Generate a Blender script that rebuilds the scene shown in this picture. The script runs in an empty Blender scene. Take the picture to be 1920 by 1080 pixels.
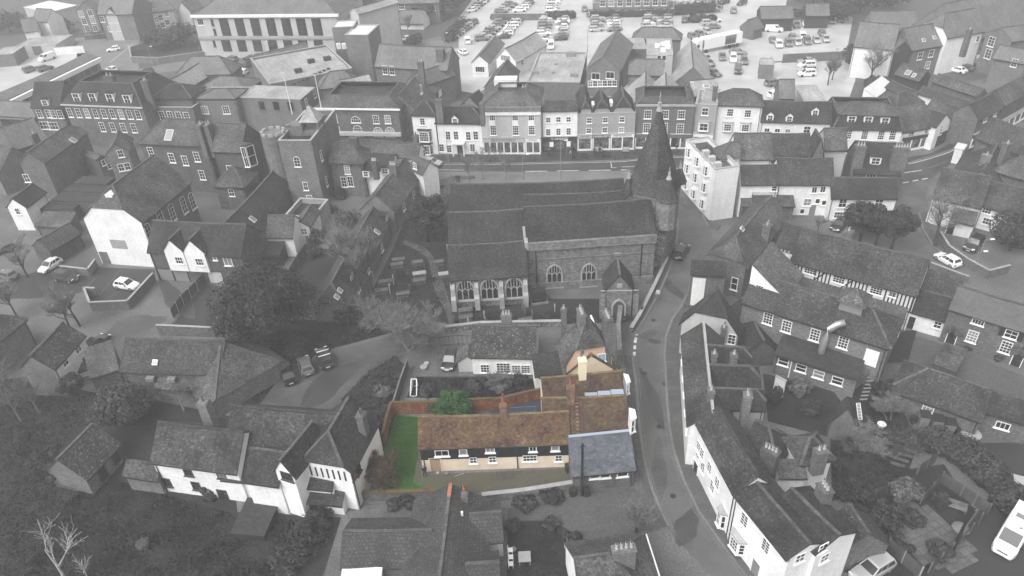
import bpy, bmesh, math, random
from mathutils import Vector, Matrix, noise
from mathutils.geometry import tessellate_polygon
random.seed(7)
R = math.radians
SC = bpy.context.scene
COL = SC.collection
# ------------------------------------------------------------------ camera
# drone camera 63 m above the street, pitched down, with a slight roll; pixel coordinates of the
# 1920x1080 photograph are turned into ground positions with the same camera model
FPX, CAMH, VPX, VPY = 1390.0, 63.0, 1068.9, 2547.3
_roll = math.atan2(VPX - 960, VPY - 540)
_pit = math.atan2(FPX, math.hypot(VPX - 960, VPY - 540))
_c, _s = math.cos(_roll), math.sin(_roll)
FW = Vector((0, math.cos(_pit), -math.sin(_pit)))
_u0 = Vector((0, math.sin(_pit), math.cos(_pit)))
_r0 = Vector((1, 0, 0))
RT = _c * _r0 - _s * _u0
UP = _c * _u0 + _s * _r0
CAM = Vector((0, 0, CAMH))
cd = bpy.data.cameras.new("camera")
cd.sensor_width = 36.0
cd.lens = 36.0 * FPX / 1920.0
cd.clip_start = 0.5
cd.clip_end = 3000
cam = bpy.data.objects.new("camera", cd)
COL.objects.link(cam)
m3 = Matrix((RT, UP, -FW)).transposed()
cam.matrix_world = Matrix.Translation(CAM) @ m3.to_4x4()
SC.camera = cam
# ------------------------------------------------------------------ light
W = bpy.data.worlds.new("World")
SC.world = W
W.use_nodes = True
wn = W.node_tree
bg = wn.nodes["Background"]
sky = wn.nodes.new("ShaderNodeTexSky")
sky.sky_type = 'NISHITA'
sky.sun_disc = False
SUN_EL, SUN_AZ = 52.0, 224.0
sky.sun_elevation = R(SUN_EL)
sky.sun_rotation = R(SUN_AZ)
sky.air_density = 1.0
sky.dust_density = 6.0
sky.ozone_density = 1.0
hsv = wn.nodes.new("ShaderNodeHueSaturation")
hsv.inputs["Saturation"].default_value = 0.0
wn.links.new(sky.outputs[0], hsv.inputs["Color"])
wn.links.new(hsv.outputs[0], bg.inputs["Color"])
bg.inputs["Strength"].default_value = 0.15
sl = bpy.data.lights.new("overcast_sun", 'SUN')
sl.energy = 0.5
sl.angle = R(60)
sl.color = (1.0, 0.99, 0.975)
so = bpy.data.objects.new("overcast_sun", sl)
COL.objects.link(so)
_sd = Vector((math.sin(R(SUN_AZ)) * math.cos(R(SUN_EL)),math.cos(R(SUN_AZ)) * math.cos(R(SUN_EL)),math.sin(R(SUN_EL))))
so.rotation_euler = _sd.to_track_quat('Z', 'Y').to_euler()
so.location = (0, 0, 120)
SC.view_settings.view_transform = 'Standard'
SC.view_settings.look = 'None'
SC.view_settings.gamma = 1.0
SC.view_settings.use_curve_mapping = False
SC.view_settings.exposure = EXPOSURE = 0.72
SC.render.engine = 'CYCLES'
SC.cycles.max_bounces = 5
SC.cycles.diffuse_bounces = 3
SC.cycles.volume_bounces = 1
SC.cycles.transparent_max_bounces = 6
SC.cycles.use_denoising = True
HAZE = 0.00085

# ------------------------------------------------------------------ pixel helpers
def ray(u, v):
    return FW + RT * ((u - 960) / FPX) + UP * ((540 - v) / FPX)
def P(u, v, z=0.0):
    d = ray(u, v)
    return CAM + d * ((z - CAMH) / d.z)
def hsolve(e, b):
    """height of a point seen at pixel e straight above the ground point seen at pixel b"""
    g = P(b[0], b[1], 0)
    p0 = P(e[0], e[1], 0)
    k = P(e[0], e[1], 1) - p0
    k.z = 0
    return max(0.3, k.dot(g - p0) / k.dot(k))

# ------------------------------------------------------------------ materials
MATS = {}
def _nt(name):
    m = bpy.data.materials.new(name)
    m.use_nodes = True
    nt = m.node_tree
    return m, nt, nt.nodes, nt.links, nt.nodes["Principled BSDF"]
def _math(ns, ls, op, a, b):
    n = ns.new("ShaderNodeMath"); n.operation = op
    for i, x in enumerate((a, b)):
        if isinstance(x, (int, float)): n.inputs[i].default_value = x
        else: ls.new(x, n.inputs[i])
    return n.outputs[0]
def _map(ns, ls, x, lo, hi, flo=0.0, fhi=1.0):
    n = ns.new("ShaderNodeMapRange"); n.clamp = True
    ls.new(x, n.inputs[0])
    for i, q in zip((1, 2, 3, 4), (flo, fhi, lo, hi)): n.inputs[i].default_value = q
    return n.outputs[0]
def _coord(ns, ls, kind):
    """UV in metres (planar per face) with a random shift per object, or world position"""
    if kind == 'uv':
        c = ns.new("ShaderNodeUVMap").outputs[0]
        oi = ns.new("ShaderNodeObjectInfo").outputs["Random"]
        s = _math(ns, ls, 'MULTIPLY', oi, 97.0)
        va = ns.new("ShaderNodeVectorMath"); va.operation = 'ADD'
        cx = ns.new("ShaderNodeCombineXYZ"); ls.new(s,cx.inputs[0]); ls.new(s,cx.inputs[2])
        ls.new(c, va.inputs[0]); ls.new(cx.outputs[0], va.inputs[1])
        return va.outputs[0]
    g = ns.new("ShaderNodeNewGeometry")
    return g.outputs["Position"]
def _noise(ns, ls, co, scale, detail=4, rough=0.6):
    n = ns.new("ShaderNodeTexNoise"); n.inputs["Scale"].default_value = scale
    n.inputs["Detail"].default_value = detail; n.inputs["Roughness"].default_value = rough
    ls.new(co, n.inputs["Vector"])
    return n.outputs[0]
def gmat(name,base,var=0.25,big=0.35,fine=3.0,rough=0.85,kind='uv',brick=None,bump=0.3,spec=0.3,speck=0.0,streak=0.0,tint=None):
    """neutral surface: base value varied by broad weathering, fine grain, optional courses and pale lichen specks"""
    if name in MATS: return MATS[name]
    if base < 0.3: base *= 0.58; speck *= 0.8
    m, nt, ns, ls, bs = _nt(name)
    co = _coord(ns, ls, kind)
    f = _map(ns, ls, _noise(ns, ls, co, big, 3), 1 - var, 1 + var, 0.3, 0.7)
    f2 = _map(ns,ls,_noise(ns,ls,co,fine * 1.5,3,0.8),1 - var,1 + var,0.36,0.64)
    f = _math(ns, ls, 'MULTIPLY', f, f2)
    hgt = f2
    if brick:
        bw, bh, amt, mort = brick
        b = ns.new("ShaderNodeTexBrick")
        b.inputs["Scale"].default_value = 1.0
        b.inputs["Brick Width"].default_value = bw
        b.inputs["Row Height"].default_value = bh
        b.inputs["Mortar Size"].default_value = mort
        b.inputs["Mortar Smooth"].default_value = 0.3
        b.inputs["Color1"].default_value = (1 - amt,) * 3 + (1,)
        b.inputs["Color2"].default_value = (1 + amt,) * 3 + (1,)
        b.inputs["Mortar"].default_value = (0.62,) * 3 + (1,)
        ls.new(co, b.inputs["Vector"])
        f = _math(ns, ls, 'MULTIPLY', f, b.outputs["Color"])
        hgt = b.outputs["Color"]
    if streak:
        mp = ns.new("ShaderNodeMapping"); mp.inputs["Scale"].default_value = (1.6,0.18,1)
        ls.new(co, mp.inputs["Vector"])
        s = _map(ns,ls,_noise(ns,ls,mp.outputs[0],1.0,4,0.7),1 - streak,1 + streak * 0.6,0.3,0.7)
        f = _math(ns, ls, 'MULTIPLY', f, s)
    v = _math(ns, ls, 'MULTIPLY', f, base)
    if speck:
        sp = _map(ns, ls, _noise(ns, ls, co, 4.2, 2, 0.5), 0.0, speck, 0.6, 0.7)
        v = _math(ns, ls, 'ADD', v, sp)
        sp2 = _map(ns, ls, _noise(ns, ls, co, 6.0, 2, 0.5), 1.0, 0.35, 0.6, 0.7)
        v = _math(ns, ls, 'MULTIPLY', v, sp2)
    if tint:
        mx = ns.new("ShaderNodeVectorMath"); mx.operation = 'SCALE'
        mx.inputs[0].default_value = tint; ls.new(v, mx.inputs["Scale"])
        ls.new(mx.outputs[0], bs.inputs["Base Color"])
    else:
        ls.new(v, bs.inputs["Base Color"])
    bs.inputs["Roughness"].default_value = rough
    bs.inputs["Specular IOR Level"].default_value = spec
    if bump:
        bp = ns.new("ShaderNodeBump"); bp.inputs["Strength"].default_value = bump
        bp.inputs["Distance"].default_value = 0.05
        ls.new(hgt, bp.inputs["Height"]); ls.new(bp.outputs[0], bs.inputs["Normal"])
    MATS[name] = m
    return m
def pmat(name, col, rough=0.5, metal=0.0, spec=0.5, coat=0.0):
    if name in MATS: return MATS[name]
    m, nt, ns, ls, bs = _nt(name)
    if isinstance(col, (int, float)): col = (col, col, col)
    bs.inputs["Base Color"].default_value = (*col, 1)
    bs.inputs["Roughness"].default_value = rough
    bs.inputs["Metallic"].default_value = metal
    bs.inputs["Specular IOR Level"].default_value = spec
    bs.inputs["Coat Weight"].default_value = coat
    MATS[name] = m
    return m
def cmat(name, stops, big=0.5, fine=4.0, brick=None, rough=0.9, bump=0.35, kind='uv'):
    """coloured weathered surface: a colour ramp over mixed noise (the one colour house and its garden)"""
    if name in MATS: return MATS[name]
    m, nt, ns, ls, bs = _nt(name)
    co = _coord(ns, ls, kind)
    a = _noise(ns, ls, co, big, 4, 0.65); b = _noise(ns, ls, co, fine, 4, 0.75)
    f = _math(ns,ls,'ADD',_math(ns,ls,'MULTIPLY',a,0.5),_math(ns,ls,'MULTIPLY',b,0.5))
    f = _map(ns, ls, f, 0.0, 1.0, 0.36, 0.64)
    hgt = b
    cr = ns.new("ShaderNodeValToRGB")
    el = cr.color_ramp.elements
    el[0].position, el[0].color = stops[0][0], (*stops[0][1], 1)
    el[1].position, el[1].color = stops[-1][0], (*stops[-1][1], 1)
    for p, c in stops[1:-1]:
        e = el.new(p); e.color = (*c, 1)
    ls.new(f, cr.inputs[0])
    out = cr.outputs[0]
    if brick:
        bw, bh, amt, mort = brick
        bk = ns.new("ShaderNodeTexBrick")
        bk.inputs["Scale"].default_value = 1.0
        bk.inputs["Brick Width"].default_value = bw; bk.inputs["Row Height"].default_value = bh
        bk.inputs["Mortar Size"].default_value = mort
        bk.inputs["Color1"].default_value = (1 - amt,) * 3 + (1,)
        bk.inputs["Color2"].default_value = (1 + amt,) * 3 + (1,)
        bk.inputs["Mortar"].default_value = (0.6,) * 3 + (1,)
        ls.new(co, bk.inputs["Vector"])
        mx = ns.new("ShaderNodeMix"); mx.data_type = 'RGBA'; mx.blend_type = 'MULTIPLY'
        mx.inputs[0].default_value = 1.0
        ls.new(out, mx.inputs[6]); ls.new(bk.outputs["Color"], mx.inputs[7])
        out = mx.outputs[2]; hgt = bk.outputs["Color"]
    ls.new(out, bs.inputs["Base Color"])
    bs.inputs["Roughness"].default_value = rough
    bs.inputs["Specular IOR Level"].default_value = 0.25
    bp = ns.new("ShaderNodeBump"); bp.inputs["Strength"].default_value = bump; bp.inputs["Distance"].default_value = 0.05
    ls.new(hgt, bp.inputs["Height"]); ls.new(bp.outputs[0], bs.inputs["Normal"])
    MATS[name] = m
    return m
TILE = (0.28, 0.19, 0.28, 0.012)
gmat('roof_dark', 0.050, 0.55, 0.3, 2.2, brick=TILE, speck=0.05, streak=0.2)
gmat('roof_tile', 0.075, 0.55, 0.3, 2.2, brick=TILE, speck=0.08, streak=0.25)
gmat('roof_mid', 0.125, 0.5, 0.3, 2.2, brick=TILE, speck=0.08, streak=0.25)
gmat('roof_pale', 0.15, 0.45, 0.3, 2.2, brick=TILE, speck=0.07, streak=0.25)
gmat('roof_hazed', 0.21, 0.22, 0.3, 2.2, brick=TILE, streak=0.25, rough=0.6, spec=0.4)  # lightened copy for far roofs: distance haze put into the colour
gmat('roof_hazed_pale', 0.31, 0.2, 0.3, 2.2, brick=TILE, streak=0.25, rough=0.55, spec=0.4)  # palest far roof, with the same haze fade in its base value
gmat('brick_hazed', 0.29, 0.15, 0.4, 2.5, brick=(0.3, 0.12, 0.25, 0.015), streak=0.12)  # brick of the far buildings, lightened so the colour carries haze
gmat('roof_moss', 0.072, 0.5, 0.45, 3.2, brick=TILE, speck=0.2, streak=0.15)
gmat('roof_church',0.052,0.45,0.25,2.6,brick=(0.22,0.15,0.4,0.01),speck=0.05,streak=0.3)
gmat('roof_slate',0.13,0.16,0.4,3.0,brick=(0.4,0.3,0.16,0.012),rough=0.6,spec=0.4)
gmat('roof_concrete',0.095,0.3,0.35,3.0,brick=(0.38,0.34,0.2,0.05),bump=0.8,speck=0.03)
gmat('felt', 0.30, 0.3, 0.18, 1.5, rough=0.55, spec=0.4, streak=0.25)
gmat('felt_dark', 0.055, 0.35, 0.3, 1.6, rough=0.6)
gmat('felt_white', 0.62, 0.12, 0.2, 1.5, rough=0.6)
gmat('white', 0.74, 0.08, 0.4, 2.0, bump=0.1, streak=0.09, rough=0.8)
gmat('pale', 0.43, 0.07, 0.4, 2.0, bump=0.1, streak=0.1)
gmat('stucco_grey', 0.30, 0.06, 0.4, 2.0, bump=0.1, streak=0.08)
gmat('stucco_mid', 0.20, 0.07, 0.4, 2.0, bump=0.1, streak=0.1)
gmat('brick_grey', 0.225, 0.18, 0.4, 2.5, brick=(0.3, 0.12, 0.3, 0.015), streak=0.15)
gmat('brick_dark', 0.165, 0.2, 0.4, 2.5, brick=(0.3, 0.12, 0.3, 0.015), streak=0.2)
gmat('brick_pale', 0.29, 0.16, 0.4, 2.5, brick=(0.3, 0.12, 0.25, 0.015), streak=0.12)
gmat('stone', 0.29, 0.2, 0.5, 3.0, brick=(0.5, 0.28, 0.25, 0.02), streak=0.25)
gmat('flint', 0.29, 0.35, 0.6, 5.0, brick=(0.26, 0.2, 0.6, 0.03), speck=0.22, bump=0.6)
gmat('boards', 0.05, 0.12, 0.4, 2.5, brick=(9.0, 0.22, 0.12, 0.02), bump=0.6, rough=0.6)
gmat('wood', 0.11, 0.25, 0.7, 5.0, streak=0.3)
gmat('wood_pale', 0.24, 0.22, 0.7, 5.0, streak=0.3)
gmat('timber', 0.028, 0.25, 0.7, 5.0)
gmat('lead', 0.34, 0.15, 0.6, 3.0, rough=0.5, spec=0.5)
gmat('ridge_grey', 0.15, 0.25, 0.6, 4.0, brick=(0.33, 0.5, 0.3, 0.03))
gmat('ridge_dark', 0.075, 0.25, 0.6, 4.0, brick=(0.33, 0.5, 0.3, 0.03))
gmat('stone_cap', 0.31, 0.18, 0.6, 4.0)
gmat('tomb', 0.17, 0.35, 0.9, 5.0, speck=0.1)
gmat('bark', 0.07, 0.35, 1.2, 6.0, kind='pos')
gmat('bark_pale', 0.33, 0.3, 1.2, 6.0, kind='pos')
gmat('twig', 0.29, 0.25, 0.8, 4.0, kind='pos')
gmat('bramble', 0.13, 0.4, 0.8, 4.0, kind='pos')
gmat('leaf_dark', 0.045, 0.55, 0.9, 3.0, kind='pos', bump=0, rough=0.6)
gmat('leaf_mid', 0.065, 0.55, 0.9, 3.0, kind='pos', bump=0, rough=0.6)
gmat('leaf_pale', 0.17, 0.35, 0.9, 3.0, kind='pos', bump=0, rough=0.6)
gmat('grass_grey', 0.036, 0.4, 0.25, 2.5, kind='pos', bump=0.5)
gmat('grass_blade', 0.050, 0.55, 0.5, 3.0, kind='pos', bump=0)
gmat('soil', 0.036, 0.4, 0.3, 2.2, kind='pos', bump=0.5)
gmat('gravel', 0.13, 0.35, 0.22, 4.0, kind='pos', bump=0.5)
gmat('asphalt', 0.155, 0.28, 0.22, 5.0, kind='pos', bump=0.1, rough=0.62, spec=0.4)
gmat('asphalt_wet', 0.078, 0.28, 0.2, 5.0, kind='pos', bump=0.05, rough=0.42, spec=0.5)
gmat('asphalt_dark', 0.050, 0.15, 0.12, 5.0, kind='pos', bump=0.1, rough=0.6, spec=0.4)
gmat('yard', 0.19, 0.35, 0.12, 3.0, kind='pos', bump=0.2, rough=0.7)
gmat('pavement',0.135,0.16,0.3,3.0,kind='pos',brick=(0.9,0.6,0.12,0.02),bump=0.2,rough=0.65)
gmat('pavement_wet',0.065,0.2,0.2,3.0,kind='pos',brick=(0.9,0.6,0.15,0.02),bump=0.1,rough=0.45)
gmat('concrete_wet_hazed', 0.42, 0.2, 0.12, 3.0, kind='pos', rough=0.38, spec=0.55, bump=0.05)  # wet finish by roughness; pale base has the far haze painted in
gmat('paving', 0.17, 0.2, 0.3, 3.0, kind='pos', brick=(0.6, 0.6, 0.18, 0.02), bump=0.2)
gmat('block_paving',0.15,0.13,0.2,3.0,kind='pos',brick=(0.21,0.11,0.25,0.012),bump=0.3)
gmat('concrete', 0.26, 0.2, 0.2, 3.0, kind='pos', rough=0.6)
gmat('line_paint', 0.55, 0.25, 0.9, 6.0, kind='pos', bump=0)
gmat('line_worn', 0.23, 0.3, 0.9, 6.0, kind='pos', bump=0)
pmat('frame_white', 0.78, 0.5)
pmat('frame_dark', 0.05, 0.5)
gmat('shop_glass', 0.16, 0.85, 0.9, 2.2, bump=0, rough=0.25, spec=0.5)
pmat('glass', 0.018, 0.08, spec=0.6)
pmat('glass_pale', 0.22, 0.2, spec=0.6)
pmat('iron', 0.018, 0.5)
pmat('metal', 0.42, 0.4, 0.6)
pmat('gutter', 0.025, 0.5)
pmat('pot_pale', 0.42, 0.8)
pmat('pot', 0.15, 0.85)
pmat('plastic_black', 0.022, 0.45)
pmat('plastic_grey', 0.20, 0.5)
pmat('car_white', 0.80, 0.3, coat=0.6)
pmat('car_silver', 0.55, 0.32, 0.5, coat=0.6)
pmat('car_grey', 0.17, 0.3, 0.4, coat=0.6)
pmat('car_dark', 0.030, 0.25, 0.2, coat=0.8)
pmat('car_black', 0.012, 0.22, 0.1, coat=0.8)
pmat('car_glass', 0.030, 0.06, spec=0.9)
pmat('tyre', 0.015, 0.8)
pmat('rim', 0.38, 0.35, 0.6)
pmat('lamp_clear', 0.75, 0.15)
pmat('lamp_red', 0.06, 0.2)
pmat('plate', 0.6, 0.5)
pmat('skin', 0.33, 0.6)
pmat('hair', 0.03, 0.7)
pmat('cloth_dark', 0.018, 0.9)
pmat('cloth_mid', 0.12, 0.9)
pmat('cloth_pale', 0.55, 0.9)
# colours of the one coloured house and its garden
cmat('rust_tile',[(0,(0.016,0.012,0.010)),(0.25,(0.055,0.033,0.023)),(0.45,(0.105,0.056,0.038)),(0.6,(0.085,0.065,0.030)),(0.78,(0.13,0.072,0.048)),(1,(0.20,0.15,0.075))],0.6,2.6,brick=TILE)
cmat('brown_tile',[(0,(0.022,0.016,0.014)),(0.45,(0.075,0.045,0.033)),(0.7,(0.080,0.060,0.033)),(1,(0.14,0.09,0.06))],0.5,2.6,brick=TILE)
cmat('stack_brick',[(0,(0.07,0.045,0.032)),(0.5,(0.17,0.095,0.062)),(1,(0.26,0.19,0.13))],0.8,4.0)
cmat('ridge_rust',[(0,(0.06,0.042,0.025)),(0.5,(0.14,0.10,0.055)),(1,(0.22,0.19,0.09))],0.9,3.0)
cmat('blue_slate',[(0,(0.050,0.056,0.066)),(0.5,(0.080,0.088,0.102)),(1,(0.125,0.133,0.150))],0.5,3.0,brick=(0.36,0.26,0.22,0.012),rough=0.55)
cmat('cream',[(0,(0.64,0.53,0.40)),(0.6,(0.74,0.625,0.485)),(1,(0.78,0.68,0.54))],0.3,1.5,bump=0.08)
cmat('pink',[(0,(0.55,0.36,0.26)),(0.6,(0.66,0.45,0.33)),(1,(0.70,0.50,0.38))],0.3,1.5,bump=0.08)
cmat('black_boards',[(0,(0.006,0.008,0.012)),(1,(0.017,0.020,0.027))],0.5,2.0,brick=(9.0,0.2,0.15,0.025),rough=0.6,bump=0.8)
cmat('red_brick',[(0,(0.10,0.040,0.022)),(0.5,(0.23,0.085,0.042)),(1,(0.34,0.17,0.09))],0.6,3.0,brick=(0.24,0.1,0.3,0.012))
cmat('moss_brick',[(0,(0.045,0.03,0.018)),(0.45,(0.13,0.07,0.035)),(0.7,(0.085,0.085,0.03)),(1,(0.16,0.14,0.06))],0.8,4.0)
cmat('lawn',[(0,(0.022,0.062,0.010)),(0.35,(0.024,0.105,0.012)),(0.7,(0.045,0.145,0.020)),(1,(0.085,0.16,0.035))],0.35,2.2,kind='pos',bump=0.5)
cmat('lawn_blade',[(0,(0.024,0.085,0.012)),(1,(0.075,0.19,0.034))],0.5,3.0,kind='pos')
cmat('mossy_path',[(0,(0.045,0.041,0.032)),(0.5,(0.088,0.080,0.062)),(0.8,(0.080,0.080,0.045)),(1,(0.13,0.115,0.085))],0.35,3.5,kind='pos')
cmat('green_leaf',[(0,(0.008,0.030,0.008)),(0.5,(0.018,0.070,0.014)),(1,(0.06,0.16,0.03))],0.9,3.0,kind='pos',rough=0.6)
cmat('brown_twig',[(0,(0.05,0.034,0.022)),(1,(0.17,0.12,0.08))],0.9,3.0,kind='pos')
cmat('orange_pot', [(0, (0.30, 0.085, 0.025)), (1, (0.48, 0.20, 0.06))], 0.9, 3.0)
cmat('red_ridge', [(0, (0.22, 0.07, 0.05)), (1, (0.40, 0.18, 0.13))], 0.9, 3.0)
pmat('red_pot', (0.34, 0.085, 0.06), 0.7)
pmat('lead_blue', (0.30, 0.34, 0.42), 0.5)
pmat('cream_flat', (0.74, 0.66, 0.47), 0.7)
pmat('door_tan', (0.36, 0.235, 0.165), 0.6)
pmat('blue_door', (0.25, 0.48, 0.62), 0.5)
pmat('deck_blue', (0.030, 0.038, 0.052), 0.55)
pmat('rail_blue', (0.10, 0.15, 0.24), 0.5)

# ------------------------------------------------------------------ mesh building
class MB:
    def __init__(s): s.v = []; s.f = []; s.m = []
    def face(s, pts, m=0):
        i = len(s.v); s.v.extend([tuple(p) for p in pts]); s.f.append(tuple(range(i,i + len(pts)))); s.m.append(m)
    def box(s, x0, x1, y0, y1, z0, z1, m=0):
        p = [(x0,y0,z0),(x1,y0,z0),(x1,y1,z0),(x0,y1,z0),(x0,y0,z1),(x1,y0,z1),(x1,y1,z1),(x0,y1,z1)]
        i = len(s.v); s.v.extend(p)
        for q in ((0,3,2,1),(4,5,6,7),(0,1,5,4),(1,2,6,5),(2,3,7,6),(3,0,4,7)):
            s.f.append(tuple(i + k for k in q)); s.m.append(m)
    def prism(s, poly, vec, m=0):
        """closed prism: polygon (list of 3d) extruded by vec"""
        n = len(poly); a = [Vector(p) for p in poly]; b = [p + Vector(vec) for p in a]
        nrm = Vector((0, 0, 0))
        for k in range(n): nrm += a[k].cross(a[(k + 1) % n])
        if nrm.dot(Vector(vec)) > 0: a, b = b, a
        i = len(s.v); s.v.extend([tuple(p) for p in a + b])
        s.f.append(tuple(i + k for k in range(n))); s.m.append(m)
        s.f.append(tuple(i + n + k for k in reversed(range(n)))); s.m.append(m)
        for k in range(n):
            k2 = (k + 1) % n
            s.f.append((i + k2, i + k, i + n + k, i + n + k2)); s.m.append(m)
    def bar(s, a, b, w, h=None, m=0, up=(0, 0, 1)):
        a = Vector(a); b = Vector(b); d = (b - a)
        if d.length < 1e-5: return
        h = h or w
        dn = d.normalized(); sd = dn.cross(Vector(up))
        if sd.length < 1e-3: sd = dn.cross(Vector((1, 0, 0)))
        sd.normalize(); u = sd.cross(dn)
        q = [a + sd * (-w / 2) + u * (-h / 2),a + sd * (w / 2) + u * (-h / 2),a + sd * (w / 2) + u * (h / 2),a + sd * (-w / 2) + u * (h / 2)]
        s.prism(q, d, m)
    def tube(s, pts, radii, n=6, m=0, cap=True):
        rings = []
        up = Vector((0.31, 0.17, 0.93))
        for k, p in enumerate(pts):
            p = Vector(p)
            d = (Vector(pts[min(k + 1, len(pts) - 1)]) - Vector(pts[max(k - 1, 0)]))
            if d.length < 1e-6: d = Vector((0, 0, 1))
            d.normalize()
            a = d.cross(up)
            if a.length < 0.05: a = d.cross(Vector((1, 0, 0)))
            a.normalize(); b = d.cross(a)
            i = len(s.v); rings.append(i)
            for j in range(n):
                t = 2 * math.pi * j / n
                q = p + (a * math.cos(t) + b * math.sin(t)) * radii[k]
                s.v.append(tuple(q))
        for k in range(len(rings) - 1):
            for j in range(n):
                j2 = (j + 1) % n
                s.f.append((rings[k] + j,rings[k] + j2,rings[k + 1] + j2,rings[k + 1] + j)); s.m.append(m)
        if cap:
            s.f.append(tuple(rings[0] + j for j in reversed(range(n)))); s.m.append(m)
            s.f.append(tuple(rings[-1] + j for j in range(n))); s.m.append(m)
    def cyl(s, x, y, z0, z1, r0, r1=None, n=10, m=0):
        s.tube([(x, y, z0), (x, y, z1)], [r0, r0 if r1 is None else r1], n, m)
    def mesh(s, name, mats, smooth=False, uv=True):
        me = bpy.data.meshes.new(name)
        me.from_pydata(s.v, [], s.f)
        for k in mats: me.materials.append(MATS[k] if isinstance(k, str) else k)
        me.polygons.foreach_set("material_index", s.m)
        if smooth: me.polygons.foreach_set("use_smooth", [True] * len(s.f))
        if uv:
            l = me.uv_layers.new(name="UVMap").data
            vs = s.v; k = 0; buf = [0.0] * (2 * len(l))
            for poly in me.polygons:
                n = poly.normal
                if abs(n.z) > 0.95: a = Vector((1, 0, 0))
                else: a = Vector((-n.y, n.x, 0)).normalized()
                b = n.cross(a)
                for vi in poly.vertices:
                    q = vs[vi]
                    buf[k] = a.x * q[0] + a.y * q[1] + a.z * q[2]
                    buf[k + 1] = b.x * q[0] + b.y * q[1] + b.z * q[2]
                    k += 2
            l.foreach_set("uv", buf)
        me.update()
        return me
    def obj(s, name, mats, parent=None, local=None, world=None, smooth=False, uv=True):
        if isinstance(mats, str): mats = [mats]
        return link(name, s.mesh(name, mats, smooth, uv), parent, local, world)
def link(name, me, parent=None, local=None, world=None):
    o = bpy.data.objects.new(name, me)
    COL.objects.link(o)
    if parent is not None: o.parent = parent
    if local is not None: o.matrix_local = local
    if world is not None: o.matrix_world = world
    return o
def tag(o, label=None, cat=None, group=None, kind=None):
    if label: o["label"] = label
    if cat: o["category"] = cat
    if group: o["group"] = group
    if kind: o["kind"] = kind
    return o
def thing(name, M, label, cat, group=None):
    o = bpy.data.objects.new(name, None)
    COL.objects.link(o)
    o.empty_display_size = 0.5
    o.matrix_world = M
    return tag(o, label, cat, group)
def struct(o): o["kind"] = "structure"; return o
def stuff(o): o["kind"] = "stuff"; return o
def clone(o, M=None, parent=None):
    c = o.copy(); COL.objects.link(c)
    for k in ("label", "category", "group"):
        pass
    if parent is not None:c.parent = parent; c.matrix_parent_inverse = o.matrix_parent_inverse; c.matrix_basis = o.matrix_basis
    if M is not None: c.matrix_world = M
    for ch in o.children: clone(ch, None, c)
    return c
def frame(p, ang):
    return Matrix.Translation(p) @ Matrix.Rotation(ang, 4, 'Z')
def pang(a, b):
    d = P(*b) - P(*a)
    return math.atan2(d.y, d.x)
ORD = ['first','second','third','fourth','fifth','sixth','seventh','eighth','ninth','tenth','eleventh','twelfth','thirteenth','fourteenth','fifteenth','sixteenth']
# ------------------------------------------------------------------ houses
class Wing:
    """one rectangular block of a building; local x along the front wall, y into the building, z up"""
    def __init__(s, root, M, L, D, z, pitch):
        s.root, s.M, s.L, s.D, s.z, s.t = root, M, L, D, z, math.tan(R(pitch))
        s.Mi = M.inverted()
        s.rh = z
    def loc(s, T=None):
        A = s.root.matrix_world.inverted() @ s.M
        return A @ T if T is not None else A
    def part(s, name, mb, mats, T=None, smooth=False):
        return mb.obj(name, mats, s.root, s.loc(T), None, smooth)
    def lray(s, u, v):
        o = s.Mi @ CAM
        d = s.Mi.to_3x3() @ ray(u, v)
        return o, d
    def on_face(s, face, u, v):
        o, d = s.lray(u, v)
        if face == 'f': t = -o.y / d.y
        elif face == 'b': t = (s.D - o.y) / d.y
        elif face == 'l': t = -o.x / d.x
        else: t = (s.L - o.x) / d.x
        return o + d * t
    def on_slope(s, u, v):
        """front slope: z = z0 + y*t"""
        o, d = s.lray(u, v)
        k = (s.z + o.y * s.t - o.z) / (d.z - d.y * s.t)
        return o + d * k
    def at_z(s, u, v, z):
        o, d = s.lray(u, v)
        return o + d * ((z - o.z) / d.z)
    def T(s, face, p):
        ang = {'f': 0, 'l': -math.pi / 2, 'r': math.pi / 2, 'b': math.pi}[face]
        return Matrix.Translation(p) @ Matrix.Rotation(ang, 4, 'Z')

_wr = random.Random(3)
def make_root(nm, label, cat, M, L, D, group=None):
    c = M @ Vector((L / 2, D / 2, 0)); c.z = 0
    Mr = Matrix.Translation(c) @ M.to_3x3().to_4x4()
    r = thing(nm, Mr, label, cat, group)
    return r

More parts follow.
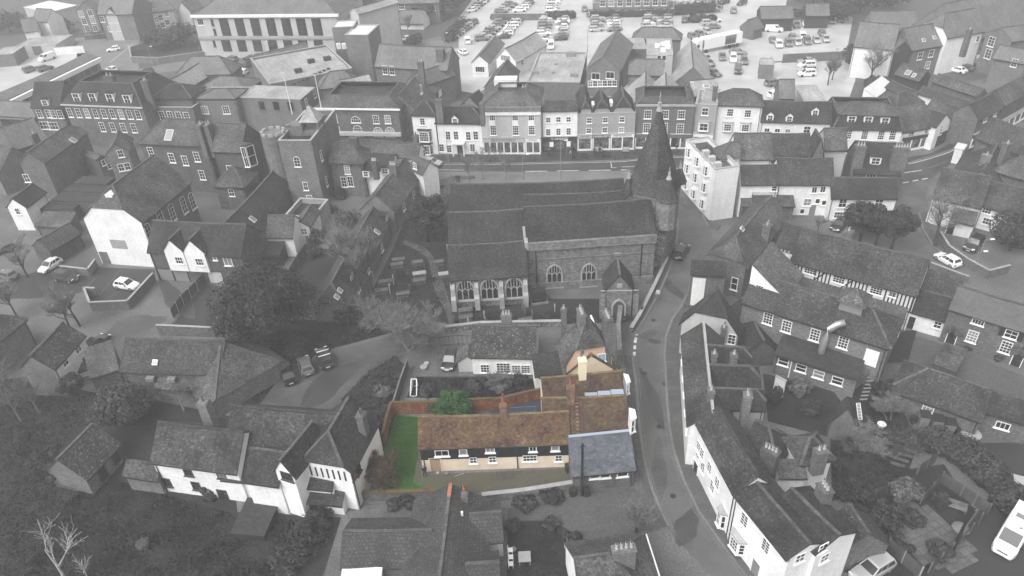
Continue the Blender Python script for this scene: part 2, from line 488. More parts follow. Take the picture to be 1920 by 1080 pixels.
def shell(w,roof,wall,roofm,hipL=0,hipR=0,over=0.28,verge=0.12,ridge='ridge_grey',gut=True,trunc=None,wallname='wall',par=0.6,gable_m=None,chim=0):
    L, D, z, t = w.L, w.D, w.z, w.t
    mb = MB()
    rs = []          # roof slabs
    ridgebars = []
    th = 0.13
    if roof in ('gable', 'hip'):
        hd = D / 2; rise = hd * t; w.rh = z + rise
        full = roof == 'hip'
        hL = 1.0 if (full and hipL == 0 and hipR == 0) or hipL is True else hipL
        hR = 1.0 if (full and hipL == 0 and hipR == 0) or hipR is True else hipR
        hL, hR = float(hL), float(hR)
        if (hL + hR) * hd > L - 0.3:
            k = max(0.1, (L - 0.3)) / ((hL + hR) * hd)
        else: k = 1.0
        iL, iR = hL * hd * k, hR * hd * k           # inset of the ridge ends
        # gable wall tops (half-hip: gable rises until the hip starts)
        def gable(x, h, flip):
            if h >= 0.999:
                pts = [(x, 0, 0), (x, D, 0), (x, D, z), (x, 0, z)]
            elif h <= 0.001:
                pts = [(x, 0, 0), (x, D, 0), (x, D, z), (x, hd, z + rise), (x, 0, z)]
            else:
                y = hd * (1 - h)
                pts = [(x,0,0),(x,D,0),(x,D,z),(x,D - y,z + y * t),(x,y,z + y * t),(x,0,z)]
            if flip: pts = pts[::-1]
            mb.face(pts, 1 if gable_m else 0)
        gable(0, hL, True); gable(L, hR, False)
        mb.face([(0, 0, 0), (L, 0, 0), (L, 0, z), (0, 0, z)])
        mb.face([(L, D, 0), (0, D, 0), (0, D, z), (L, D, z)])
        ze = z - over * t
        x0 = -verge if hL < 0.999 else -over
        x1 = L + verge if hR < 0.999 else L + over
        rA = Vector((iL if hL > 0 else x0,hd,z + rise)); rB = Vector((L - iR if hR > 0 else x1,hd,z + rise))
        def cut(x, h, y):   # hip start on the slope
            return Vector((x, y, z + y * t))
        fr = [(x0, -over, ze), (x1, -over, ze)]
        bk = [(x1, D + over, ze), (x0, D + over, ze)]
        f1 = [Vector(fr[0]), Vector(fr[1])]
        b1 = [Vector(bk[0]), Vector(bk[1])]
        if 0 < hR < 0.999:
            y = hd * (1 - hR); f1.append(Vector((x1,y,z + y * t))); b1.insert(0,Vector((x1,D - y,z + y * t)))
        if 0 < hL < 0.999:
            y = hd * (1 - hL)
        f = f1 + [rB, rA]
        b = [rA, rB] + b1
        if 0 < hL < 0.999:
            y = hd * (1 - hL); f.append(Vector((x0,y,z + y * t))); b.append(Vector((x0,D - y,z + y * t)))
        if hL <= 0.001 and hR <= 0.001 and L > 4:       # old roofs sag a little between their gables
            ns = max(3, int(L / 1.6)); ph = _wr.uniform(0, 60)
            def sg(x,k):return -.011 * L * math.sin(math.pi * min(1,max(0,x / L))) * (1 if k else .6) + .06 * noise.noise((x * .45 + ph,k * 3.7,ph)) * (1 if 0 < x < L else .3)
            xs = [x0 + (x1 - x0) * i / ns for i in range(ns + 1)]
            for i in range(ns):
                a, c = xs[i], xs[i + 1]
                r0,r1 = Vector((a,hd,z + rise + sg(a,1))),Vector((c,hd,z + rise + sg(c,1)))
                rs.append([Vector((a,-over,ze + sg(a,0))),Vector((c,-over,ze + sg(c,0))),r1,r0])
                rs.append([r0, r1, Vector((c, D + over, ze)), Vector((a, D + over, ze))])
                ridgebars.append((r0, r1))
            rA = rB
        else: rs.append(f); rs.append([b[1]] + b[2:] + [b[0]])
        if hL > 0:
            y = hd * (1 - hL) if hL < 0.999 else -over
            zz = z + y * t
            rs.append([Vector((x0, D - y, zz)), Vector((x0, y, zz)), rA])
            ridgebars += [(rA, Vector((x0, y, zz))), (rA, Vector((x0, D - y, zz)))]
        if hR > 0:
            y = hd * (1 - hR) if hR < 0.999 else -over
            zz = z + y * t
            rs.append([Vector((x1, y, zz)), Vector((x1, D - y, zz)), rB])
            ridgebars += [(rB, Vector((x1, y, zz))), (rB, Vector((x1, D - y, zz)))]
        if rA is not rB: ridgebars.append((rA, rB))
    elif roof == 'lean':
        rise = D * t; w.rh = z + rise
        mb.face([(0, 0, 0), (L, 0, 0), (L, 0, z), (0, 0, z)])
        mb.face([(L, D, 0), (0, D, 0), (0, D, z + rise), (L, D, z + rise)])
        mb.face([(0, D, 0), (0, 0, 0), (0, 0, z), (0, D, z + rise)])
        mb.face([(L, 0, 0), (L, D, 0), (L, D, z + rise), (L, 0, z)])
        rs.append([Vector((-verge,-over,z - over * t)),Vector((L + verge,-over,z - over * t)),Vector((L + verge,D + 0.05,z + rise + 0.05 * t)),Vector((-verge,D + 0.05,z + rise + 0.05 * t))])
    elif roof == 'flat':
        w.rh = z
        mb.box(0, L, 0, D, 0, z - par)
        pw = 0.3
        if par > 0.02:
            mb.box(0, L, 0, pw, z - par, z); mb.box(0, L, D - pw, D, z - par, z)
            mb.box(0,pw,pw,D - pw,z - par,z); mb.box(L - pw,L,pw,D - pw,z - par,z)
            e = 0.06
            cp = MB()
            cp.box(-e,L + e,-e,pw + e,z + 0.004,z + 0.1); cp.box(-e,L + e,D - pw - e,D + e,z + 0.004,z + 0.1)
            cp.box(-e,pw + e,pw + e,D - pw - e,z + 0.004,z + 0.1); cp.box(L - pw - e,L + e,pw + e,D - pw - e,z + 0.004,z + 0.1)
            w.part('coping', cp, ['stone_cap' if ridge == 'ridge_grey' else ridge])
        rf = MB()
        rf.box(pw if par > 0.02 else -0.15,L - pw if par > 0.02 else L + 0.15,pw if par > 0.02 else -0.15,D - pw if par > 0.02 else D + 0.15,z - par + 0.004,z - par + 0.12)
        w.part('roof', rf, [roofm])
    elif roof == 'trunc':
        # truncated hip round a sunken flat; trunc = horizontal run of the slopes
        run = trunc; rise = run * t; w.rh = z + rise
        mb.box(0, L, 0, D, 0, z)
        o = over; ze = z - o * t
        A = [Vector((-o,-o,ze)),Vector((L + o,-o,ze)),Vector((L + o,D + o,ze)),Vector((-o,D + o,ze))]
        B_ = [Vector((run,run,z + rise)),Vector((L - run,run,z + rise)),Vector((L - run,D - run,z + rise)),Vector((run,D - run,z + rise))]
        for k in range(4):
            k2 = (k + 1) % 4
            rs.append([A[k],A[k2],B_[k2],B_[k]]); ridgebars.append((A[k],B_[k])); ridgebars.append((B_[k],B_[k2]))
        fl = MB(); fl.box(run - .1,L - run + .1,run - .1,D - run + .1,z + rise - 0.9,z + rise - 0.8)
        w.part('flat_roof', fl, ['felt_dark'])
    wl = w.part(wallname, mb, [wall] + ([gable_m] if gable_m else []))
    if rs:
        rm = MB()
        for poly in rs:
            n = (poly[1] - poly[0]).cross(poly[2] - poly[0]).normalized()
            if n.z < 0: n = -n
            rm.prism([p + n * 0.012 for p in poly], n * th)
        ro = w.part('roof', rm, [roofm])
        if ridgebars and ridge:
            rb = MB()
            for a, b in ridgebars:
                rb.bar(a + Vector((0,0,th + .05)),b + Vector((0,0,th + .05)),0.3,0.16)
            w.part('ridge_tiles', rb, [ridge])
    if gut and roof in ('gable', 'hip', 'lean'):
        g = MB()
        ze = z - over * t
        g.bar((-verge,-over - 0.06,ze - 0.02),(L + verge,-over - 0.06,ze - 0.02),0.13,0.12)
        w.part('gutter', g, ['gutter'])
        if L > 5:
            dp = MB(); x = 0.25 if (int(L * 10) % 2) else L - 0.25
            dp.cyl(x, -0.07, 0.05, z - 0.1, 0.055, n=6)
            w.part('downpipe', dp, ['gutter'])
    return w

def H(nm,label,a,b,z,roof,r=None,d=None,wall='brick_grey',roofm='roof_tile',pitch=43,cat='house',root=None,group=None,dz=0,**kw):
    """block whose front eaves run from pixel a to pixel b at height z (or z = pixel of the wall foot under a);
    r = a pixel on the ridge (or far edge), or d = depth in metres"""
    if isinstance(z, tuple): z = hsolve(a, z)
    z += dz
    A, B = P(*a, z), P(*b, z)
    ex = (B - A); L = ex.length; ex.normalize()
    ey = Vector((-ex.y, ex.x, 0))
    t = math.tan(R(pitch))
    M = Matrix(((ex.x, ey.x, 0, A.x), (ex.y, ey.y, 0, A.y), (0, 0, 1, 0), (0, 0, 0, 1)))
    tr = None
    if d is None or roof == 'trunc':
        o0 = (P(*r, z) - A).dot(ey); k = (P(*r, z + 1) - P(*r, z)).dot(ey)
        if roof in ('gable', 'hip'): d = 2 * o0 / (1 - k * t)
        elif roof == 'lean': d = o0 / (1 - k * t)
        elif roof == 'trunc': tr = o0 / (1 - k * t); d = d or tr * 3
        else: d = o0
    if roof != 'flat':      # the pixels are on the edge of the overhanging eaves: the wall stands behind and higher
        ov = kw.get('over', .28)
        d -= ov * (1 if roof == 'lean' else 2); z += ov * t
        M = M @ Matrix.Translation((0, ov, 0))
        if tr: d += ov; tr -= ov
    d = max(1.2, d)
    root = root.root if isinstance(root, Wing) else root
    if root is None: root = make_root(nm, label, cat, M, L, d, group)
    w = Wing(root, M, L, d, z, pitch)
    shell(w, roof, wall, roofm, trunc=tr, **kw)
    return w

def HR(nm,label,r1,r2,zr,q=None,hw=None,wall='brick_grey',roofm='roof_tile',pitch=43,cat='house',root=None,group=None,roof='gable',**kw):
    """block given by its ridge pixels at height zr; q = a pixel on one eaves, or hw = half width.
    The front is on the right hand of r1 -> r2."""
    if isinstance(zr, tuple): zr = hsolve(r1, zr)
    A, B = P(*r1, zr), P(*r2, zr)
    ex = (B - A); L = ex.length; ex.normalize()
    ey = Vector((-ex.y, ex.x, 0))
    t = math.tan(R(pitch))
    if hw is None:
        o0 = (P(*q, zr) - A).dot(ey); k = (P(*q, zr + 1) - P(*q, zr)).dot(ey)
        # offset o at height zr - |o| t
        o = o0 / (1 - k * t) if o0 < 0 else o0 / (1 + k * t)
        hw = abs(o) - kw.get('over', .28)
    hw = max(.8, hw)
    z = zr - hw * t
    if z < 1.2: z = 1.2; t = (zr - z) / hw; pitch = math.degrees(math.atan(t))
    O = A - ey * hw
    M = Matrix(((ex.x, ey.x, 0, O.x), (ex.y, ey.y, 0, O.y), (0, 0, 1, 0), (0, 0, 0, 1)))
    root = root.root if isinstance(root, Wing) else root
    if root is None: root = make_root(nm, label, cat, M, L, 2 * hw, group)
    w = Wing(root, M, L, 2 * hw, z, pitch)
    shell(w, roof, wall, roofm, **kw)
    return w

def HG(nm, label, a, b, z, e=None, ap=None, d=None, pitch=45, hip=0, hipfar=0, **kw):
    """block whose gable (or hip) end faces us between pixels a (left) and b (right) at eaves height z;
    ap = pixel of the gable apex, e = pixel of the far ridge end"""
    if isinstance(z, tuple): z = hsolve(a, z)
    A, B = P(*a, z), P(*b, z)
    ex = (B - A); Wd = ex.length; ex.normalize()
    n = Vector((-ex.y, ex.x, 0))         # into the building
    ov = kw.get('over', .28)
    A, B = A + ex * ov, B - ex * ov; Wd -= 2 * ov
    hw = Wd / 2
    Mid = (A + B) / 2
    if ap is not None:
        # height where the ray of ap crosses the front plane
        dr = ray(*ap); tt = (A - CAM).dot(n) / dr.dot(n)
        zr = (CAM + dr * tt).z
        z += ov * (zr - z) / (hw + ov)
        pitch = math.degrees(math.atan(max(0.15, (zr - z) / hw)))
    t = math.tan(R(pitch)); zr = z + hw * t
    if d is None: d = (P(*e, zr) - A).dot(n)
    d = max(1.0, d)
    # local x runs along the ridge from the near end (x=0) into the building; front side = right
    exl = n; eyl = Vector((-exl.y, exl.x, 0))
    O = Vector((B.x, B.y, 0)) if (B - Mid).dot(eyl) < 0 else Vector((A.x, A.y, 0))
    M = Matrix(((exl.x,eyl.x,0,O.x),(exl.y,eyl.y,0,O.y),(0,0,1,0),(0,0,0,1)))
    root = kw.pop('root', None)
    root = root.root if isinstance(root, Wing) else root
    cat = kw.pop('cat', 'house'); group = kw.pop('group', None)
    if root is None: root = make_root(nm, label, cat, M, d, Wd, group)
    w = Wing(root, M, d, Wd, z, pitch)
    wall = kw.pop('wall', 'brick_grey'); roofm = kw.pop('roofm', 'roof_tile')
    shell(w, 'gable', wall, roofm, hipL=hip, hipR=hipfar, **kw)
    return w

# ------------------------------------------------------------------ windows, doors, chimneys
_wm = {}
def win_mesh(w, h, c, r, fr, sill, arch=False, glass='glass', bar=0.045, edge=0.09):
    key = (round(w, 1), round(h, 1), c, r, fr, sill, arch, glass, edge)
    if key in _wm: return _wm[key]
    mb = MB(); pn = MB()
    hw, hh = w / 2, h / 2
    def arc(rx, n=9):
        ys = hh - rx
        return [(rx * math.cos(math.pi - math.pi * k / n),ys + rx * math.sin(math.pi - math.pi * k / n)) for k in range(n + 1)]
    if arch:
        pts = arc(hw)
        for k in range(len(pts) - 1):
            mb.bar((pts[k][0],-0.03,pts[k][1]),(pts[k + 1][0],-0.03,pts[k + 1][1]),0.08,edge,up=(0,1,0))
        ys = hh - hw
        mb.box(-hw - edge / 2,-hw + edge / 2,-0.07,0.0,-hh,ys); mb.box(hw - edge / 2,hw + edge / 2,-0.07,0.0,-hh,ys)
        mb.box(-hw, hw, -0.07, 0.0, -hh - edge / 2, -hh + edge / 2)
        poly = [(-hw,-0.012,-hh),(hw,-0.012,-hh)] + [(x,-0.012,y) for x,y in reversed(pts)]
        pn.face(poly)
        for k in range(1, c):
            x = -hw + w * k / c
            top = ys + math.sqrt(max(0, hw * hw - x * x))
            mb.box(x - bar / 2, x + bar / 2, -0.05, -0.015, -hh, top)
        for k in range(1, r):
            y = -hh + (h - 0.1) * k / r
            xx = hw if y < ys else math.sqrt(max(0.01, hw * hw - (y - ys) ** 2))
            mb.box(-xx, xx, -0.049, -0.016, y - bar / 2, y + bar / 2)
    else:
        mb.box(-hw - edge * .5,-hw + edge * .5,-0.07,0,-hh,hh); mb.box(hw - edge * .5,hw + edge * .5,-0.07,0,-hh,hh)
        mb.box(-hw - edge * .5,hw + edge * .5,-0.07,0,hh,hh + edge); mb.box(-hw - edge * .5,hw + edge * .5,-0.07,0,-hh - edge,-hh)
        for k in range(1, c):
            x = -hw + w * k / c
            mb.box(x - bar / 2, x + bar / 2, -0.05, -0.015, -hh, hh)
        for k in range(1, r):
            y = -hh + h * k / r
            q = bar * (1.5 if (r % 2 == 0 and k == r // 2) else 1) / 2
            mb.box(-hw, hw, -0.049, -0.016, y - q, y + q)
        pn.face([(-hw,-0.012,-hh),(hw,-0.012,-hh),(hw,-0.012,hh),(-hw,-0.012,hh)])
    if sill:
        mb.box(-hw - 0.16, hw + 0.16, -0.18, 0, -hh - edge - 0.1, -hh - edge - 0.002)
    _wm[key] = (mb.mesh('window', [fr], uv=False), pn.mesh('pane', [glass], uv=False))
    return _wm[key]
def win_at(w,T,ww,hh,c=2,r=2,fr='frame_white',sill=True,arch=False,name='window',glass=None,edge=0.09):
    glass = glass or ('glass_pale' if _wr.random() < 0.16 else 'glass')
    f, p = win_mesh(ww, hh, c, r, fr, sill, arch, glass, edge=edge)
    o = link(name, f, w.root, w.loc(T))
    link('pane', p, o, Matrix.Identity(4))
    return o
def win(w, face, u, v, ww=1.0, hh=1.4, c=2, r=2, **k):
    p = w.on_face(face, u, v)
    if w.L > 0 and face in 'fb':p.x = min(max(p.x,ww / 2 + .15),max(w.L - ww / 2 - .15,ww / 2 + .15))
    p.z = max(hh / 2 + 0.35, p.z)
    return win_at(w, w.T(face, p), ww, hh, c, r, **k)
def wins(w, face, pts, ww=1.0, hh=1.4, c=2, r=2, **k):
    for u, v in pts: win(w, face, u, v, ww, hh, c, r, **k)
def winrow(w, face, p0, p1, n, ww=1.0, hh=1.4, c=2, r=2, **k):
    for i in range(n):
        t = i / max(1, n - 1)
        win(w,face,p0[0] + (p1[0] - p0[0]) * t,p0[1] + (p1[1] - p0[1]) * t,ww,hh,c,r,**k)
def door(w,face,u,v,ww=0.95,hh=2.05,m='plastic_black',fr='frame_white',name='door',lift=0.0):
    p = w.on_face(face, u, v); p.z = lift
    mb = MB(); mb.box(-ww / 2, ww / 2, -0.05, 0, 0.06, hh)
    T = w.T(face, p)
    o = mb.obj(name, [m], w.root, w.loc(T))
    fm = MB(); e = 0.1
    fm.box(-ww / 2 - e,-ww / 2,-0.08,0,0.03,hh); fm.box(ww / 2,ww / 2 + e,-0.08,0,0.03,hh); fm.box(-ww / 2 - e,ww / 2 + e,-0.08,0,hh,hh + e)
    fm.obj('door_frame', [fr], o, Matrix.Identity(4))
    hm = MB(); hm.box(ww * .32,ww * .42,-0.1,-0.05,1.0,1.06); hm.obj('door_handle',['metal'],o,Matrix.Identity(4))
    return o
_pot = {}
def pot_mesh(m):
    if m not in _pot:
        mb = MB(); mb.tube([(0,0,0),(0,0,.06),(0,0,.55),(0,0,.6)],[.17,.15,.11,.15],8)
        mb.cyl(0, 0, .585, .605, .10, n=8, m=1)
        _pot[m] = mb.mesh('chimney_pot', [m, 'gutter'], True)
    return _pot[m]
def chimney(w,u,v,dz=1.1,cw=0.9,cd_=0.6,n=2,m='brick_grey',pot='pot_pale',along='x',zt=None,cap=True):
    """stack whose top is seen at pixel (u,v); dz = height above the ridge"""
    zt = zt or w.rh + dz
    p = w.at_z(u, v, zt)
    sx, sy = (cw, cd_) if along == 'x' else (cd_, cw)
    mb = MB()
    mb.box(-sx / 2, sx / 2, -sy / 2, sy / 2, 0, zt - w.z * .8 - 0.3)
    mb.box(-sx / 2 - .07,sx / 2 + .07,-sy / 2 - .07,sy / 2 + .07,zt - w.z * .8 - 0.3,zt - w.z * .8 - 0.14)
    mb.box(-sx / 2 + .02,sx / 2 - .02,-sy / 2 + .02,sy / 2 - .02,zt - w.z * .8 - 0.14,zt - w.z * .8 - 0.02)
    o = w.part('chimney', mb, [m], Matrix.Translation((p.x, p.y, w.z * .8)))
    for k in range(n):
        q = (k + .5) / n - .5
        off = (q * sx * .85, 0) if along == 'x' else (0, q * sy * .85)
        link('chimney_pot',pot_mesh(pot),o,Matrix.Translation((off[0],off[1],zt - w.z * .8 - 0.05)))
    return o
def dormer(w, u, v, ww=1.1, hh=1.2, kind='gable', m='white', roofm=None, wc=2, wr=2):
    """dormer window standing on the front slope; pixel = middle of its window"""
    o, d = w.lray(u, v)
    # face plane: bottom on the slope; centre height = slope + hh/2
    k = (w.z + o.y * w.t + hh / 2 - o.z) / (d.z - d.y * w.t)
    p = o + d * k
    y0 = p.y; zb = w.z + y0 * w.t
    dep = hh / w.t + .05
    hw = ww / 2 + 0.15
    mb = MB()
    mb.face([(-hw, 0, -.1), (hw, 0, -.1), (hw, 0, hh), (-hw, 0, hh)])
    mb.face([(-hw,dep,hh),(-hw,0,-.1),(-hw,0,hh)]); mb.face([(hw,0,-.1),(hw,dep,hh),(hw,0,hh)])
    if kind == 'gable':
        rz = hh + hw * 1.0; dr = (rz) / w.t
        mb.face([(-hw, 0, hh), (hw, 0, hh), (0, 0, rz)])
        for sgn in (-1, 1):
            e = [Vector((sgn * (hw + .12),-.12,hh - .12)),Vector((0,-.12,rz)),Vector((0,dr,rz)),Vector((sgn * (hw + .12),(hh - .12) / w.t,hh - .12))]
            n = (e[1] - e[0]).cross(e[2] - e[0]).normalized()
            if n.z < 0: n = -n
            mb.prism(e, n * .09, 1)
    else:
        mb.box(-hw - .08,hw + .08,-.1,dep + .05,hh + .003,hh + .1,1 if kind == 'flat' else 0)
    ob = w.part('dormer',mb,[m,roofm or 'roof_dark'],Matrix.Translation((p.x,y0,zb)))
    f, pn = win_mesh(ww - .1, hh - .25, wc, wr, 'frame_white', False, False, 'glass')
    o2 = link('dormer_window', f, ob, Matrix.Translation((0, -.005, hh / 2)))
    pm = link('dormer_pane', pn, ob, Matrix.Translation((0, -.005, hh / 2)))
    return ob
def skylight(w, u, v, ww=.9, hh=1.2, m='lamp_clear'):
    p = w.on_slope(u, v)
    ang = math.atan(w.t)
    T = Matrix.Translation(p) @ Matrix.Rotation(ang, 4, 'X')
    mb = MB(); mb.box(-ww / 2, ww / 2, -hh / 2, hh / 2, .1, .24, 0)
    o = w.part('skylight', mb, ['frame_white'], T)
    g = MB(); g.box(-ww / 2 + .07,ww / 2 - .07,-hh / 2 + .07,hh / 2 - .07,.241,.26); g.obj('pane',['glass_pale' if m == 'lamp_clear' else m],o,Matrix.Identity(4))
    return o
def gablet(w,u,v,ww,hh,pitch=48,wall='white',roofm='roof_dark',y=-.12,dep=5.0,base=0):
    """cross gable standing flush on the front wall; pixel = middle of its face, hh = eaves height"""
    p = w.on_face('f', u, v)
    M = w.M @ Matrix.Translation((p.x + ww / 2,y,base)) @ Matrix.Rotation(math.pi / 2,4,'Z')
    g = Wing(w.root, M, dep, ww, hh - base, pitch)
    shell(g, 'gable', wall, roofm, gut=False, verge=.1, over=.15)
    return g
def bay(w,face,u,v,ww=2.0,hh=2.2,dep=.6,m='white',zb=None,roofm='lead',wc=4,wr=2,name='bay_window'):
    """projecting bay; pixel = middle of its front glass"""
    p = w.on_face(face, u, v)
    zc = p.z if zb is None else zb + hh / 2
    mb = MB()
    a, b_ = ww / 2, ww / 2 - dep * .6
    base = [(-a, 0, -hh / 2), (-b_, -dep, -hh / 2), (b_, -dep, -hh / 2), (a, 0, -hh / 2)]
    mb.prism(base, (0, 0, hh))
    q = .12
    top = [(-a - q,0,hh / 2),(-b_ - q,-dep - q,hh / 2),(b_ + q,-dep - q,hh / 2),(a + q,0,hh / 2)]
    mb.prism(top, (0, 0, .16), 1)
    T = w.T(face, Vector((p.x, p.y, zc)))
    o = mb.obj(name, [m, roofm], w.root, w.loc(T))
    f, pn = win_mesh(2 * b_ - .15, hh - .6, wc, wr, 'frame_white', True, False, 'glass')
    link('window',f,o,Matrix.Translation((0,-dep,0.05))); link('pane',pn,o,Matrix.Translation((0,-dep - .004,0.05)))
    for sg in (-1, 1):
        A = Vector((sg * b_, -dep, 0)); B = Vector((sg * a, 0, 0)); mid = (A + B) / 2
        ln = (A - B).length
        dv = (B - A) * sg
        ang = math.atan2(dv.y, dv.x)
        f, pn = win_mesh(ln - .2, hh - .6, 1, wr, 'frame_white', False, False, 'glass')
        link('window',f,o,Matrix.Translation((mid.x,mid.y,.05)) @ Matrix.Rotation(ang,4,'Z'))
        link('pane',pn,o,Matrix.Translation((mid.x,mid.y,.05)) @ Matrix.Rotation(ang,4,'Z') @ Matrix.Translation((0,-.004,0)))
    return o
_font = None
def text_mesh(txt, size, m):
    cu = bpy.data.curves.new('lettering','FONT'); cu.body = txt; cu.size = size; cu.align_x = 'CENTER'; cu.align_y = 'CENTER'; cu.extrude = 0.015; cu.resolution_u = 2
    o = bpy.data.objects.new('lettering', cu); COL.objects.link(o)
    dg = bpy.context.evaluated_depsgraph_get()
    me = bpy.data.meshes.new_from_object(o.evaluated_get(dg))
    bpy.data.objects.remove(o); bpy.data.curves.remove(cu)
    me.materials.clear(); me.materials.append(MATS[m]); me.name = 'lettering'
    return me
def lettering(parent, txt, size, m, T):
    me = text_mesh(txt, size, m)
    return link('lettering', me, parent, T @ Matrix.Rotation(math.pi / 2, 4, 'X'))
def shopfront(w,x0,x1,h=3.0,fascia='stucco_mid',post='white',glass='glass',txt=None,tm='frame_white',tsize=.5,n=2,fh=.75,doorx=None,proud=.12):
    """shop window wall on the front face between local x0..x1"""
    mb = MB()
    mb.box(x0, x1, -proud - .12, 0, h - fh, h)                 # fascia board
    o = w.part('shopfront', mb, [fascia])
    p = MB()
    for k in range(n + 1):
        x = x0 + (x1 - x0) * k / n
        x = min(max(x, x0 + .12), x1 - .12)
        p.box(x - .12, x + .12, -proud - .06, 0, 0, h - fh)
    p.box(x0, x1, -proud, 0, 0, .45)
    p.obj('pilaster', [post], o, Matrix.Identity(4))
    g = MB(); g.face([(x0,-.05,.45),(x1,-.05,.45),(x1,-.05,h - fh),(x0,-.05,h - fh)]); g.obj('pane',['shop_glass'],o,Matrix.Identity(4))
    c = MB(); c.box(x0 - .05,x1 + .05,-proud - .22,0,h + .003,h + .12); c.obj('cornice',['lead'],o,Matrix.Identity(4))
    if txt:
        lettering(o,txt,tsize,tm,Matrix.Translation(((x0 + x1) / 2,-proud - .135,h - fh / 2)))
    return o
# ================================================================== ground
def poly(name, pts, z, m, world=False):
    w = [p if world else P(p[0], p[1], z) for p in pts]
    w = [Vector((p[0], p[1], z)) for p in w]
    mb = MB()
    for tri in tessellate_polygon([w]):
        a, b, c = (w[i] for i in tri)
        if (b - a).cross(c - a).z < 0: b, c = c, b
        mb.face([a, b, c])
    return struct(mb.obj(name, [m]))
def slab(name, pts, h, m, kerb=None):
    """raised pavement with a kerb face all round"""
    w = [P(p[0], p[1], 0) for p in pts]
    area = sum(w[i].x * w[(i + 1) % len(w)].y - w[(i + 1) % len(w)].x * w[i].y for i in range(len(w)))
    if area < 0: w.reverse()
    mb = MB()
    for tri in tessellate_polygon([w]):
        a, b, c = (Vector((w[i].x, w[i].y, h)) for i in tri)
        if (b - a).cross(c - a).z < 0: b, c = c, b
        mb.face([a, b, c])
    for i in range(len(w)):
        a, b = w[i], w[(i + 1) % len(w)]
        mb.face([(a.x, a.y, -.05), (b.x, b.y, -.05), (b.x, b.y, h), (a.x, a.y, h)], 1)
    o = struct(mb.obj(name, [m, 'concrete']))
    if kerb:
        kb = MB()
        for i in kerb:
            a, b = P(pts[i][0], pts[i][1], 0), P(pts[i + 1][0], pts[i + 1][1], 0)
            kb.bar((a.x, a.y, h - .02), (b.x, b.y, h - .02), .28, .1)
        struct(kb.obj('kerb', ['concrete'], o))
    return o
def line(name, pts, wd, z, m, dash=None, parent=None):
    """painted line along a pixel polyline; dash = (on, off) in metres"""
    w = [P(p[0], p[1], 0) for p in pts]
    mb = MB()
    for i in range(len(w) - 1):
        a, b = w[i], w[i + 1]; d = b - a; L = d.length
        if L < 1e-3: continue
        d.normalize(); n = Vector((-d.y, d.x, 0)) * wd / 2
        segs = [(0, L)] if not dash else []
        if dash:
            s = 0
            while s < L: segs.append((s, min(L, s + dash[0]))); s += dash[0] + dash[1]
        for s0, s1 in segs:
            p, q = a + d * s0, a + d * s1
            mb.face([(p.x + n.x,p.y + n.y,z),(p.x - n.x,p.y - n.y,z),(q.x - n.x,q.y - n.y,z),(q.x + n.x,q.y + n.y,z)])
    return struct(mb.obj(name, [m]))
gm = MB(); gm.face([(-700,-120,0),(700,-120,0),(700,900,0),(-700,900,0)]); struct(gm.obj('ground',['yard']))
# church street (runs from the bottom edge up to the wide street)
SL = [(1345,1090),(1262,1006),(1240,960),(1222,917),(1213,885),(1206,852),(1200,810),(1196,765),(1192,715),(1188,690),(1186,667),(1190,626),(1208,598),(1235,552),(1262,488),(1269,455),(1272,432),(1268,395),(1262,345)]
SR = [(1312,345),(1315,380),(1318,405),(1327,425),(1336,440),(1300,492),(1294,520),(1288,552),(1279,572),(1260,600),(1249,630),(1246,665),(1251,755),(1255,800),(1262,842),(1282,902),(1310,960),(1350,1017),(1405,1090)]
poly('road', SL + SR, .004, 'asphalt')
poly('high_street_road',[(640,312),(760,309),(862,307),(960,307),(1167,302),(1260,294),(1330,294),(1500,296),(1640,301),(1702,307),(1740,297),(1777,285),(1822,263),(1867,240),(1930,192),(1930,222),(1883,244),(1825,277),(1782,308),(1745,336),(1690,346),(1500,346),(1312,346),(1262,346),(1200,322),(1177,320),(982,322),(800,320),(640,325)],.006,'asphalt_wet')
poly('lay_by',[(760,322),(982,323),(1177,320.5),(1195,336),(1000,342),(840,345),(760,345)],.0085,'concrete')
slab('pavement',[(760,308.5),(862,306.5),(960,306.5),(1167,301.5),(1260,293.5),(1330,293.5),(1335,277),(1190,280),(1085,284),(1010,288),(900,291),(770,293)],.1,'pavement_wet',range(0,5))
slab('pavement',[(1702,306),(1740,296),(1777,284),(1822,262),(1867,239),(1925,193),(1918,187),(1850,230),(1790,266),(1745,288),(1700,297)],.1,'pavement_wet',range(0,5))
slab('pavement',[(800,347),(845,347),(860,337),(890,336),(890,330),(845,331),(830,337),(800,338)],.1,'pavement')
# pavements of church street: left of the road, then right
slab('pavement',[(1190,626),(1208,598),(1235,552),(1262,488),(1269,455),(1262,456),(1250,487),(1222,549),(1198,594),(1180,622)],.12,'pavement',range(0,4))
slab('pavement',[(1269,455),(1272,432),(1268,395),(1262,375),(1259,400),(1258,455)],.12,'concrete',range(0,3))
slab('pavement',[(1186,667),(1188,690),(1192,715),(1196,765),(1200,810),(1206,852),(1213,885),(1222,917),(1240,960),(1254,988),(1243,988),(1226,955),(1209,925),(1200,890),(1192,860),(1186,800),(1180,740),(1174,690),(1172,667)],.12,'pavement',range(0,9))
slab('pavement',[(1405,1090),(1350,1017),(1310,960),(1282,902),(1262,842),(1255,800),(1251,755),(1246,665),(1249,630),(1260,600),(1279,572),(1288,552),(1294,553),(1286,580),(1274,606),(1273,640),(1274,680),(1281,760),(1288,835),(1314,905),(1362,985),(1410,1050),(1440,1090)],.12,'pavement',range(0,11))
slab('pavement',[(1312,345),(1315,380),(1318,405),(1327,425),(1345,432),(1352,424),(1336,418),(1326,400),(1323,345)],.12,'pavement',range(0,3))
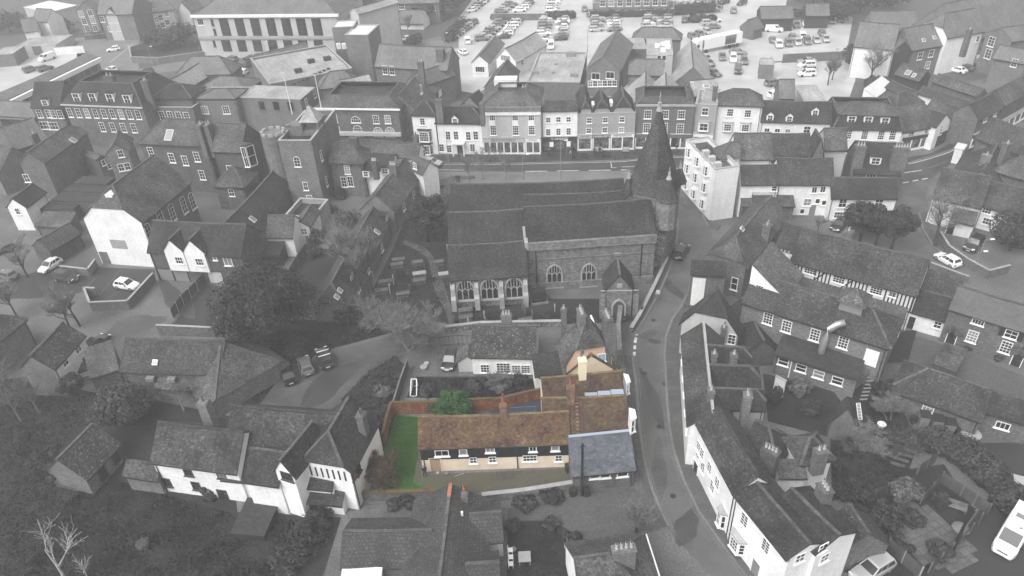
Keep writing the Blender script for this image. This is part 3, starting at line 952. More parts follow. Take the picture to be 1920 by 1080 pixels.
for k,(u,v,a,b,ag) in enumerate(((1215,627,2.2,.9,.5),(1226,640,1.2,.6,-.3),(1222,745,1.0,5.0,.05),(1235,880,1.2,4.0,-.2),(1290,985,1.6,2.4,-.5),(1262,540,1.2,3.2,.4),(1290,380,2.2,3.0,.1),(1100,311,9,1.0,0),(900,313,6,1.2,0),(250,610,6,2.2,.4),(330,560,2.2,6,.7),(620,720,3.0,5.0,-.5))):     # repairs and damp patches
    c = P(u,v,0); q = [c + Vector((math.cos(t) * a * .7 * (1 + .25 * math.sin(3 * t + k)),math.sin(t) * b * (1 + .25 * math.cos(2 * t + k)),0)) for t in [i * .5236 for i in range(12)]]
    q = [c + Matrix.Rotation(ag, 3, 'Z') @ (x - c) for x in q]
    poly('road_patch',q,.0068 if k < 8 or k > 8 else .0075,'asphalt_wet' if k % 3 else 'gravel',True)
for k,(u,v) in enumerate(((1208,700),(1236,800),(1262,930),(1246,720),(1268,480),(1225,600))):
    mb = MB(); mb.cyl(0,0,.0078,.012,.34,n=12); struct(mb.obj('drain_cover',['iron'],None,None,Matrix.Translation(P(u,v,0))))
# lane on the right
poly('lane',[(1690,347),(1745,337),(1737,365),(1723,400),(1731,432),(1751,464),(1800,492),(1835,512),(1820,535),(1760,512),(1715,488),(1640,470),(1585,440),(1590,425),(1690,425)],.005,'asphalt')
slab('pavement',[(1723,400),(1731,432),(1751,464),(1775,482),(1785,474),(1763,455),(1745,428),(1736,398)],.12,'pavement',range(0,3))
# painted lines
line('road_marking',[(760,309.7),(862,308.2),(960,308.2),(1167,303.2),(1205,299)],.14,.0085,'line_paint')
line('road_marking', [(1200, 294.9), (1330, 295)], .14, .0085, 'line_paint')
line('road_marking', [(985, 321.5), (1175, 318.5)], .22, .0105, 'line_paint', (4.2, 1.9))
line('road_marking', [(803, 317.5), (870, 319)], .16, .0085, 'line_paint')
line('road_marking', [(803, 331), (870, 332)], .14, .0105, 'line_worn')
line('road_marking',[(1145,302.5),(1147,314.5),(1156,314.5)],.14,.0095,'line_paint')
line('road_marking', [(1167, 313), (1235, 310)], .14, .0085, 'line_paint', (2.5, 4))
line('road_marking', [(1268, 315.5), (1340, 315)], .22, .0085, 'line_paint', (3.6, 2.0))
line('road_marking', [(1270, 304.5), (1340, 303.5)], .12, .0085, 'line_worn', (2.0, 4.0))
for x in (1294, 1322):     # painted letters on the carriageway
    for k in range(4):line('road_marking',[(x,296.5 + k * 2.3),(x + 16,296.5 + k * 2.3)],.14,.0085,'line_worn')
line('road_marking', [(1268, 338), (1325, 335)], .25, .0085, 'line_paint', (.9, .7))
line('road_marking', [(1275, 339), (1287, 388)], .14, .0085, 'line_worn', (1.2, .8))
line('road_marking', [(1693, 343), (1746, 333)], .3, .0085, 'line_paint', (1.2, .8))
line('road_marking',[(1696,324),(1728,319)],.18,.0085,'line_paint'); line('road_marking',[(1742,315),(1774,303)],.18,.0085,'line_worn')
line('road_marking',[(1704,307.5),(1742,298),(1778,286),(1824,264)],.16,.0085,'line_paint')
line('road_marking', [(1700, 344), (1693, 330)], .14, .0085, 'line_worn')
def off(pts, dx): return [(u + dx, v) for u, v in pts]
for dx in (3.2, 7.0): line('double_line', off(SL[1:11], dx), .09, .0085, 'line_worn')
for dx in (-3.2, -7.0): line('double_line', off(SR[10:19], dx), .09, .0085, 'line_worn')
line('road_marking',off([(1186,667),(1188,640),(1191,627)],3),.35,.0085,'line_paint',(.8,.55))
line('road_marking', [(1327, 428), (1336, 438)], .16, .0085, 'line_worn', (.6, .4))
# grounds
poly('gravel_drive',[(478,770),(505,735),(545,700),(600,668),(660,650),(720,634),(790,622),(812,640),(770,655),(735,668),(695,694),(665,722),(640,748),(610,790),(560,780)],.004,'gravel')
poly('rough_grass_ground',[(-60,720),(60,705),(170,735),(290,750),(430,780),(445,960),(640,970),(600,1100),(-60,1100)],.004,'grass_grey')
poly('garden_ground',[(430,640),(470,600),(640,600),(700,610),(740,622),(600,660),(520,715),(478,770),(430,760)],.0045,'soil')
poly('garden_ground',[(640,748),(695,694),(740,668),(765,690),(715,880),(700,900),(655,905),(660,790)],.0045,'soil')
poly('churchyard',[(690,560),(735,470),(770,385),(800,345),(846,342),(846,560),(1190,560),(1195,600),(1170,605),(880,612),(830,606),(700,606)],.004,'grass_grey')
poly('path',[(783,470),(800,482),(806,500),(815,545),(836,585),(846,625),(858,625),(850,590),(838,550),(824,510),(812,482),(800,465),(760,450),(755,456)],.008,'pavement')
poly('brick_drive',[(820,706),(818,668),(830,645),(884,645),(884,706)],.006,'paving')
poly('garden_lawn',[(762,745),(780,706),(884,706),(1006,710),(1014,738),(880,748)],.006,'grass_grey')
poly('lawn',[(742,777),(784,781),(789,838),(775,905),(792,906),(788,922),(718,922),(708,890),(724,830),(733,795)],.006,'lawn')
poly('path',[(785,835),(790,890),(1075,878),(1078,905),(985,918),(900,924),(840,930),(789,921),(792,906),(775,905)],.009,'mossy_path')
poly('patio', [(918, 778), (1020, 776), (1022, 742), (922, 744)], .012, 'deck_blue')
poly('block_paved_drive',[(948,1000),(950,953),(1010,946),(1060,932),(1085,922),(1190,914),(1236,968),(1246,990),(1130,1022),(1082,1042),(1080,1100),(948,1100)],.004,'block_paving')
poly('front_lawn',[(948,984),(985,976),(1020,976),(1050,984),(1076,1000),(1090,1026),(1084,1100),(948,1100)],.008,'grass_grey')
poly('path', [(930, 952), (952, 951), (950, 1100), (926, 1100)], .010, 'paving')
poly('patio', [(650, 946), (775, 940), (772, 972), (652, 974)], .006, 'paving')
poly('court_yard',[(100,500),(150,500),(290,505),(292,520),(245,575),(175,580),(160,548),(60,560),(0,560),(0,530)],.004,'asphalt_dark')
poly('court_yard',[(330,600),(385,530),(440,545),(445,600),(415,628),(300,622)],.004,'asphalt_dark')
poly('back_garden',[(540,520),(560,465),(640,468),(600,550),(560,580)],.005,'grass_grey')
poly('garden_ground',[(1555,770),(1640,700),(1690,760),(1720,830),(1700,900),(1560,940)],.004,'grass_grey')
poly('garden_ground',[(1430,700),(1560,730),(1590,770),(1555,820),(1440,790)],.0045,'soil')
poly('garden_ground',[(1600,930),(1700,880),(1770,870),(1830,960),(1740,1080),(1620,1090),(1560,1060),(1640,1000)],.006,'soil')
poly('parking_road',[(1760,830),(1960,830),(1960,1100),(1720,1100),(1760,1060),(1840,950),(1880,900)],.004,'asphalt_dark')
poly('paved_yard',[(1688,620),(1780,650),(1960,720),(1960,760),(1855,735),(1690,685),(1655,680)],.004,'block_paving')
poly('lawn_verge',[(1660,680),(1690,622),(1720,618),(1702,680)],.008,'grass_grey')
# car parks
poly('town_ground',[(-200,-60),(2100,-60),(2100,100),(1900,130),(1700,190),(1430,190),(620,190),(300,170),(-200,230)],.002,'pavement')
poly('car_park',[(800,160),(840,60),(900,-20),(1480,-20),(1460,70),(1440,120),(1420,180),(1350,200),(1100,160),(980,190)],.004,'concrete_wet_hazed')
poly('top_road',[(1330,-10),(1400,-10),(1420,60),(1460,150),(1440,200),(1395,200),(1360,90)],.007,'concrete_wet_hazed')
poly('car_park', [(1436, 42), (1600, 30), (1585, 110), (1448, 115)], .006, 'concrete_wet_hazed')
poly('car_park',[(1446,118),(1600,106),(1604,150),(1590,190),(1436,196)],.008,'concrete_wet_hazed')
poly('far_road',[(140,72),(260,60),(260,130),(330,115),(480,105),(640,110),(860,60),(860,90),(640,125),(470,118),(330,132),(220,150),(150,150)],.005,'concrete')
poly('yard',[(-40,140),(40,104),(150,90),(160,100),(100,130),(-40,190)],.005,'concrete_wet_hazed')
poly('grass_bank',[(245,88),(330,62),(372,60),(385,110),(300,118),(250,116)],.009,'grass_grey')
line('road_marking', [(205, 118), (250, 82)], .14, .0095, 'line_paint')
line('road_marking',[(938,3),(912,35)],.16,.008,'line_paint',(2,1.2)); line('road_marking',[(1078,28),(1085,34)],.4,.009,'line_paint'); line('road_marking',[(1090,28),(1102,35)],.3,.009,'line_paint')
line('road_marking',[(1553,61),(1567,67)],.5,.009,'line_paint'); line('road_marking',[(1556,93),(1576,88)],.5,.009,'line_paint')
for k in range(6):line('bay_line',[(1466 + k * 19,98 - k * 2.4),(1454 + k * 19,78 - k * 2)],.1,.009,'line_paint')
for k in range(5):line('bay_line',[(196 + k * 12 - 30,575 - k * 14),(210 + k * 12 - 30,561 - k * 14)],.1,.008,'line_worn')
line('bay_line',[(125,575),(185,515)],.1,.0085,'line_worn'); line('bay_line',[(200,560),(248,532)],.1,.0085,'line_worn')
# flagstones of the small patio garden, each laid on its own
pv0 = P(1716,1020,0); ex_ = (P(1790,985,0) - pv0).normalized(); ey_ = Vector((-ex_.y,ex_.x,0))
fb = {}
flags = bpy.data.objects.new('flagged_terrace',None); COL.objects.link(flags); flags.matrix_world = Matrix.Translation(pv0); tag(flags,'flagged garden terrace of mixed pale and dark square slabs','terrace')
rr_ = random.Random(5)
for i in range(-1, 6):
    for j in range(-4, 5):
        if abs(j) + abs(i - 2.5) > 6.2: continue
        dk_ = rr_.random() < .16
        if dk_ not in fb:
            mb = MB(); mb.box(-.41,.41,-.41,.41,0,.05); fb[dk_] = mb.mesh('flagstone',['stucco_mid' if dk_ else 'paving'])
        p = ex_ * (i * .86) + ey_ * (j * .86)
        link('flagstone',fb[dk_],flags,Matrix.Translation((p.x,p.y,rr_.uniform(.0,.025))) @ Matrix.Rotation(math.atan2(ex_.y,ex_.x) + rr_.uniform(-.02,.02),4,'Z'))
# garden steps
stp = bpy.data.objects.new('garden_steps',None); COL.objects.link(stp); sp0 = P(1697,862,0); stp.matrix_world = Matrix.Translation(sp0); tag(stp,'five pale slab steps in the dark garden beside the hedge','steps')
for k in range(5):
    a = P(1683 + k * 6.5,872 - k * 7,0) - sp0; mb = MB(); mb.box(-.7,.7,-.2,.2,0,.1); mb.obj('step',['paving'],stp,Matrix.Translation((a.x,a.y,.05 + .14 * k)) @ Matrix.Rotation(R(-28),4,'Z'))

# ================================================================== walls, fences, rails
def wall(nm,label,pts,h,m='brick_grey',th=.24,cap='stone_cap',cat='wall',group=None,z0=0):
    w = [P(p[0], p[1], 0) for p in pts]
    r = thing(nm, Matrix.Translation(w[0]), label, cat, group)
    for i in range(len(w) - 1):
        a, b = w[i] - w[0], w[i + 1] - w[0]
        L = (b - a).length
        M = Matrix.Translation(a) @ Matrix.Rotation(math.atan2(b.y - a.y,b.x - a.x),4,'Z')
        mb = MB(); mb.box(0,L,-th / 2,th / 2,0,h - .01); mb.obj('wall_face',[m],r,M)
        if cap:mb = MB(); mb.box(-.04,L + .04,-th / 2 - .05,th / 2 + .05,h - .008,h + .07); mb.obj('coping',[cap],r,M)
    return r
_fp = {}
def fence(nm, label, pts, h, m='wood', pw=1.8, cat='fence', group=None, post='wood_pale'):
    w = [P(p[0], p[1], 0) for p in pts]
    r = thing(nm, Matrix.Translation(w[0]), label, cat, group)
    for i in range(len(w) - 1):
        a,b = w[i] - w[0],w[i + 1] - w[0]; L = (b - a).length; n = max(1,round(L / pw)); s = L / n
        M = Matrix.Translation(a) @ Matrix.Rotation(math.atan2(b.y - a.y,b.x - a.x),4,'Z')
        key = (round(s, 2), h, m)
        if key not in _fp:
            mb = MB()
            for k in range(int(h / .15)):mb.prism([(.06,-.015,.05 + k * .15),(.06,-.035,.05 + k * .15),(.06,.0,.05 + k * .15 + .17),(.06,.01,.05 + k * .15 + .17)],(s - .12,0,0))
            q = MB(); q.box(-.06, .06, -.06, .06, 0, h + .12)
            _fp[key] = (mb.mesh('panel', [m]), q.mesh('post', [post]))
        for k in range(n):
            link('panel', _fp[key][0], r, M @ Matrix.Translation((k * s, 0, 0)))
            link('post', _fp[key][1], r, M @ Matrix.Translation((k * s, 0, 0)))
        link('post', _fp[key][1], r, M @ Matrix.Translation((L, 0, 0)))
    return r
def railing(nm, label, pts, h, m='iron', step=.5, cat='railing', bar=.035, group=None):
    w = [P(p[0], p[1], 0) for p in pts]
    r = thing(nm, Matrix.Translation(w[0]), label, cat, group)
    for i in range(len(w) - 1):
        a, b = w[i] - w[0], w[i + 1] - w[0]
        mb = MB(); mb.bar(a + Vector((0,0,h)),b + Vector((0,0,h)),.05); mb.bar(a + Vector((0,0,.15)),b + Vector((0,0,.15)),.04)
        n = max(2, int((b - a).length / step))
        for k in range(n + 1):
            p = a + (b - a) * k / n; mb.bar(p, p + Vector((0, 0, h)), bar)
        stuff(mb.obj('rails', [m], r))
    return r
wall('garden_wall','old red brick wall along the back of the bright green lawn',[(738,776),(792,775),(860,772),(925,768)],1.9,'red_brick',cap='moss_brick')
wall('garden_wall','red brick wall along the left side of the bright green lawn',[(737,776),(728,806),(722,834)],1.9,'red_brick',cap='moss_brick')
wall('garden_wall','grey boundary wall and fence line from the drive down to the red brick wall',[(766,690),(752,730),(739,774)],1.5,'wood',th=.12,cap='wood_pale')
wall('garden_wall','low brick wall with mossy orange top between lawn and bungalow',[(648,938),(730,937),(820,934),(860,930)],1.3,'brick_grey',th=.35,cap='moss_brick')
wall('retaining_wall','grey stone wall from the bungalow flue to the slate roofed lean-to',[(905,940),(985,931),(1078,916)],1.1,'stone',th=.4)
wall('garden_wall','brick wall with red top behind the cottage terrace',[(925,768),(990,752),(1018,747)],1.6,'red_brick',cap='moss_brick')
wall('side_wall','tall pale topped wall between grey roofed house and the street',[(1160,690),(1158,640),(1162,606)],3.0,'stone',th=.5,cap='stone')
wall('churchyard_wall','long low churchyard wall following the street past the church porch',[(1183,625),(1200,597),(1226,545),(1250,492)],1.0,'flint',th=.4)
wall('churchyard_wall','low dark wall along the south side of the churchyard',[(835,622),(900,614),(1000,612),(1060,611)],.9,'flint',th=.4)
wall('yard_wall','brick wall round the raised parking court below the white hall',[(175,583),(245,580),(292,528)],1.6,'brick_grey')
wall('yard_wall','left side of the parking court wall with short return',[(175,583),(164,555),(184,556)],1.6,'brick_grey')
wall('yard_wall','brick wall in front of the walled yard by the big evergreen',[(300,627),(405,632),(430,582)],1.7,'brick_grey')
wall('yard_wall','low brick wall with planter in front of the white hall',[(118,512),(170,518),(183,500)],1.4,'brick_grey')
wall('yard_wall','curving brick wall of the cottage garden beside the lane',[(1757,445),(1775,475),(1810,500),(1850,522),(1888,512)],1.4,'brick_grey')
wall('yard_wall','brick wall between white car and brick terrace gardens',[(1742,505),(1800,527),(1812,531)],1.2,'brick_grey')
wall('edge_wall','pale curved retaining wall at the far corner below the brick flats',[(160,75),(215,70),(285,64)],1.5,'brick_grey')
wall('edge_wall','pale brick wall round the grass bank before the civic building',[(244,96),(250,118),(300,120),(385,108)],1.8,'brick_pale')
wall('yard_wall','white wall beside the pale flat roofed warehouse',[(106,103),(160,99)],2.2,'white')
wall('yard_wall','long dark hedge topped wall dividing the two rows of parked cars',[(921,38),(1028,38)],2.0,'brick_grey')
wall('yard_wall','low dark wall below the right hand car park',[(1466,118),(1590,112)],2.2,'brick_grey')
wall('garden_wall','white rendered end wall by the dark shrub behind the street terrace',[(1449,735),(1467,745)],2.6,'white')
fence('fence','curved timber panel fence round the dark lawn behind the big evergreen',[(545,520),(560,495),(578,470)],1.6)
fence('fence','timber fence with tall posts beside the walled yard',[(325,598),(345,572),(372,545),(388,528)],1.7,post='stone_cap')
fence('fence','timber fence along the back of the flagged terrace garden',[(1725,945),(1762,905),(1800,930),(1850,965)],1.6)
fence('fence','timber fence between flagged terrace and the white van',[(1850,965),(1800,1020),(1740,1075)],1.6)
fence('fence','timber fence at the near side of the terrace garden by the parked car',[(1662,1030),(1690,1055),(1722,1085)],1.7)
fence('fence','short timber fence beside the garden steps',[(1718,890),(1752,868)],1.6)
fence('fence','timber fence from the pale bush to the terrace garden',[(1615,950),(1660,925)],1.5)
railing('railing','black iron gate rails behind the small black car',[(826,650),(860,646),(886,648)],1.6)
railing('handrail','pale blue railings round the dark patio behind the cottage',[(955,776),(1005,773)],1.0,'rail_blue',.35)
railing('railing','iron rails along the pavement edge below the brick tower',[(610,360),(640,368)],1.1)
# fire stair by the inn
fs = thing('fire_stair',Matrix.Translation(P(1628,735,0)),'dark steel fire stair rising beside the inn extension to the white door','stair')
a0 = P(1618, 752, 0) - P(1628, 735, 0); b0 = P(1640, 692, 0) - P(1628, 735, 0); b0.z = 3.0
for s in (-.5, .5):
    mb = MB(); mb.bar(a0 + Vector((s,0,0)),b0 + Vector((s,0,0)),.08,.25); mb.bar(a0 + Vector((s,0,1)),b0 + Vector((s,0,1)),.05); mb.obj('stringer',['iron'],fs)
for k in range(14):
    p = a0.lerp(b0,(k + .5) / 14); mb = MB(); mb.box(-.5,.5,-.13,.13,-.02,.02); mb.obj('tread',['metal'],fs,Matrix.Translation(p))
# ladder roof strip
ldr = thing('ladder',Matrix.Translation(P(1612,790,0)),'pale ladder lying beside the grey garden shed','ladder')
q0 = Vector((0, 0, .3)); q1 = P(1607, 763, 0) - P(1612, 790, 0) + Vector((0, 0, .6))
for s in (-.22,.22):mb = MB(); mb.bar(q0 + Vector((s,0,0)),q1 + Vector((s,0,0)),.07); mb.obj('rail',['frame_white'],ldr)
for k in range(12):p = q0.lerp(q1,k / 11); mb = MB(); mb.bar(p + Vector((-.22,0,0)),p + Vector((.22,0,0)),.06); mb.obj('rung',['frame_white'],ldr)
# ================================================================== the coloured house and its neighbours
c1 = H('cottage','cream cottage with black weatherboarded upper floor and rusty mossy tiled roof',(786,843),(1068,833.3),(793,888),'gable',r=(860,781),wall='cream',roofm='rust_tile',cat='cottage',ridge='ridge_rust',pitch=44)
cot = c1
ZB = 1.92; nb = int((c1.z - ZB) / .23)
bm_ = MB(); bm_.prism([(0, -.03, 0), (0, -.075, 0), (0, -.03, .25)], (c1.L, 0, 0))
bme = bm_.mesh('weatherboard', ['black_boards'])
for k in range(nb):
    link('weatherboard', bme, c1.root, c1.loc(Matrix.Translation((0, 0, ZB + k * .23))))
for (u,v,a,h,c,r) in ((828.5,848.5,1.45,.75,2,1),(868.5,846.5,.8,.8,1,1),(919,842.5,.9,.6,2,1),(999,840.5,.75,.65,2,1),(1041,839,.8,.65,1,1)):
    p = c1.on_face('f', u, v); p.y = -.08
    win_at(c1,c1.T('f',p),a,h,c,r,glass='glass' if c == 2 and u != 919 else 'glass_pale')
for (u,v,a,c) in ((887.5,863,.75,2),(923.5,861.5,.85,2),(993.5,859,1.5,4),(1047.5,859,.75,2)):
    win(c1, 'f', u, v, a, .8, c, 2, glass='glass')
door(c1, 'f', 817, 873, 1.15, 2.05, 'door_tan', 'cream')
p = c1.on_face('f',970.5,870); dpm = MB(); dpm.cyl(p.x,-.1,.05,c1.z - .1,.06,n=8); c1.part('downpipe',dpm,['gutter'])
c2 = H('x','',(1020,832.6),(1178,827.6),c1.z - .3,'gable',r=(1100,746),root=c1,wall='cream',roofm='brown_tile',ridge='ridge_rust',pitch=44,gut=False)
c3 = H('x','',(1075,895),(1190,883),(1081,926),'lean',r=(1130,814.5),root=c1,wall='brick_grey',roofm='blue_slate',pitch=40)
mb = MB(); mb.bar((0,c3.D,c3.rh + .2),(c3.L,c3.D,c3.rh + .2),.35,.07); c3.part('flashing',mb,['lead_blue'])
wins(c3, 'f', [(1116, 893), (1134, 892), (1167, 889.5)], 1.1, .45, 1, 1)
c4 = H('x','',(1021,760),(1172,746),5.0,'gable',r=(1090,704),root=c1,wall='cream',roofm='brown_tile',ridge='ridge_rust',pitch=42,gut=False)
c5 = HG('x','',(1062,702),(1153,693),4.6,ap=(1107,667),e=(1110,640),root=c1,wall='cream',roofm='rust_tile',ridge='ridge_rust',gut=False)
for (w_, a, b) in ((c2, (1096, 740), (1168, 735)),):
    mb = MB()
    for k in range(3):
        mb.box(w_.L * (.52 + .16 * k),w_.L * (.52 + .16 * (k + 1)) - .06,w_.D / 2 + .5 + k * .1,w_.D / 2 + 1.3 + k * .1,w_.rh - .5 + k * .08,w_.rh - .42 + k * .08)
    w_.part('flashing', mb, ['lead_blue'])
vg = MB()   # raised verge tiles where the roof steps
t44 = c2.t
for k in range(11):
    y = c2.D / 2 * k / 11
    vg.box(3.55,3.85,y,y + c2.D / 2 / 11 - .04,c2.z + y * t44 + .13,c2.z + y * t44 + .3)
c2.part('verge_tiles', vg, ['stack_brick'])
# two brick stacks with red pots, one cream stack
chimney(c1, 943, 758, 1.6, .75, .6, 0, 'stack_brick')
def big_pot(w, u, v, zt, m='red_pot'):
    p = w.at_z(u, v, zt)
    return link('chimney_pot', pot_mesh(m), w.root, w.loc(Matrix.Translation(p)))
big_pot(c1, 943, 753, c1.rh + 1.6)
big_pot(c1, 943, 746, c1.rh + 1.6)
chimney(c2, 1070, 724, 2.0, .8, .7, 0, 'stack_brick')
big_pot(c2, 1070, 720, c2.rh + 2.0); big_pot(c2, 1070, 714, c2.rh + 2.0)
chimney(c4,1092,672,2.6,.85,.75,0,'cream_flat'); big_pot(c4,1090,668,c4.rh + 2.55,'pot')
big_pot(c4, 1093, 662, c4.rh + 2.55, 'pot')
bay(c2, 'r', 1180, 792, 1.6, 2.2, .5, 'frame_white', roofm='frame_white')
bay(c4, 'r', 1171, 724, 1.4, 2.0, .4, 'lead_blue', roofm='frame_white')
# pink fronted house behind
pk = HG('town_house','house with half hipped grey roof and pink washed gable behind the cottage',(1058,690),(1152,676),5.6,ap=(1108,611),e=(1113,567),hip=.62,hipfar=1.0,wall='brick_grey',roofm='roof_mid',gable_m='pink')
win(pk, 'l', 1128, 670, .9, 1.0, 2, 1, glass='blue_door', fr='frame_white')
chimney(pk, 1090, 583, .9, 1.6, .7, 4, 'brick_pale', along='x')
chimney(pk, 1139, 590, .6, 1.8, .8, 4, 'brick_grey', along='x')
mb = MB(); mb.box(4.4,5.8,1.0,1.2,pk.z + .9,pk.z + 2.2); pk.part('dormer',mb,['frame_white'])
# white bungalow cottage with dark slate roof behind the garden
wc = H('cottage','low white cottage with speckled grey roof and three small paned windows',(884,671),(1004,673),(884,704),'gable',r=(960,612),wall='white',roofm='roof_moss',cat='cottage',pitch=40)
win(wc,'f',909.5,691,1.1,1.2,3,3); win(wc,'f',968,693,1.1,1.2,3,4); win(wc,'f',985.5,693,1.1,1.2,3,4)
win(wc, 'f', 944, 692, 1.7, 1.5, 4, 4)
chimney(wc,949,588,.7,1.3,.8,3,'brick_pale'); chimney(wc,1057,578,1.8,.7,.7,1,'brick_grey')
lk = H('x','',(1004,707),(1062,700),2.6,'lean',r=(1040,660),root=wc,wall='white',roofm='roof_dark',pitch=35)
ps = HR('x','',(875,668),(878,645),2.6,hw=1.2,root=wc,wall='pale',roofm='roof_pale',pitch=40,gut=False)

# ================================================================== bungalow in front
bg_ = HR('bungalow','large tiled bungalow with pale ridge and orange end ridge tile by the front wall',(822,1100),(845,911),5.1,q=(917,1012),wall='brick_pale',roofm='roof_concrete',cat='bungalow',pitch=31)
HR('x','',(645,998),(809,995.5),4.4,q=(690,1066),root=bg_,wall='brick_pale',roofm='roof_concrete',pitch=31)
HR('x','',(882,966),(938,961),4.1,hw=2.0,root=bg_,wall='pale',roofm='roof_concrete',pitch=34)
HR('x','',(874,1060),(934,1055),4.1,hw=2.0,root=bg_,wall='pale',roofm='roof_concrete',pitch=34)
mb = MB(); mb.bar((bg_.L - 1.5,bg_.D / 2,bg_.rh + .22),(bg_.L + .1,bg_.D / 2,bg_.rh + .22),.36,.24); bg_.part('end_ridge_tile',mb,['red_ridge'])
chimney(bg_,871,925,.15,.7,.6,0,'brick_grey'); big_pot(bg_,870,917,bg_.rh + .2,'orange_pot')
mb = MB(); mb.cyl(bg_.L - 3.0,2.3,3.2,4.9,.12,n=8); bg_.part('flue_pipe',mb,['frame_white'])
gl = H('conservatory','white glass roofed conservatory against the front bungalow wall',(640,1098),(712,1096),2.3,'lean',r=(680,1072),wall='frame_white',roofm='felt_white',cat='conservatory',pitch=15)
# house with four pots bottom right of the bungalow
fh = HR('town_house','house with broad four pot chimney at the bottom edge beside the street',(1078,1049),(1238,1028),7.2,hw=4.6,wall='white',roofm='roof_mid',hipR=1.0,pitch=42)
chimney(fh, 1170, 1026, 1.0, 2.0, .8, 4, 'brick_pale')
mb = MB(); mb.box(-.1,fh.L + .3,fh.D - .05,fh.D + .25,fh.z - .6,fh.z - .05); fh.part('parapet',mb,['stone_cap'])
mb = MB(); mb.box(fh.L,fh.L + .3,-4,fh.D,0,fh.z + .05); fh.part('parapet',mb,['white'])

# ================================================================== white farmhouse bottom left
f1 = H('farmhouse','rambling white farmhouse with several dark tiled roofs and a timbered wing',(283,869),(443,890),(307,925),'gable',r=(350,799),wall='white',roofm='roof_tile',cat='farmhouse',ridge='ridge_dark')
wins(f1,'f',[(353,886),(415,891)],.95,.8,2,2,fr='frame_dark'); wins(f1,'f',[(311,904),(368,911)],.95,1.1,2,3,fr='frame_dark')
door(f1, 'f', 415, 920, 1.0, 1.4, 'plastic_black', 'frame_dark')
f2 = HR('x','',(437,762),(640,778),f1.rh + .9,hw=5.4,root=f1,wall='white',roofm='roof_tile',ridge='ridge_dark')
f3 = HR('x','',(597,842),(653,748),f1.rh + 1.0,q=(674,864),root=f1,wall='white',roofm='roof_dark',hipL=.8,ridge='ridge_grey')
f4 = HG('x','',(514,886),(556,899),f3.z + .2,ap=(531,866),e=(568,790),root=f1,wall='white',roofm='roof_dark',gut=False)
win(f4, 'l', 538, 893, 1.3, 1.0, 3, 2, fr='frame_dark')
f5 = H('x','',(458,905),(522,914),f1.z - .4,'gable',r=(505,846),root=f1,wall='white',roofm='roof_dark',pitch=40)
f6 = H('x','',(514,938),(640,950),(519,958),'lean',r=(575,906),root=f1,wall='white',roofm='roof_tile',pitch=33)
win(f6,'f',541,944,.6,.9,1,2,fr='frame_dark'); door(f6,'f',594,957,1.2,1.9,'plastic_black','frame_dark')
tb = MB()   # dark timbers of the hipped wing's end
for k in range(8):
    y = f3.D * (.1 + .11 * k)
    o = MB(); o.box(-.05,0.02,y,y + .16,f3.z - 1.5,f3.z - .15); o.obj('timber_stud',['timber'],f1.root,f3.loc())
winrow(f3, 'l', (590, 906), (612, 911), 2, 1.1, 1.0, 3, 2, fr='frame_dark')
wins(f3, 'f', [(672, 880), (655, 905)], .9, 1.0, 2, 2, fr='frame_dark')
chimney(f2,380,752,1.3,1.1,1.0,1,'brick_pale','pot'); chimney(f3,676,775,.5,1.0,.8,2,'brick_grey','pot')
dk = H('shed_roof','low dark ribbed flat roofed store in the rough garden',(434,1000),(494,1004),.9,'flat',r=(478,937),wall='boards',roofm='felt_dark',cat='store',par=0.0,ridge=None,gut=False)
ob = HR('outbuilding','small brick outbuilding with lichen covered tiled roof and dark door openings',(108,862),(173,797),5.0,q=(197,866),wall='brick_pale',roofm='roof_moss',cat='outbuilding')
wins(ob,'f',[(216,855),(194,890)],1.0,1.9,1,1,sill=False,fr='frame_dark',glass='gutter')
ob2 = H('x','',(231,894),(294,903),2.4,'lean',r=(278,870),root=f1,wall='brick_pale',roofm='roof_tile',pitch=38)
# outbuildings mid left
wo = HR('house','small house with white gable wall and steep pale flecked roof',(57,668),(117,606),6.6,q=(128,667),wall='white',roofm='roof_moss',cat='cottage',gable_m='brick_pale')
wins(wo, 'f', [(146, 654), (122, 679), (159, 674)], 1.0, 1.0, 2, 2)
wl0 = H('x','',(106,712),(178,689),1.1,'lean',r=(140,687),root=wo,wall='white',roofm='roof_pale',pitch=25)
be = H('house','brick house with dark hipped roof cut by the left edge',(-60,690),(50,601),4.2,'gable',d=9,wall='brick_pale',roofm='roof_mid',hipR=1.0)
ba = H('barn','long low barn with lichened roof, hipped end and pale brick side',(226,698),(412,704),3.9,'gable',r=(320,637),wall='brick_grey',roofm='roof_tile',cat='barn',pitch=40)
b2 = H('x','',(290,730),(436,737),2.3,'lean',r=(360,703),root=ba,wall='brick_pale',roofm='roof_mid',pitch=24)
b3 = H('x','',(170,711),(222,695),2.3,'lean',r=(205,640),root=ba,wall='brick_grey',roofm='roof_pale',pitch=22)
b4 = HR('x','',(410,640),(452,672),ba.rh - .3,hw=5.2,root=ba,wall='brick_pale',roofm='roof_mid',hipR=.9,pitch=38)
skylight(ba, 292, 680, .7, .7)
mb = MB()
for x in (3.4, 6.2): mb.box(x, x + 1.0, -.9, -.25, 3.0, 3.5)
ba.part('air_unit', mb, ['plastic_grey'])

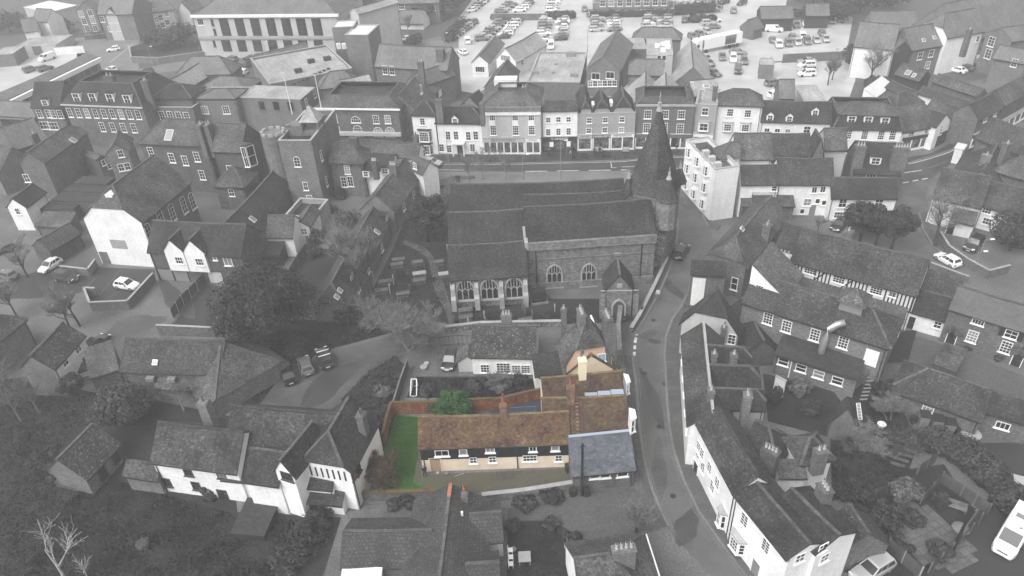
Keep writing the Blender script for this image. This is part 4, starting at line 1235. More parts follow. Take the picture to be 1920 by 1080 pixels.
# ================================================================== white hall and houses left of centre
hl = HR('hall','tall hall with big white end wall and arched side windows',(190,364),(288,292),hsolve((255,432),(283,502)) + 6.0,q=(253,432),wall='brick_grey',roofm='roof_mid',cat='hall',hipL=.55,gable_m='white',pitch=42)
for (u,v) in ((278,435),(301,409),(322,398),(344,384),(366,371)):win(hl,'f',u,v,1.3,3.0,2,4,arch=True,glass='glass')
door(hl, 'l', 199, 488, 1.3, 2.2, 'stucco_mid', 'stucco_mid')
mb = MB(); mb.box(-.05,.0,4.2,7.0,3.2,4.8); hl.part('shutter_panel',mb,['stucco_grey'])
mb = MB(); mb.prism([(-.6,-.45,0),(.6,-.45,0),(.6,.45,0),(-.6,.45,0)],(0,0,.7)); mb.prism([(-.75,-.5,.7),(.75,-.5,.7),(0,-.5,1.15)],(0,1.0,0))
hl.part('vent_cowl',mb,['frame_white'],Matrix.Translation((hl.D * .16,hl.D / 2,hl.rh - 1.5)) @ Matrix.Rotation(R(90),4,'Z'))
tg = H('house','brick house with twin white gablets over dark garages',(277,474),(451,483),5.2,'gable',r=(370,418),wall='brick_dark',roofm='roof_dark')
for (u, v, ww) in ((335, 488, 3.1), (373, 491, 3.3)):
    g = gablet(tg,u,v,ww,tg.z + .5,50,base=2.3,y=-.5); win(g,'l',u + 1,v,1.2,1.1,3,2)
wins(tg, 'f', [(403, 484)], .6, .6, 1, 1); wins(tg, 'f', [(427, 489)], 1.3, 1.6, 2, 1)
for k,(u,v) in enumerate(((313,518),(341,519),(405,521))):door(tg,'f',u,v,2.3,2.1,'pale' if k == 2 else 'plastic_grey','boards','garage_door')
gr_ = HR('house','narrow white end gabled house with small dark roof near left edge',(23,373),(61,345),6.3,q=(68,377),wall='white',roofm='roof_dark')
win(gr_, 'l', 33, 396, .8, 1.1, 2, 2)
for k,(a,b,rr,hh) in enumerate((((72,393),(138,392),(100,379),2.6),((97,376),(178,379),(140,362),3.2),((119,358),(192,361),(150,347),3.8),((140,344),(200,345),(170,332),4.2))):
    H('store_room',['lowest','second lowest','third','topmost'][k] + ' dark stepped flat roofed store behind the white hall',a,b,hh,'flat',r=rr,wall='brick_dark',roofm='felt_dark',cat='store',par=0.0,ridge=None,gut=False,group='stepped stores behind the hall')
sl1 = H('store_room','pale sloping lean-to roof below the stepped stores',(66,425),(125,428),2.4,'lean',r=(105,398),wall='brick_grey',roofm='roof_mid',cat='store',pitch=20)
sl2 = HR('shelter','open fronted tiled shelter left of the white hall',(70,452),(128,420),4.2,q=(98,470),wall='brick_dark',roofm='roof_mid',cat='shelter',pitch=35)
bh = HR('house','long brown house with pale edged roof above the stepped stores',(51,287),(134,231),9.5,q=(111,288),wall='brick_grey',roofm='roof_mid',cat='house',pitch=38,hipR=.6)
skylight(bh, 137, 264, 1.2, 1.2); win(bh, 'l', 50, 334, 1.1, 1.5, 2, 2)
bl = HR('house','grey house with pale windows at the left edge above the narrow house',(-30,262),(22,278),8.2,hw=4.4,wall='brick_pale',roofm='roof_mid',hipR=0)
wins(bl, 'f', [(15, 290), (13, 312)], 1.1, 1.5, 2, 2)
bk = HG('house','brick back extension with stacked white windows beside the long brown house',(198,291),(243,284),(222,336),ap=(214,270),e=(262,240),wall='brick_pale',roofm='roof_mid')
wins(bk, 'l', [(226, 288), (227, 314), (239, 312)], 1.0, 1.4, 2, 2)
bk2 = HG('house','lower brick lean extension with two small white windows',(180,300),(198,293),(212,335),d=9,wall='brick_grey',roofm='roof_mid',pitch=25)
wins(bk2, 'l', [(194, 305), (205, 311)], .7, 1.0, 1, 2)
hh = H('house','large brick house with hipped slate roof and one big skylight',(261,270),(386,276),9.5,'hip',r=(340,225),wall='brick_dark',roofm='roof_mid',pitch=40)
wins(hh,'f',[(283,285),(322,296),(347,301),(369,294),(379,328),(330,330)],1.1,1.8,2,3); skylight(hh,318,254,1.5,2.2)
chimney(hh,375,232,1.3,2.0,.9,1,'brick_grey',along='y'); chimney(hh,389,232,1.2,1.6,.9,2,'brick_grey',along='y')
ch2 = H('house','brick house with plain slate roof and glazed oriel next to the round turret',(398,285),(451,287),9.6,'gable',r=(430,232),wall='brick_dark',roofm='roof_mid')
wins(ch2, 'f', [(431, 318)], 1.0, 1.5, 2, 2)
og = bay(ch2,'f',467,289,2.6,4.2,1.4,'brick_grey',wc=2,wr=2,roofm='roof_mid',name='oriel')
sv = H('house','low brick annexe with hipped roof below the glazed oriel',(402,351),(455,353),4.6,'hip',r=(447,314),wall='brick_grey',roofm='roof_mid',pitch=38)
wins(sv, 'f', [(434, 361)], 1.0, 1.3, 2, 2)
lr = HR('house','long dark roofed range running from the annexe to the tower',(425,415),(512,322),6.2,q=(500,400),wall='brick_grey',roofm='roof_dark')
skylight(lr, 473, 412, .9, 1.2)
ws = H('house','small white house with slate roof and white end gables behind the tree',(500,447),(548,447),3.6,'gable',r=(530,405),wall='white',roofm='roof_mid',cat='cottage')
ws2 = HG('x','',(548,425),(582,425),3.4,d=5.5,pitch=35,root=ws,wall='white',roofm='roof_mid'); win(ws2,'l',570,434,1.0,1.0,2,2)
ws3 = H('shed','dark garden shed with felt roof beside the white house',(486,480),(523,480),2.1,'lean',r=(505,452),wall='boards',roofm='felt_dark',cat='shed',pitch=12)
# brick tower with belvedere
tw = H('tower','tall square brick tower with crenellated deck and little pyramid roofed cupola',(521,264),(583,264),(547,386),'flat',r=(575,207),wall='brick_pale',roofm='felt_dark',cat='tower',par=1.1)
win(tw,'f',557,303,1.1,1.9,2,3,arch=True); win(tw,'f',573,349,.8,1.5,2,2); win(tw,'f',581,374,1.0,1.6,2,3)
wins(tw, 'r', [(602, 292), (612, 340)], .7, 1.8, 1, 3)
cu = MB(); cx, cy, cz = tw.L * .74, tw.D * .42, tw.z - 1.0
for sx in (-1, 1):
    for sy in (-1,1):cu.box(cx + sx * 1.5 - .12,cx + sx * 1.5 + .12,cy + sy * 1.5 - .12,cy + sy * 1.5 + .12,cz,cz + 2.6)
cu.box(cx - 1.5, cx + 1.5, cy - 1.5, cy + 1.5, cz, cz + 1.0)
co_ = tw.part('cupola', cu, ['wood_pale'])
rf = MB(); q = 1.8
bs_ = [(cx - q,cy - q,cz + 2.6),(cx + q,cy - q,cz + 2.6),(cx + q,cy + q,cz + 2.6),(cx - q,cy + q,cz + 2.6)]
for k in range(4): rf.face([bs_[k], bs_[(k + 1) % 4], (cx, cy, cz + 5.2)])
rf.face(bs_[::-1]); rf.obj('cupola_roof', ['felt'], co_, Matrix.Identity(4))
mb = MB(); mb.box(cx - 4.2,cx - 1.7,cy - 1.6,cy + 1.0,cz,cz + 1.9); mb.box(cx - 4.4,cx - 3.6,cy - 1.8,cy - 1.0,cz + 1.9,cz + 2.1); tw.part('stair_hut',mb,['brick_pale'])
mb = MB()
for k in range(2):mb.bar((.7,.7,tw.z - .3 + k * .35),(tw.L - .7,.7,tw.z - .3 + k * .35),.05)
for k in range(7):mb.bar((.7 + k * (tw.L - 1.4) / 6,.7,tw.z - 1),(.7 + k * (tw.L - 1.4) / 6,.7,tw.z + .1),.05)
tw.part('railing', mb, ['iron'])
tr_ = MB(); tr_.cyl(-2.0,3.0,0,tw.z - 1.2,1.9,n=18); tr_.tube([(-2.0,3.0,tw.z - 1.2),(-2.0,3.0,tw.z + .2)],[2.1,2.1],18)
tro = tw.part('stair_turret', tr_, ['brick_pale'])
for k in range(9):
    a = k * math.pi * 2 / 9
    mb = MB(); mb.box(-.42,.42,-.18,.18,0,.45); mb.obj('merlon',['stone_cap'],tro,Matrix.Translation((-2.0 + 1.95 * math.cos(a),3.0 + 1.95 * math.sin(a),tw.z + .2)) @ Matrix.Rotation(a + math.pi / 2,4,'Z'))
ap_ = H('x','',(533,405),(588,408),3.0,'flat',d=6.5,root=tw,wall='stucco_grey',roofm='felt_dark',par=1.0)
tl = tw.M @ Vector((0, 0, 0))
for k, (u, v, tu, tv) in enumerate(((548, 214, 536.5, 161), (604, 211, 592.5, 162))):
    p = tw.at_z(u, v, tw.z - .5)
    mb = MB(); mb.tube([(0,0,0),(0,0,7.0)],[.10,.05],8); mb.tube([(0,0,7.0),(0,0,7.06),(0,0,7.14)],[.03,.11,.03],8)
    o = mb.obj('flagpole', ['frame_white'], None, None, Matrix.Translation(tw.M @ p))
    tag(o,['tall white flagpole on the left side of the brick tower deck','tall white flagpole at the right corner of the brick tower deck'][k],'flagpole','flagpoles on the tower')
hr_ = H('house','brick house with half hipped roof tucked right of the tower',(617,306),(678,309),6.6,'gable',r=(640,268),wall='brick_grey',roofm='roof_mid',hipR=1.0)
wins(hr_,'f',[(651,318)],1.0,1.6,2,4); wins(hr_,'f',[(645,341),(657,340)],1.0,1.9,2,3)
mh = H('house','small dark roofed house with white dormers among the chimneys',(678,318),(735,321),5.2,'gable',r=(705,288),wall='white',roofm='roof_dark')
dormer(mh, 686, 326, 1.0, 1.2, 'flat'); dormer(mh, 722, 321, 1.2, 1.1, 'flat')
chimney(mh,701,301,.6,1.0,.8,4,'brick_dark'); chimney(mh,736,308,.8,1.3,.9,4,'brick_grey')
uh = H('house','corner house with long slate roof and white gable facing the wide street',(690,292),(783,299),6.4,'gable',r=(740,268),wall='white',roofm='roof_mid')
win(uh, 'r', 795, 287, .8, 1.2, 1, 2)
chimney(uh,779,253,.9,.9,.9,1,'brick_grey','pot'); chimney(hr_,662,257,1.2,1.6,.9,0,'brick_dark')
gw = H('x','',(765,318),(791,330),5.0,'gable',d=4,root=uh,wall='white',roofm='roof_mid',gut=False); win(gw,'f',778,311,.9,1.0,2,3)
ra = HR('almshouse','long tiled row sloping to the churchyard from the street corner',(703,367),(757,298),6.6,q=(765,366),wall='brick_pale',roofm='roof_mid',cat='row')
wins(ra, 'f', [(757, 388), (775, 365)], 1.0, 1.2, 2, 2)
rb = HR('almshouse','lower tiled row with small dormers running beside the churchyard',(612,548),(699,389),5.2,q=(690,500),wall='brick_pale',roofm='roof_tile',cat='row',hipL=.9)
dormer(rb,725,408,1.2,1.2,'flat','boards'); dormer(rb,659,518,1.2,1.2,'flat','boards')
skylight(rb,706,436,.8,1.1); skylight(rb,636,546,.8,.8); skylight(rb,630,558,.8,.8)
wins(rb, 'f', [(672, 540), (690, 505), (716, 465)], 1.0, 1.2, 2, 2)

# ================================================================== wide street, far side
bkk = H('bank','brick bank with truncated hipped roof and tall arched windows',(591,206),(746,208),(604,272),'trunc',r=(670,179.5),d=13,wall='brick_grey',roofm='roof_mid',cat='bank',pitch=38)
wins(bkk,'f',[(627,222),(705,224),(727,224),(632,244)],1.2,1.6,3,3); win(bkk,'f',667,224,2.0,1.3,4,2,arch=True); win(bkk,'f',671,245,1.9,2.3,5,4,arch=True)
wins(bkk, 'f', [(709, 247), (731, 247)], 1.9, 2.0, 3, 3, arch=True)
mb = MB(); mb.box(0, bkk.L, -.7, 0, 2.4, 3.1); bkk.part('fascia', mb, ['pale'])
mb = MB(); mb.box(-.5,bkk.L + .5,-.5,-.3,bkk.z - .1,bkk.z + .25); bkk.part('cornice',mb,['frame_white'])
bkw = HR('x','',(748,178),(777,146),bkk.rh - .2,hw=4.6,root=bkk,wall='brick_grey',roofm='roof_mid',hipL=0); wins(bkw,'f',[(764,195),(779,178),(790,168)],.9,1.5,2,3)
w1 = H('shop','narrow white shop with pyramid roof and two storey bay windows',(771,217),(814,218),(778,289),'hip',r=(794,190),wall='white',roofm='roof_dark',cat='shop')
win(w1,'f',792,228,1.0,1.3,2,3); bay(w1,'f',797,254,2.9,2.5,.8,'white',wc=5,wr=4,roofm='roof_tile'); bay(w1,'f',799,279,2.9,2.4,.8,'white',wc=4,wr=3,roofm='roof_tile')
chimney(w1, 822, 186, 1.2, 1.4, .9, 0, 'brick_grey')
w2 = H('inn','long white inn with dark roof, little gabled dormer and columned porch',(815,232),(902,233),(822,289),'gable',r=(855,200),wall='white',roofm='roof_dark',cat='inn',hipR=.9)
dormer(w2,853,227,1.0,1.1,'gable'); wins(w2,'f',[(840,254),(855,254),(878,255),(892,254)],.95,1.7,2,3)
wins(w2,'f',[(828,277),(842,279),(886,277)],1.0,1.5,2,3); door(w2,'f',863,281,1.2,2.3)
mb = MB(); xx = w2.on_face('f',861,270).x; mb.box(xx - 1.3,xx + 1.3,-1.5,0,2.6,2.9); mb.cyl(xx - 1.1,-1.3,0,2.6,.14); mb.cyl(xx + 1.1,-1.3,0,2.6,.14); w2.part('porch',mb,['white'])
b3_ = H('bank','three storey stone fronted bank with curved roof and pillared arcade',(900,205),(1013,204),(908,290),'trunc',r=(957,172),d=11,wall='pale',roofm='roof_pale',cat='bank',pitch=36,over=.1)
if True:
    w = b3_
    wins(w,'f',[(923,219),(966,219),(996,219)],1.15,1.35,3,3,sill=False,glass='glass'); wins(w,'f',[(925,244),(967,244),(997,243)],1.15,2.0,3,4,glass='glass')
    mb = MB(); mb.box(-.1,w.L + .1,-.35,.15,w.z - .55,w.z + .35); w.part('parapet',mb,['stone']); mb = MB(); mb.box(-.05,w.L + .05,-.25,0,w.z - 1.3,w.z - .56); w.part('frieze',mb,['white'])
    for x in (923, 966, 996):
        p = w.on_face('f',x,231); mb = MB(); mb.box(p.x - .6,p.x + .6,-.06,0,p.z - .55,p.z + .5); w.part('panel',mb,['white'])
    shopfront(w,.1,w.L * .72,3.6,'pale','white','glass','BETCHFORDS','stucco_mid',.8,6,.9)
    shopfront(w,w.L * .72 + .15,w.L - .1,3.6,'white','white','glass','COMFORT','stucco_mid',.35,2,.9)
    chimney(w,983,163,.2,1.2,.8,2,'brick_grey'); chimney(w,903,192,.4,1.4,.8,0,'brick_grey',along='y')
    mb = MB(); mb.box(2.0,6.6,w.D - 3,w.D - .5,w.rh - .8,w.rh + .7); w.part('roof_hut',mb,['felt_white'])
w4 = H('shop','white three bay shop with black shop front and hipped slate roof',(1014,209.5),(1083,208),(1018,286),'gable',r=(1050,190),wall='white',roofm='roof_tile',cat='shop',hipL=.9,hipR=.9,d=None,pitch=45)
wins(w4,'f',[(1028,225),(1047,224),(1066,224)],.85,.95,2,2); wins(w4,'f',[(1028,248),(1047,247),(1066,246.5)],.85,1.35,2,3)
shopfront(w4,.1,w4.L - .1,3.3,'plastic_black','plastic_black','glass','12 GIMBERTS','frame_white',.62,3,.9)
mb = MB(); mb.box(1.6,2.4,-.3,-.2,1.2,2.2); mb.box(5.0,5.8,-.3,-.2,1.2,2.3); w4.part('poster',mb,['frame_white'])
w5 = H('shop','long grey rendered terrace of three shops under three steep hipped gables',(1083,214),(1192,211.5),(1088,283),'flat',d=9,wall='stucco_grey',roofm='felt_dark',cat='shop',par=.2)
for (a,b,ap,e) in (((1086,212),(1111,211),(1098,193),(1101,160)),((1112,211),(1146,210),(1129,190),(1128,168)),((1148,210),(1190,209),(1168,186),(1167,163))):
    HG('x','',a,b,w5.z + .1,ap=ap,e=e,root=w5,wall='stucco_grey',roofm='roof_dark',hip=.75,gut=False)
wins(w5,'f',[(1105,226),(1135,225),(1166,224)],.95,1.0,2,2,glass='glass'); wins(w5,'f',[(1104,245),(1134,244),(1165,243.5)],.95,.95,2,2)
L5 = w5.L
shopfront(w5,.05,L5 * .255,3.5,'pale','white','glass','HOUSES','plastic_black',.5,1); shopfront(w5,L5 * .265,L5 * .575,3.5,'stucco_mid','white','glass','CAMERA GIFTS','frame_white',.5,1)
shopfront(w5,L5 * .585,L5 - .05,3.6,'frame_white','white','glass','HENDERSON','plastic_black',.6,2)
chimney(w5,1146,188,.0,.5,1.8,0,'white',zt=w5.z + 1.3,along='x'); chimney(w5,1112,192,0,.5,1.8,0,'white',zt=w5.z + 1.0)
chimney(w5, 1092, 160, 1.8, .9, 1.2, 0, 'brick_dark', zt=w5.z + 4.2)
w6 = H('shop','dark grey rendered shop with big white sash windows behind the spire',(1193,198.5),(1303,199),(1193,279),'trunc',r=(1248,183.5),d=9,wall='stucco_mid',roofm='roof_mid',cat='shop',pitch=35,over=.05)
mb = MB(); mb.box(-.1,w6.L + .1,-.25,.2,w6.z - .1,w6.z + .25); w6.part('parapet',mb,['stone_cap'])
wins(w6,'f',[(1214.5,214.5),(1247,214.5),(1277.5,215)],1.3,1.6,3,3,glass='glass'); wins(w6,'f',[(1212.5,240),(1245,240),(1275,241.5)],1.3,1.9,3,4,glass='glass')
shopfront(w6,.1,4.4,3.2,'stucco_mid','white','glass',None,n=2); shopfront(w6,w6.L - 4.2,w6.L - .1,3.2,'stucco_mid','white','glass',None,n=2)
door(w6, 'f', 1262, 268, 1.6, 2.4, 'plastic_black', 'stucco_mid')
w7 = H('shop','mid grey shop with white bay window and pale shop front',(1304,195.5),(1345,198),(1303,278),'flat',d=9,wall='stucco_grey',roofm='felt',cat='shop',par=.5)
win(w7,'f',1322,209,1.15,1.35,2,2,glass='glass'); bay(w7,'f',1319.5,237,2.2,2.0,.45,'white',wc=2,wr=2)
shopfront(w7, .1, w7.L - .1, 3.3, 'white', 'white', 'glass', None, n=2)
w8 = H('shop','pale three storey house with hipped roof and two small bays',(1346,198),(1430,200.5),(1346,278),'hip',r=(1392,168),wall='white',roofm='roof_mid',cat='shop',pitch=38)
wins(w8,'f',[(1369,211),(1402,213)],1.15,1.35,3,3); bay(w8,'f',1364,238,2.0,1.9,.45,'white',wc=3,wr=3); bay(w8,'f',1397,239,2.0,1.9,.45,'white',wc=3,wr=3)
chimney(w8, 1342, 161, .6, .9, .9, 2, 'brick_grey')
w9 = H('inn','long white building with steep dark roof and three small dormers',(1427,229),(1558,232),(1430,283),'gable',r=(1490,191),wall='white',roofm='roof_dark',cat='inn')
for (u,v) in ((1444,221),(1480,223),(1528.5,212)):dormer(w9,u,v,1.0,1.1,'gable','white','roof_dark')
winrow(w9, 'f', (1438, 244), (1477, 245.5), 3, .95, .7, 2, 1)
win(w9, 'f', 1513, 243, 1.2, 1.2, 2, 2)
wa = H('house','white house under dark mansard roof with three white framed windows',(1562,244),(1692,247),(1570,290),'trunc',r=(1620,216),d=11,wall='white',roofm='roof_dark',cat='house',pitch=66,over=.15)
wab = H('x','',(1574,216),(1683,219),wa.rh,'hip',r=(1625,193),root=wa,wall='white',roofm='roof_mid',pitch=30)
for (u,v) in ((1597,224),(1628,225),(1659.5,227)):dormer(wa,u,v,1.3,1.4,'flat','white')
wins(wa,'f',[(1591,252),(1621,253),(1652,253.5),(1673.5,254)],1.1,1.7,3,4,glass='glass')
wb = H('house','cream corner house with curved tiled roof on the bending street',(1691,250),(1754,239),(1706,292),'gable',r=(1706,200),wall='white',roofm='roof_mid',hipR=.2)
wins(wb, 'f', [(1708, 254), (1738, 247)], 1.1, 1.3, 2, 3)
shopfront(wb, .8, wb.L - .2, 3.1, 'boards', 'white', 'glass', None, n=3)
tw1 = HG('shop','tall white gabled shop, nearer of the twin gables',(1754,241),(1783,226),(1751,284),ap=(1774,215),d=6,wall='white',roofm='roof_dark',cat='shop',group='twin white gabled shops')
win(tw1,'l',1764,244,.9,1.6,2,3); door(tw1,'l',1760,274,3.2,2.6,'glass','boards','shop_window')
tw2 = HG('shop','tall white gabled shop, farther of the twin gables',(1784,227),(1805,220),(1779,268),ap=(1793,207),d=6,wall='white',roofm='roof_mid',cat='shop',group='twin white gabled shops')
win(tw2, 'l', 1788, 228, .9, 1.8, 2, 3); win(tw2, 'l', 1780, 255, 1.4, 1.9, 2, 3)
lw = HR('house','long house with white side wall and timbered end gable in the bending street',(1730,163),(1826,193),7.0,q=(1775,193),wall='white',roofm='roof_tile',hipR=0)
win(lw, 'r', 1824, 213, 1.6, 1.4, 3, 2)
lw2 = HR('house','brown roofed house behind the long white sided house',(1760,140),(1845,168),9.0,q=(1800,172),wall='brick_grey',roofm='roof_mid')
sh = H('shop','dark brick shop row with lit shop windows curving up the street',(1836,226),(1890,198),6.0,'gable',r=(1850,180),wall='brick_grey',roofm='roof_tile',cat='shop')
wins(sh,'f',[(1848,222),(1866,212)],1.2,1.2,2,2); shopfront(sh,.2,sh.L - .2,3,'boards','white','glass',None,n=5)
sh2 = H('shop','last brick house up the bending street at the right edge',(1884,199),(1945,165),6.5,'gable',r=(1900,152),wall='brick_dark',roofm='roof_mid',cat='shop',group=None); shopfront(sh2,.2,sh2.L - .2,3,'pale','white','glass',None,n=5)
ck = H('shed','dark roofed workshop with two skylights and a white edged gable',(1677,140),(1723,153),3.4,'gable',r=(1715,126),wall='boards',roofm='roof_mid',cat='workshop'); skylight(ck,1703,137,1.2,1.2); skylight(ck,1714,142,.8,1.0)
gh = H('conservatory','glass roofed lean-to with pale slats behind the corner house',(1643,184),(1675,160),3.0,'lean',r=(1637,155),wall='frame_white',roofm='felt_white',cat='conservatory',pitch=25)
hb = H('house','mossy hipped roof house between the corner house and the workshop',(1682,205),(1732,194),6.5,'hip',r=(1700,172),wall='brick_grey',roofm='roof_moss',pitch=38)
hb2 = HR('house','long low roof running up behind the twin gables',(1672,152),(1722,174),6.0,q=(1690,178),wall='brick_grey',roofm='roof_tile')
# ================================================================== the church
def axis_height(u, v, c):
    """height at which the ray of pixel (u,v) passes closest to the vertical axis above ground point c"""
    p0 = P(u, v, 0); k = P(u, v, 1) - p0; k.z = 0
    g = Vector((c.x, c.y, 0)) - p0; g.z = 0
    return k.dot(g) / k.dot(k)
chA = H('church','large stone parish church with stepped tiled roofs, traceried windows and a tall shingled spire',(842,527),(990,518),(846,580),'gable',r=(912,458),wall='flint',roofm='roof_church',cat='church',pitch=40,verge=.05)
ch = chA.root
hB = hsolve((1010, 463), (1016, 556))
chB = H('x','',(989,464),(1229,448),hB - 1.0,'gable',r=(1106,382),root=chA,wall='stone',roofm='roof_church',pitch=40,over=.02,gut=False)
mb = MB(); mb.box(-.1,chB.L + .1,-.35,.1,chB.z - .3,chB.z + .75); chB.part('parapet',mb,['stone'])
mb = MB(); mb.box(-.1,chB.L + .1,-.42,-.34,chB.z - .45,chB.z - .3); mb.box(-.1,chB.L + .1,-.12,0,5.3,5.45); mb.box(-.1,chB.L + .1,-.3,0,0,1.3); chB.part('string_course',mb,['stone'])
mb = MB(); mb.box(-.4,.1,-.4,chB.D / 2,chB.z - .2,chB.z + 1.0); chB.part('coping',mb,['stone_cap'])
chC = H('x','',(841,463),(987,457),chA.z + 1.6,'gable',r=(912,397),root=chA,wall='flint',roofm='roof_church',pitch=40,verge=.05,gut=False)
chD = H('x','',(845,402),(1172,392),chC.z + .6,'gable',r=(1000,342),root=chA,wall='flint',roofm='roof_church',pitch=40,verge=.05,gut=False)
chE = H('x','',(984,390),(1214,380),chB.z + 1.0,'gable',r=(1100,362),root=chA,wall='stone',roofm='roof_church',pitch=35,over=.05,gut=False)
def church_window(w, u, v, ww, hh, bars=3):
    p = w.on_face('f', u, v)
    mb = MB(); hw, h2 = ww / 2, hh / 2
    ys = h2 - hw * .85
    def top(x): # pointed arch through two arcs
        r = hw * 1.35; cx = r - hw
        return ys + math.sqrt(max(0, r * r - (abs(x) + cx) ** 2))
    n = 12
    pts = [(-hw + ww * k / n, top(-hw + ww * k / n)) for k in range(n + 1)]
    pane = MB(); pane.face([(-hw,-.01,-h2),(hw,-.01,-h2)] + [(x,-.01,y) for x,y in reversed(pts)])
    for k in range(n):mb.bar((pts[k][0],-.08,pts[k][1]),(pts[k + 1][0],-.08,pts[k + 1][1]),.2,.22,up=(0,1,0))
    mb.box(-hw - .12,-hw + .1,-.18,0,-h2,ys); mb.box(hw - .1,hw + .12,-.18,0,-h2,ys); mb.box(-hw - .25,hw + .25,-.3,0,-h2 - .25,-h2 + .02)
    tr = MB()
    for k in range(1, bars):
        x = -hw + ww * k / bars; tr.box(x - .06, x + .06, -.1, -.02, -h2, top(x))
    for k in range(bars):   # cusped light heads
        x0 = -hw + ww * k / bars; x1 = x0 + ww / bars; xm = (x0 + x1) / 2
        tr.bar((x0,-.06,ys - .35),(xm,-.06,ys + .1),.09,.09,up=(0,1,0)); tr.bar((xm,-.06,ys + .1),(x1,-.06,ys - .35),.09,.09,up=(0,1,0))
        tr.box(xm - .04, xm + .04, -.09, -.03, ys + .05, top(xm))
    T = w.T('f', p)
    o = mb.obj('window',['stone_cap'],w.root,w.loc(T)); tr.obj('tracery',['stone_cap'],o,Matrix.Identity(4)); pane.obj('pane',['glass'],o,Matrix.Identity(4),uv=False)
for (u, v) in ((872.5, 546), (918, 544), (964, 541.5)): church_window(chA, u, v, 2.5, 2.9)
for (u, v) in ((1039.5, 519), (1104, 517)): church_window(chB, u, v, 2.2, 3.3)
for u in (851, 895, 941, 986):
    p = chA.on_face('f', u, 560); mb = MB()
    mb.box(-.35,.35,-1.0,0,0,2.0); mb.prism([(-.35,-1.0,2.0),(-.35,0,2.0),(-.35,0,2.7)],(.7,0,0)); mb.box(-.3,.3,-.5,0,2.0,3.6); mb.prism([(-.3,-.5,3.6),(-.3,0,3.6),(-.3,0,4.2)],(.6,0,0))
    chA.part('buttress', mb, ['stone_cap'], Matrix.Translation((p.x, 0, 0)))
mb = MB(); p = chB.on_face('f',1200,510); mb.cyl(p.x,-.15,.1,chB.z - .4,.09); p = chB.on_face('f',1006,520); mb.cyl(p.x,-.15,.1,chB.z - .4,.09); chB.part('downpipe',mb,['gutter'])
mb = MB(); p = chB.on_face('f',1158,476); mb.box(p.x - .5,p.x + .5,-.08,0,p.z - .25,p.z + .25); chB.part('wall_tablet',mb,['stone_cap'])
chP = HG('x','',(1133,549),(1189,548),(1138,592),ap=(1158,517),e=(1155,486),root=chA,wall='stone',roofm='roof_church',gut=False)
mb = MB(); p = chP.on_face('l', 1160, 577)
TP = chP.T('l', Vector((p.x, p.y, 0)))
dr = MB(); dr.prism([(-.75,-.06,0),(.75,-.06,0),(.75,-.06,1.7),(.45,-.06,2.25),(0,-.06,2.5),(-.45,-.06,2.25),(-.75,-.06,1.7)],(0,.05,0)); o = dr.obj('door',['wood'],ch,chP.loc(TP))
am = MB(); arc = [(-.9,0),(-.9,1.8),(-.55,2.45),(0,2.75),(.55,2.45),(.9,1.8),(.9,0)]
for k in range(6):am.bar((arc[k][0],-.1,arc[k][1]),(arc[k + 1][0],-.1,arc[k + 1][1]),.24,.25,up=(0,1,0))
am.obj('door_arch', ['stone_cap'], o, Matrix.Identity(4))
mb = MB(); mb.box(-2.6,2.6,-.1,0,chP.z - .1,chP.z + .05); mb.box(-.35,.35,-.1,0,chP.z + .5,chP.z + 1.1); mb.obj('string_course',['stone_cap'],ch,chP.loc(TP))
for sx in (-1, 1):
    mb = MB()
    for k in range(5):mb.box(sx * 2.3 - .35,sx * 2.3 + .35,-.2 - .45 * (4 - k) * .3,.4,k * .7,(k + 1) * .7 - .03)
    mb.obj('buttress', ['stone'], ch, chP.loc(TP))
# tower and spire
zt = hsolve((1266, 334), (1256, 462))
ex_t = (P(1266,334,zt) - P(1236,377,zt)).normalized(); ey_t = Vector((-ex_t.y,ex_t.x,0)); SD = 6.3
O_t = P(1226, 350, zt) - ex_t * SD / 2 - ey_t * SD / 2
chT = Wing(ch,Matrix(((ex_t.x,ey_t.x,0,O_t.x),(ex_t.y,ey_t.y,0,O_t.y),(0,0,1,0),(0,0,0,1))),SD,SD,zt,0)
shell(chT, 'flat', 'flint', 'felt_dark', par=0.0, ridge=None)
TL, TD = chT.L, chT.D
ctr = chT.M @ Vector((TL / 2, TD / 2, 0))
ztip = axis_height(1237, 196, ctr)
sp = MB(); e = .45; q = zt + .05
cx, cy = TL / 2, TD / 2; hw = max(TL, TD) / 2 + e
z1 = q + (ztip - q) * .2; rr = hw * .86
oc = [(cx + rr * math.cos(math.pi / 8 + k * math.pi / 4) / math.cos(math.pi / 8) * .93,cy + rr * math.sin(math.pi / 8 + k * math.pi / 4) / math.cos(math.pi / 8) * .93,z1) for k in range(8)]
cr = [(cx + hw,cy + hw,q),(cx - hw,cy + hw,q),(cx - hw,cy - hw,q),(cx + hw,cy - hw,q)]
tip = (cx, cy, ztip)
for k in range(4):
    c0 = cr[k]; a = oc[2 * k]; b = oc[(2 * k + 1) % 8]; nx = oc[(2 * k + 2) % 8]; c1_ = cr[(k + 1) % 4]
    sp.face([c0, b, a]); sp.face([c0, c1_, nx, b])
for k in range(8): sp.face([oc[k], oc[(k + 1) % 8], tip])
sp.face([cr[3], cr[2], cr[1], cr[0]])
spo = chT.part('spire', sp, ['roof_tile'])
fm = MB(); fm.tube([(cx,cy,ztip - .9),(cx,cy,ztip - .2),(cx,cy,ztip + .3)],[.45,.22,.3],8); fm.bar((cx,cy,ztip + .3),(cx,cy,ztip + 1.8),.1); fm.bar((cx - .4,cy,ztip + 1.2),(cx + .4,cy,ztip + 1.2),.1)
fm.obj('finial', ['stone_cap'], spo, Matrix.Identity(4))
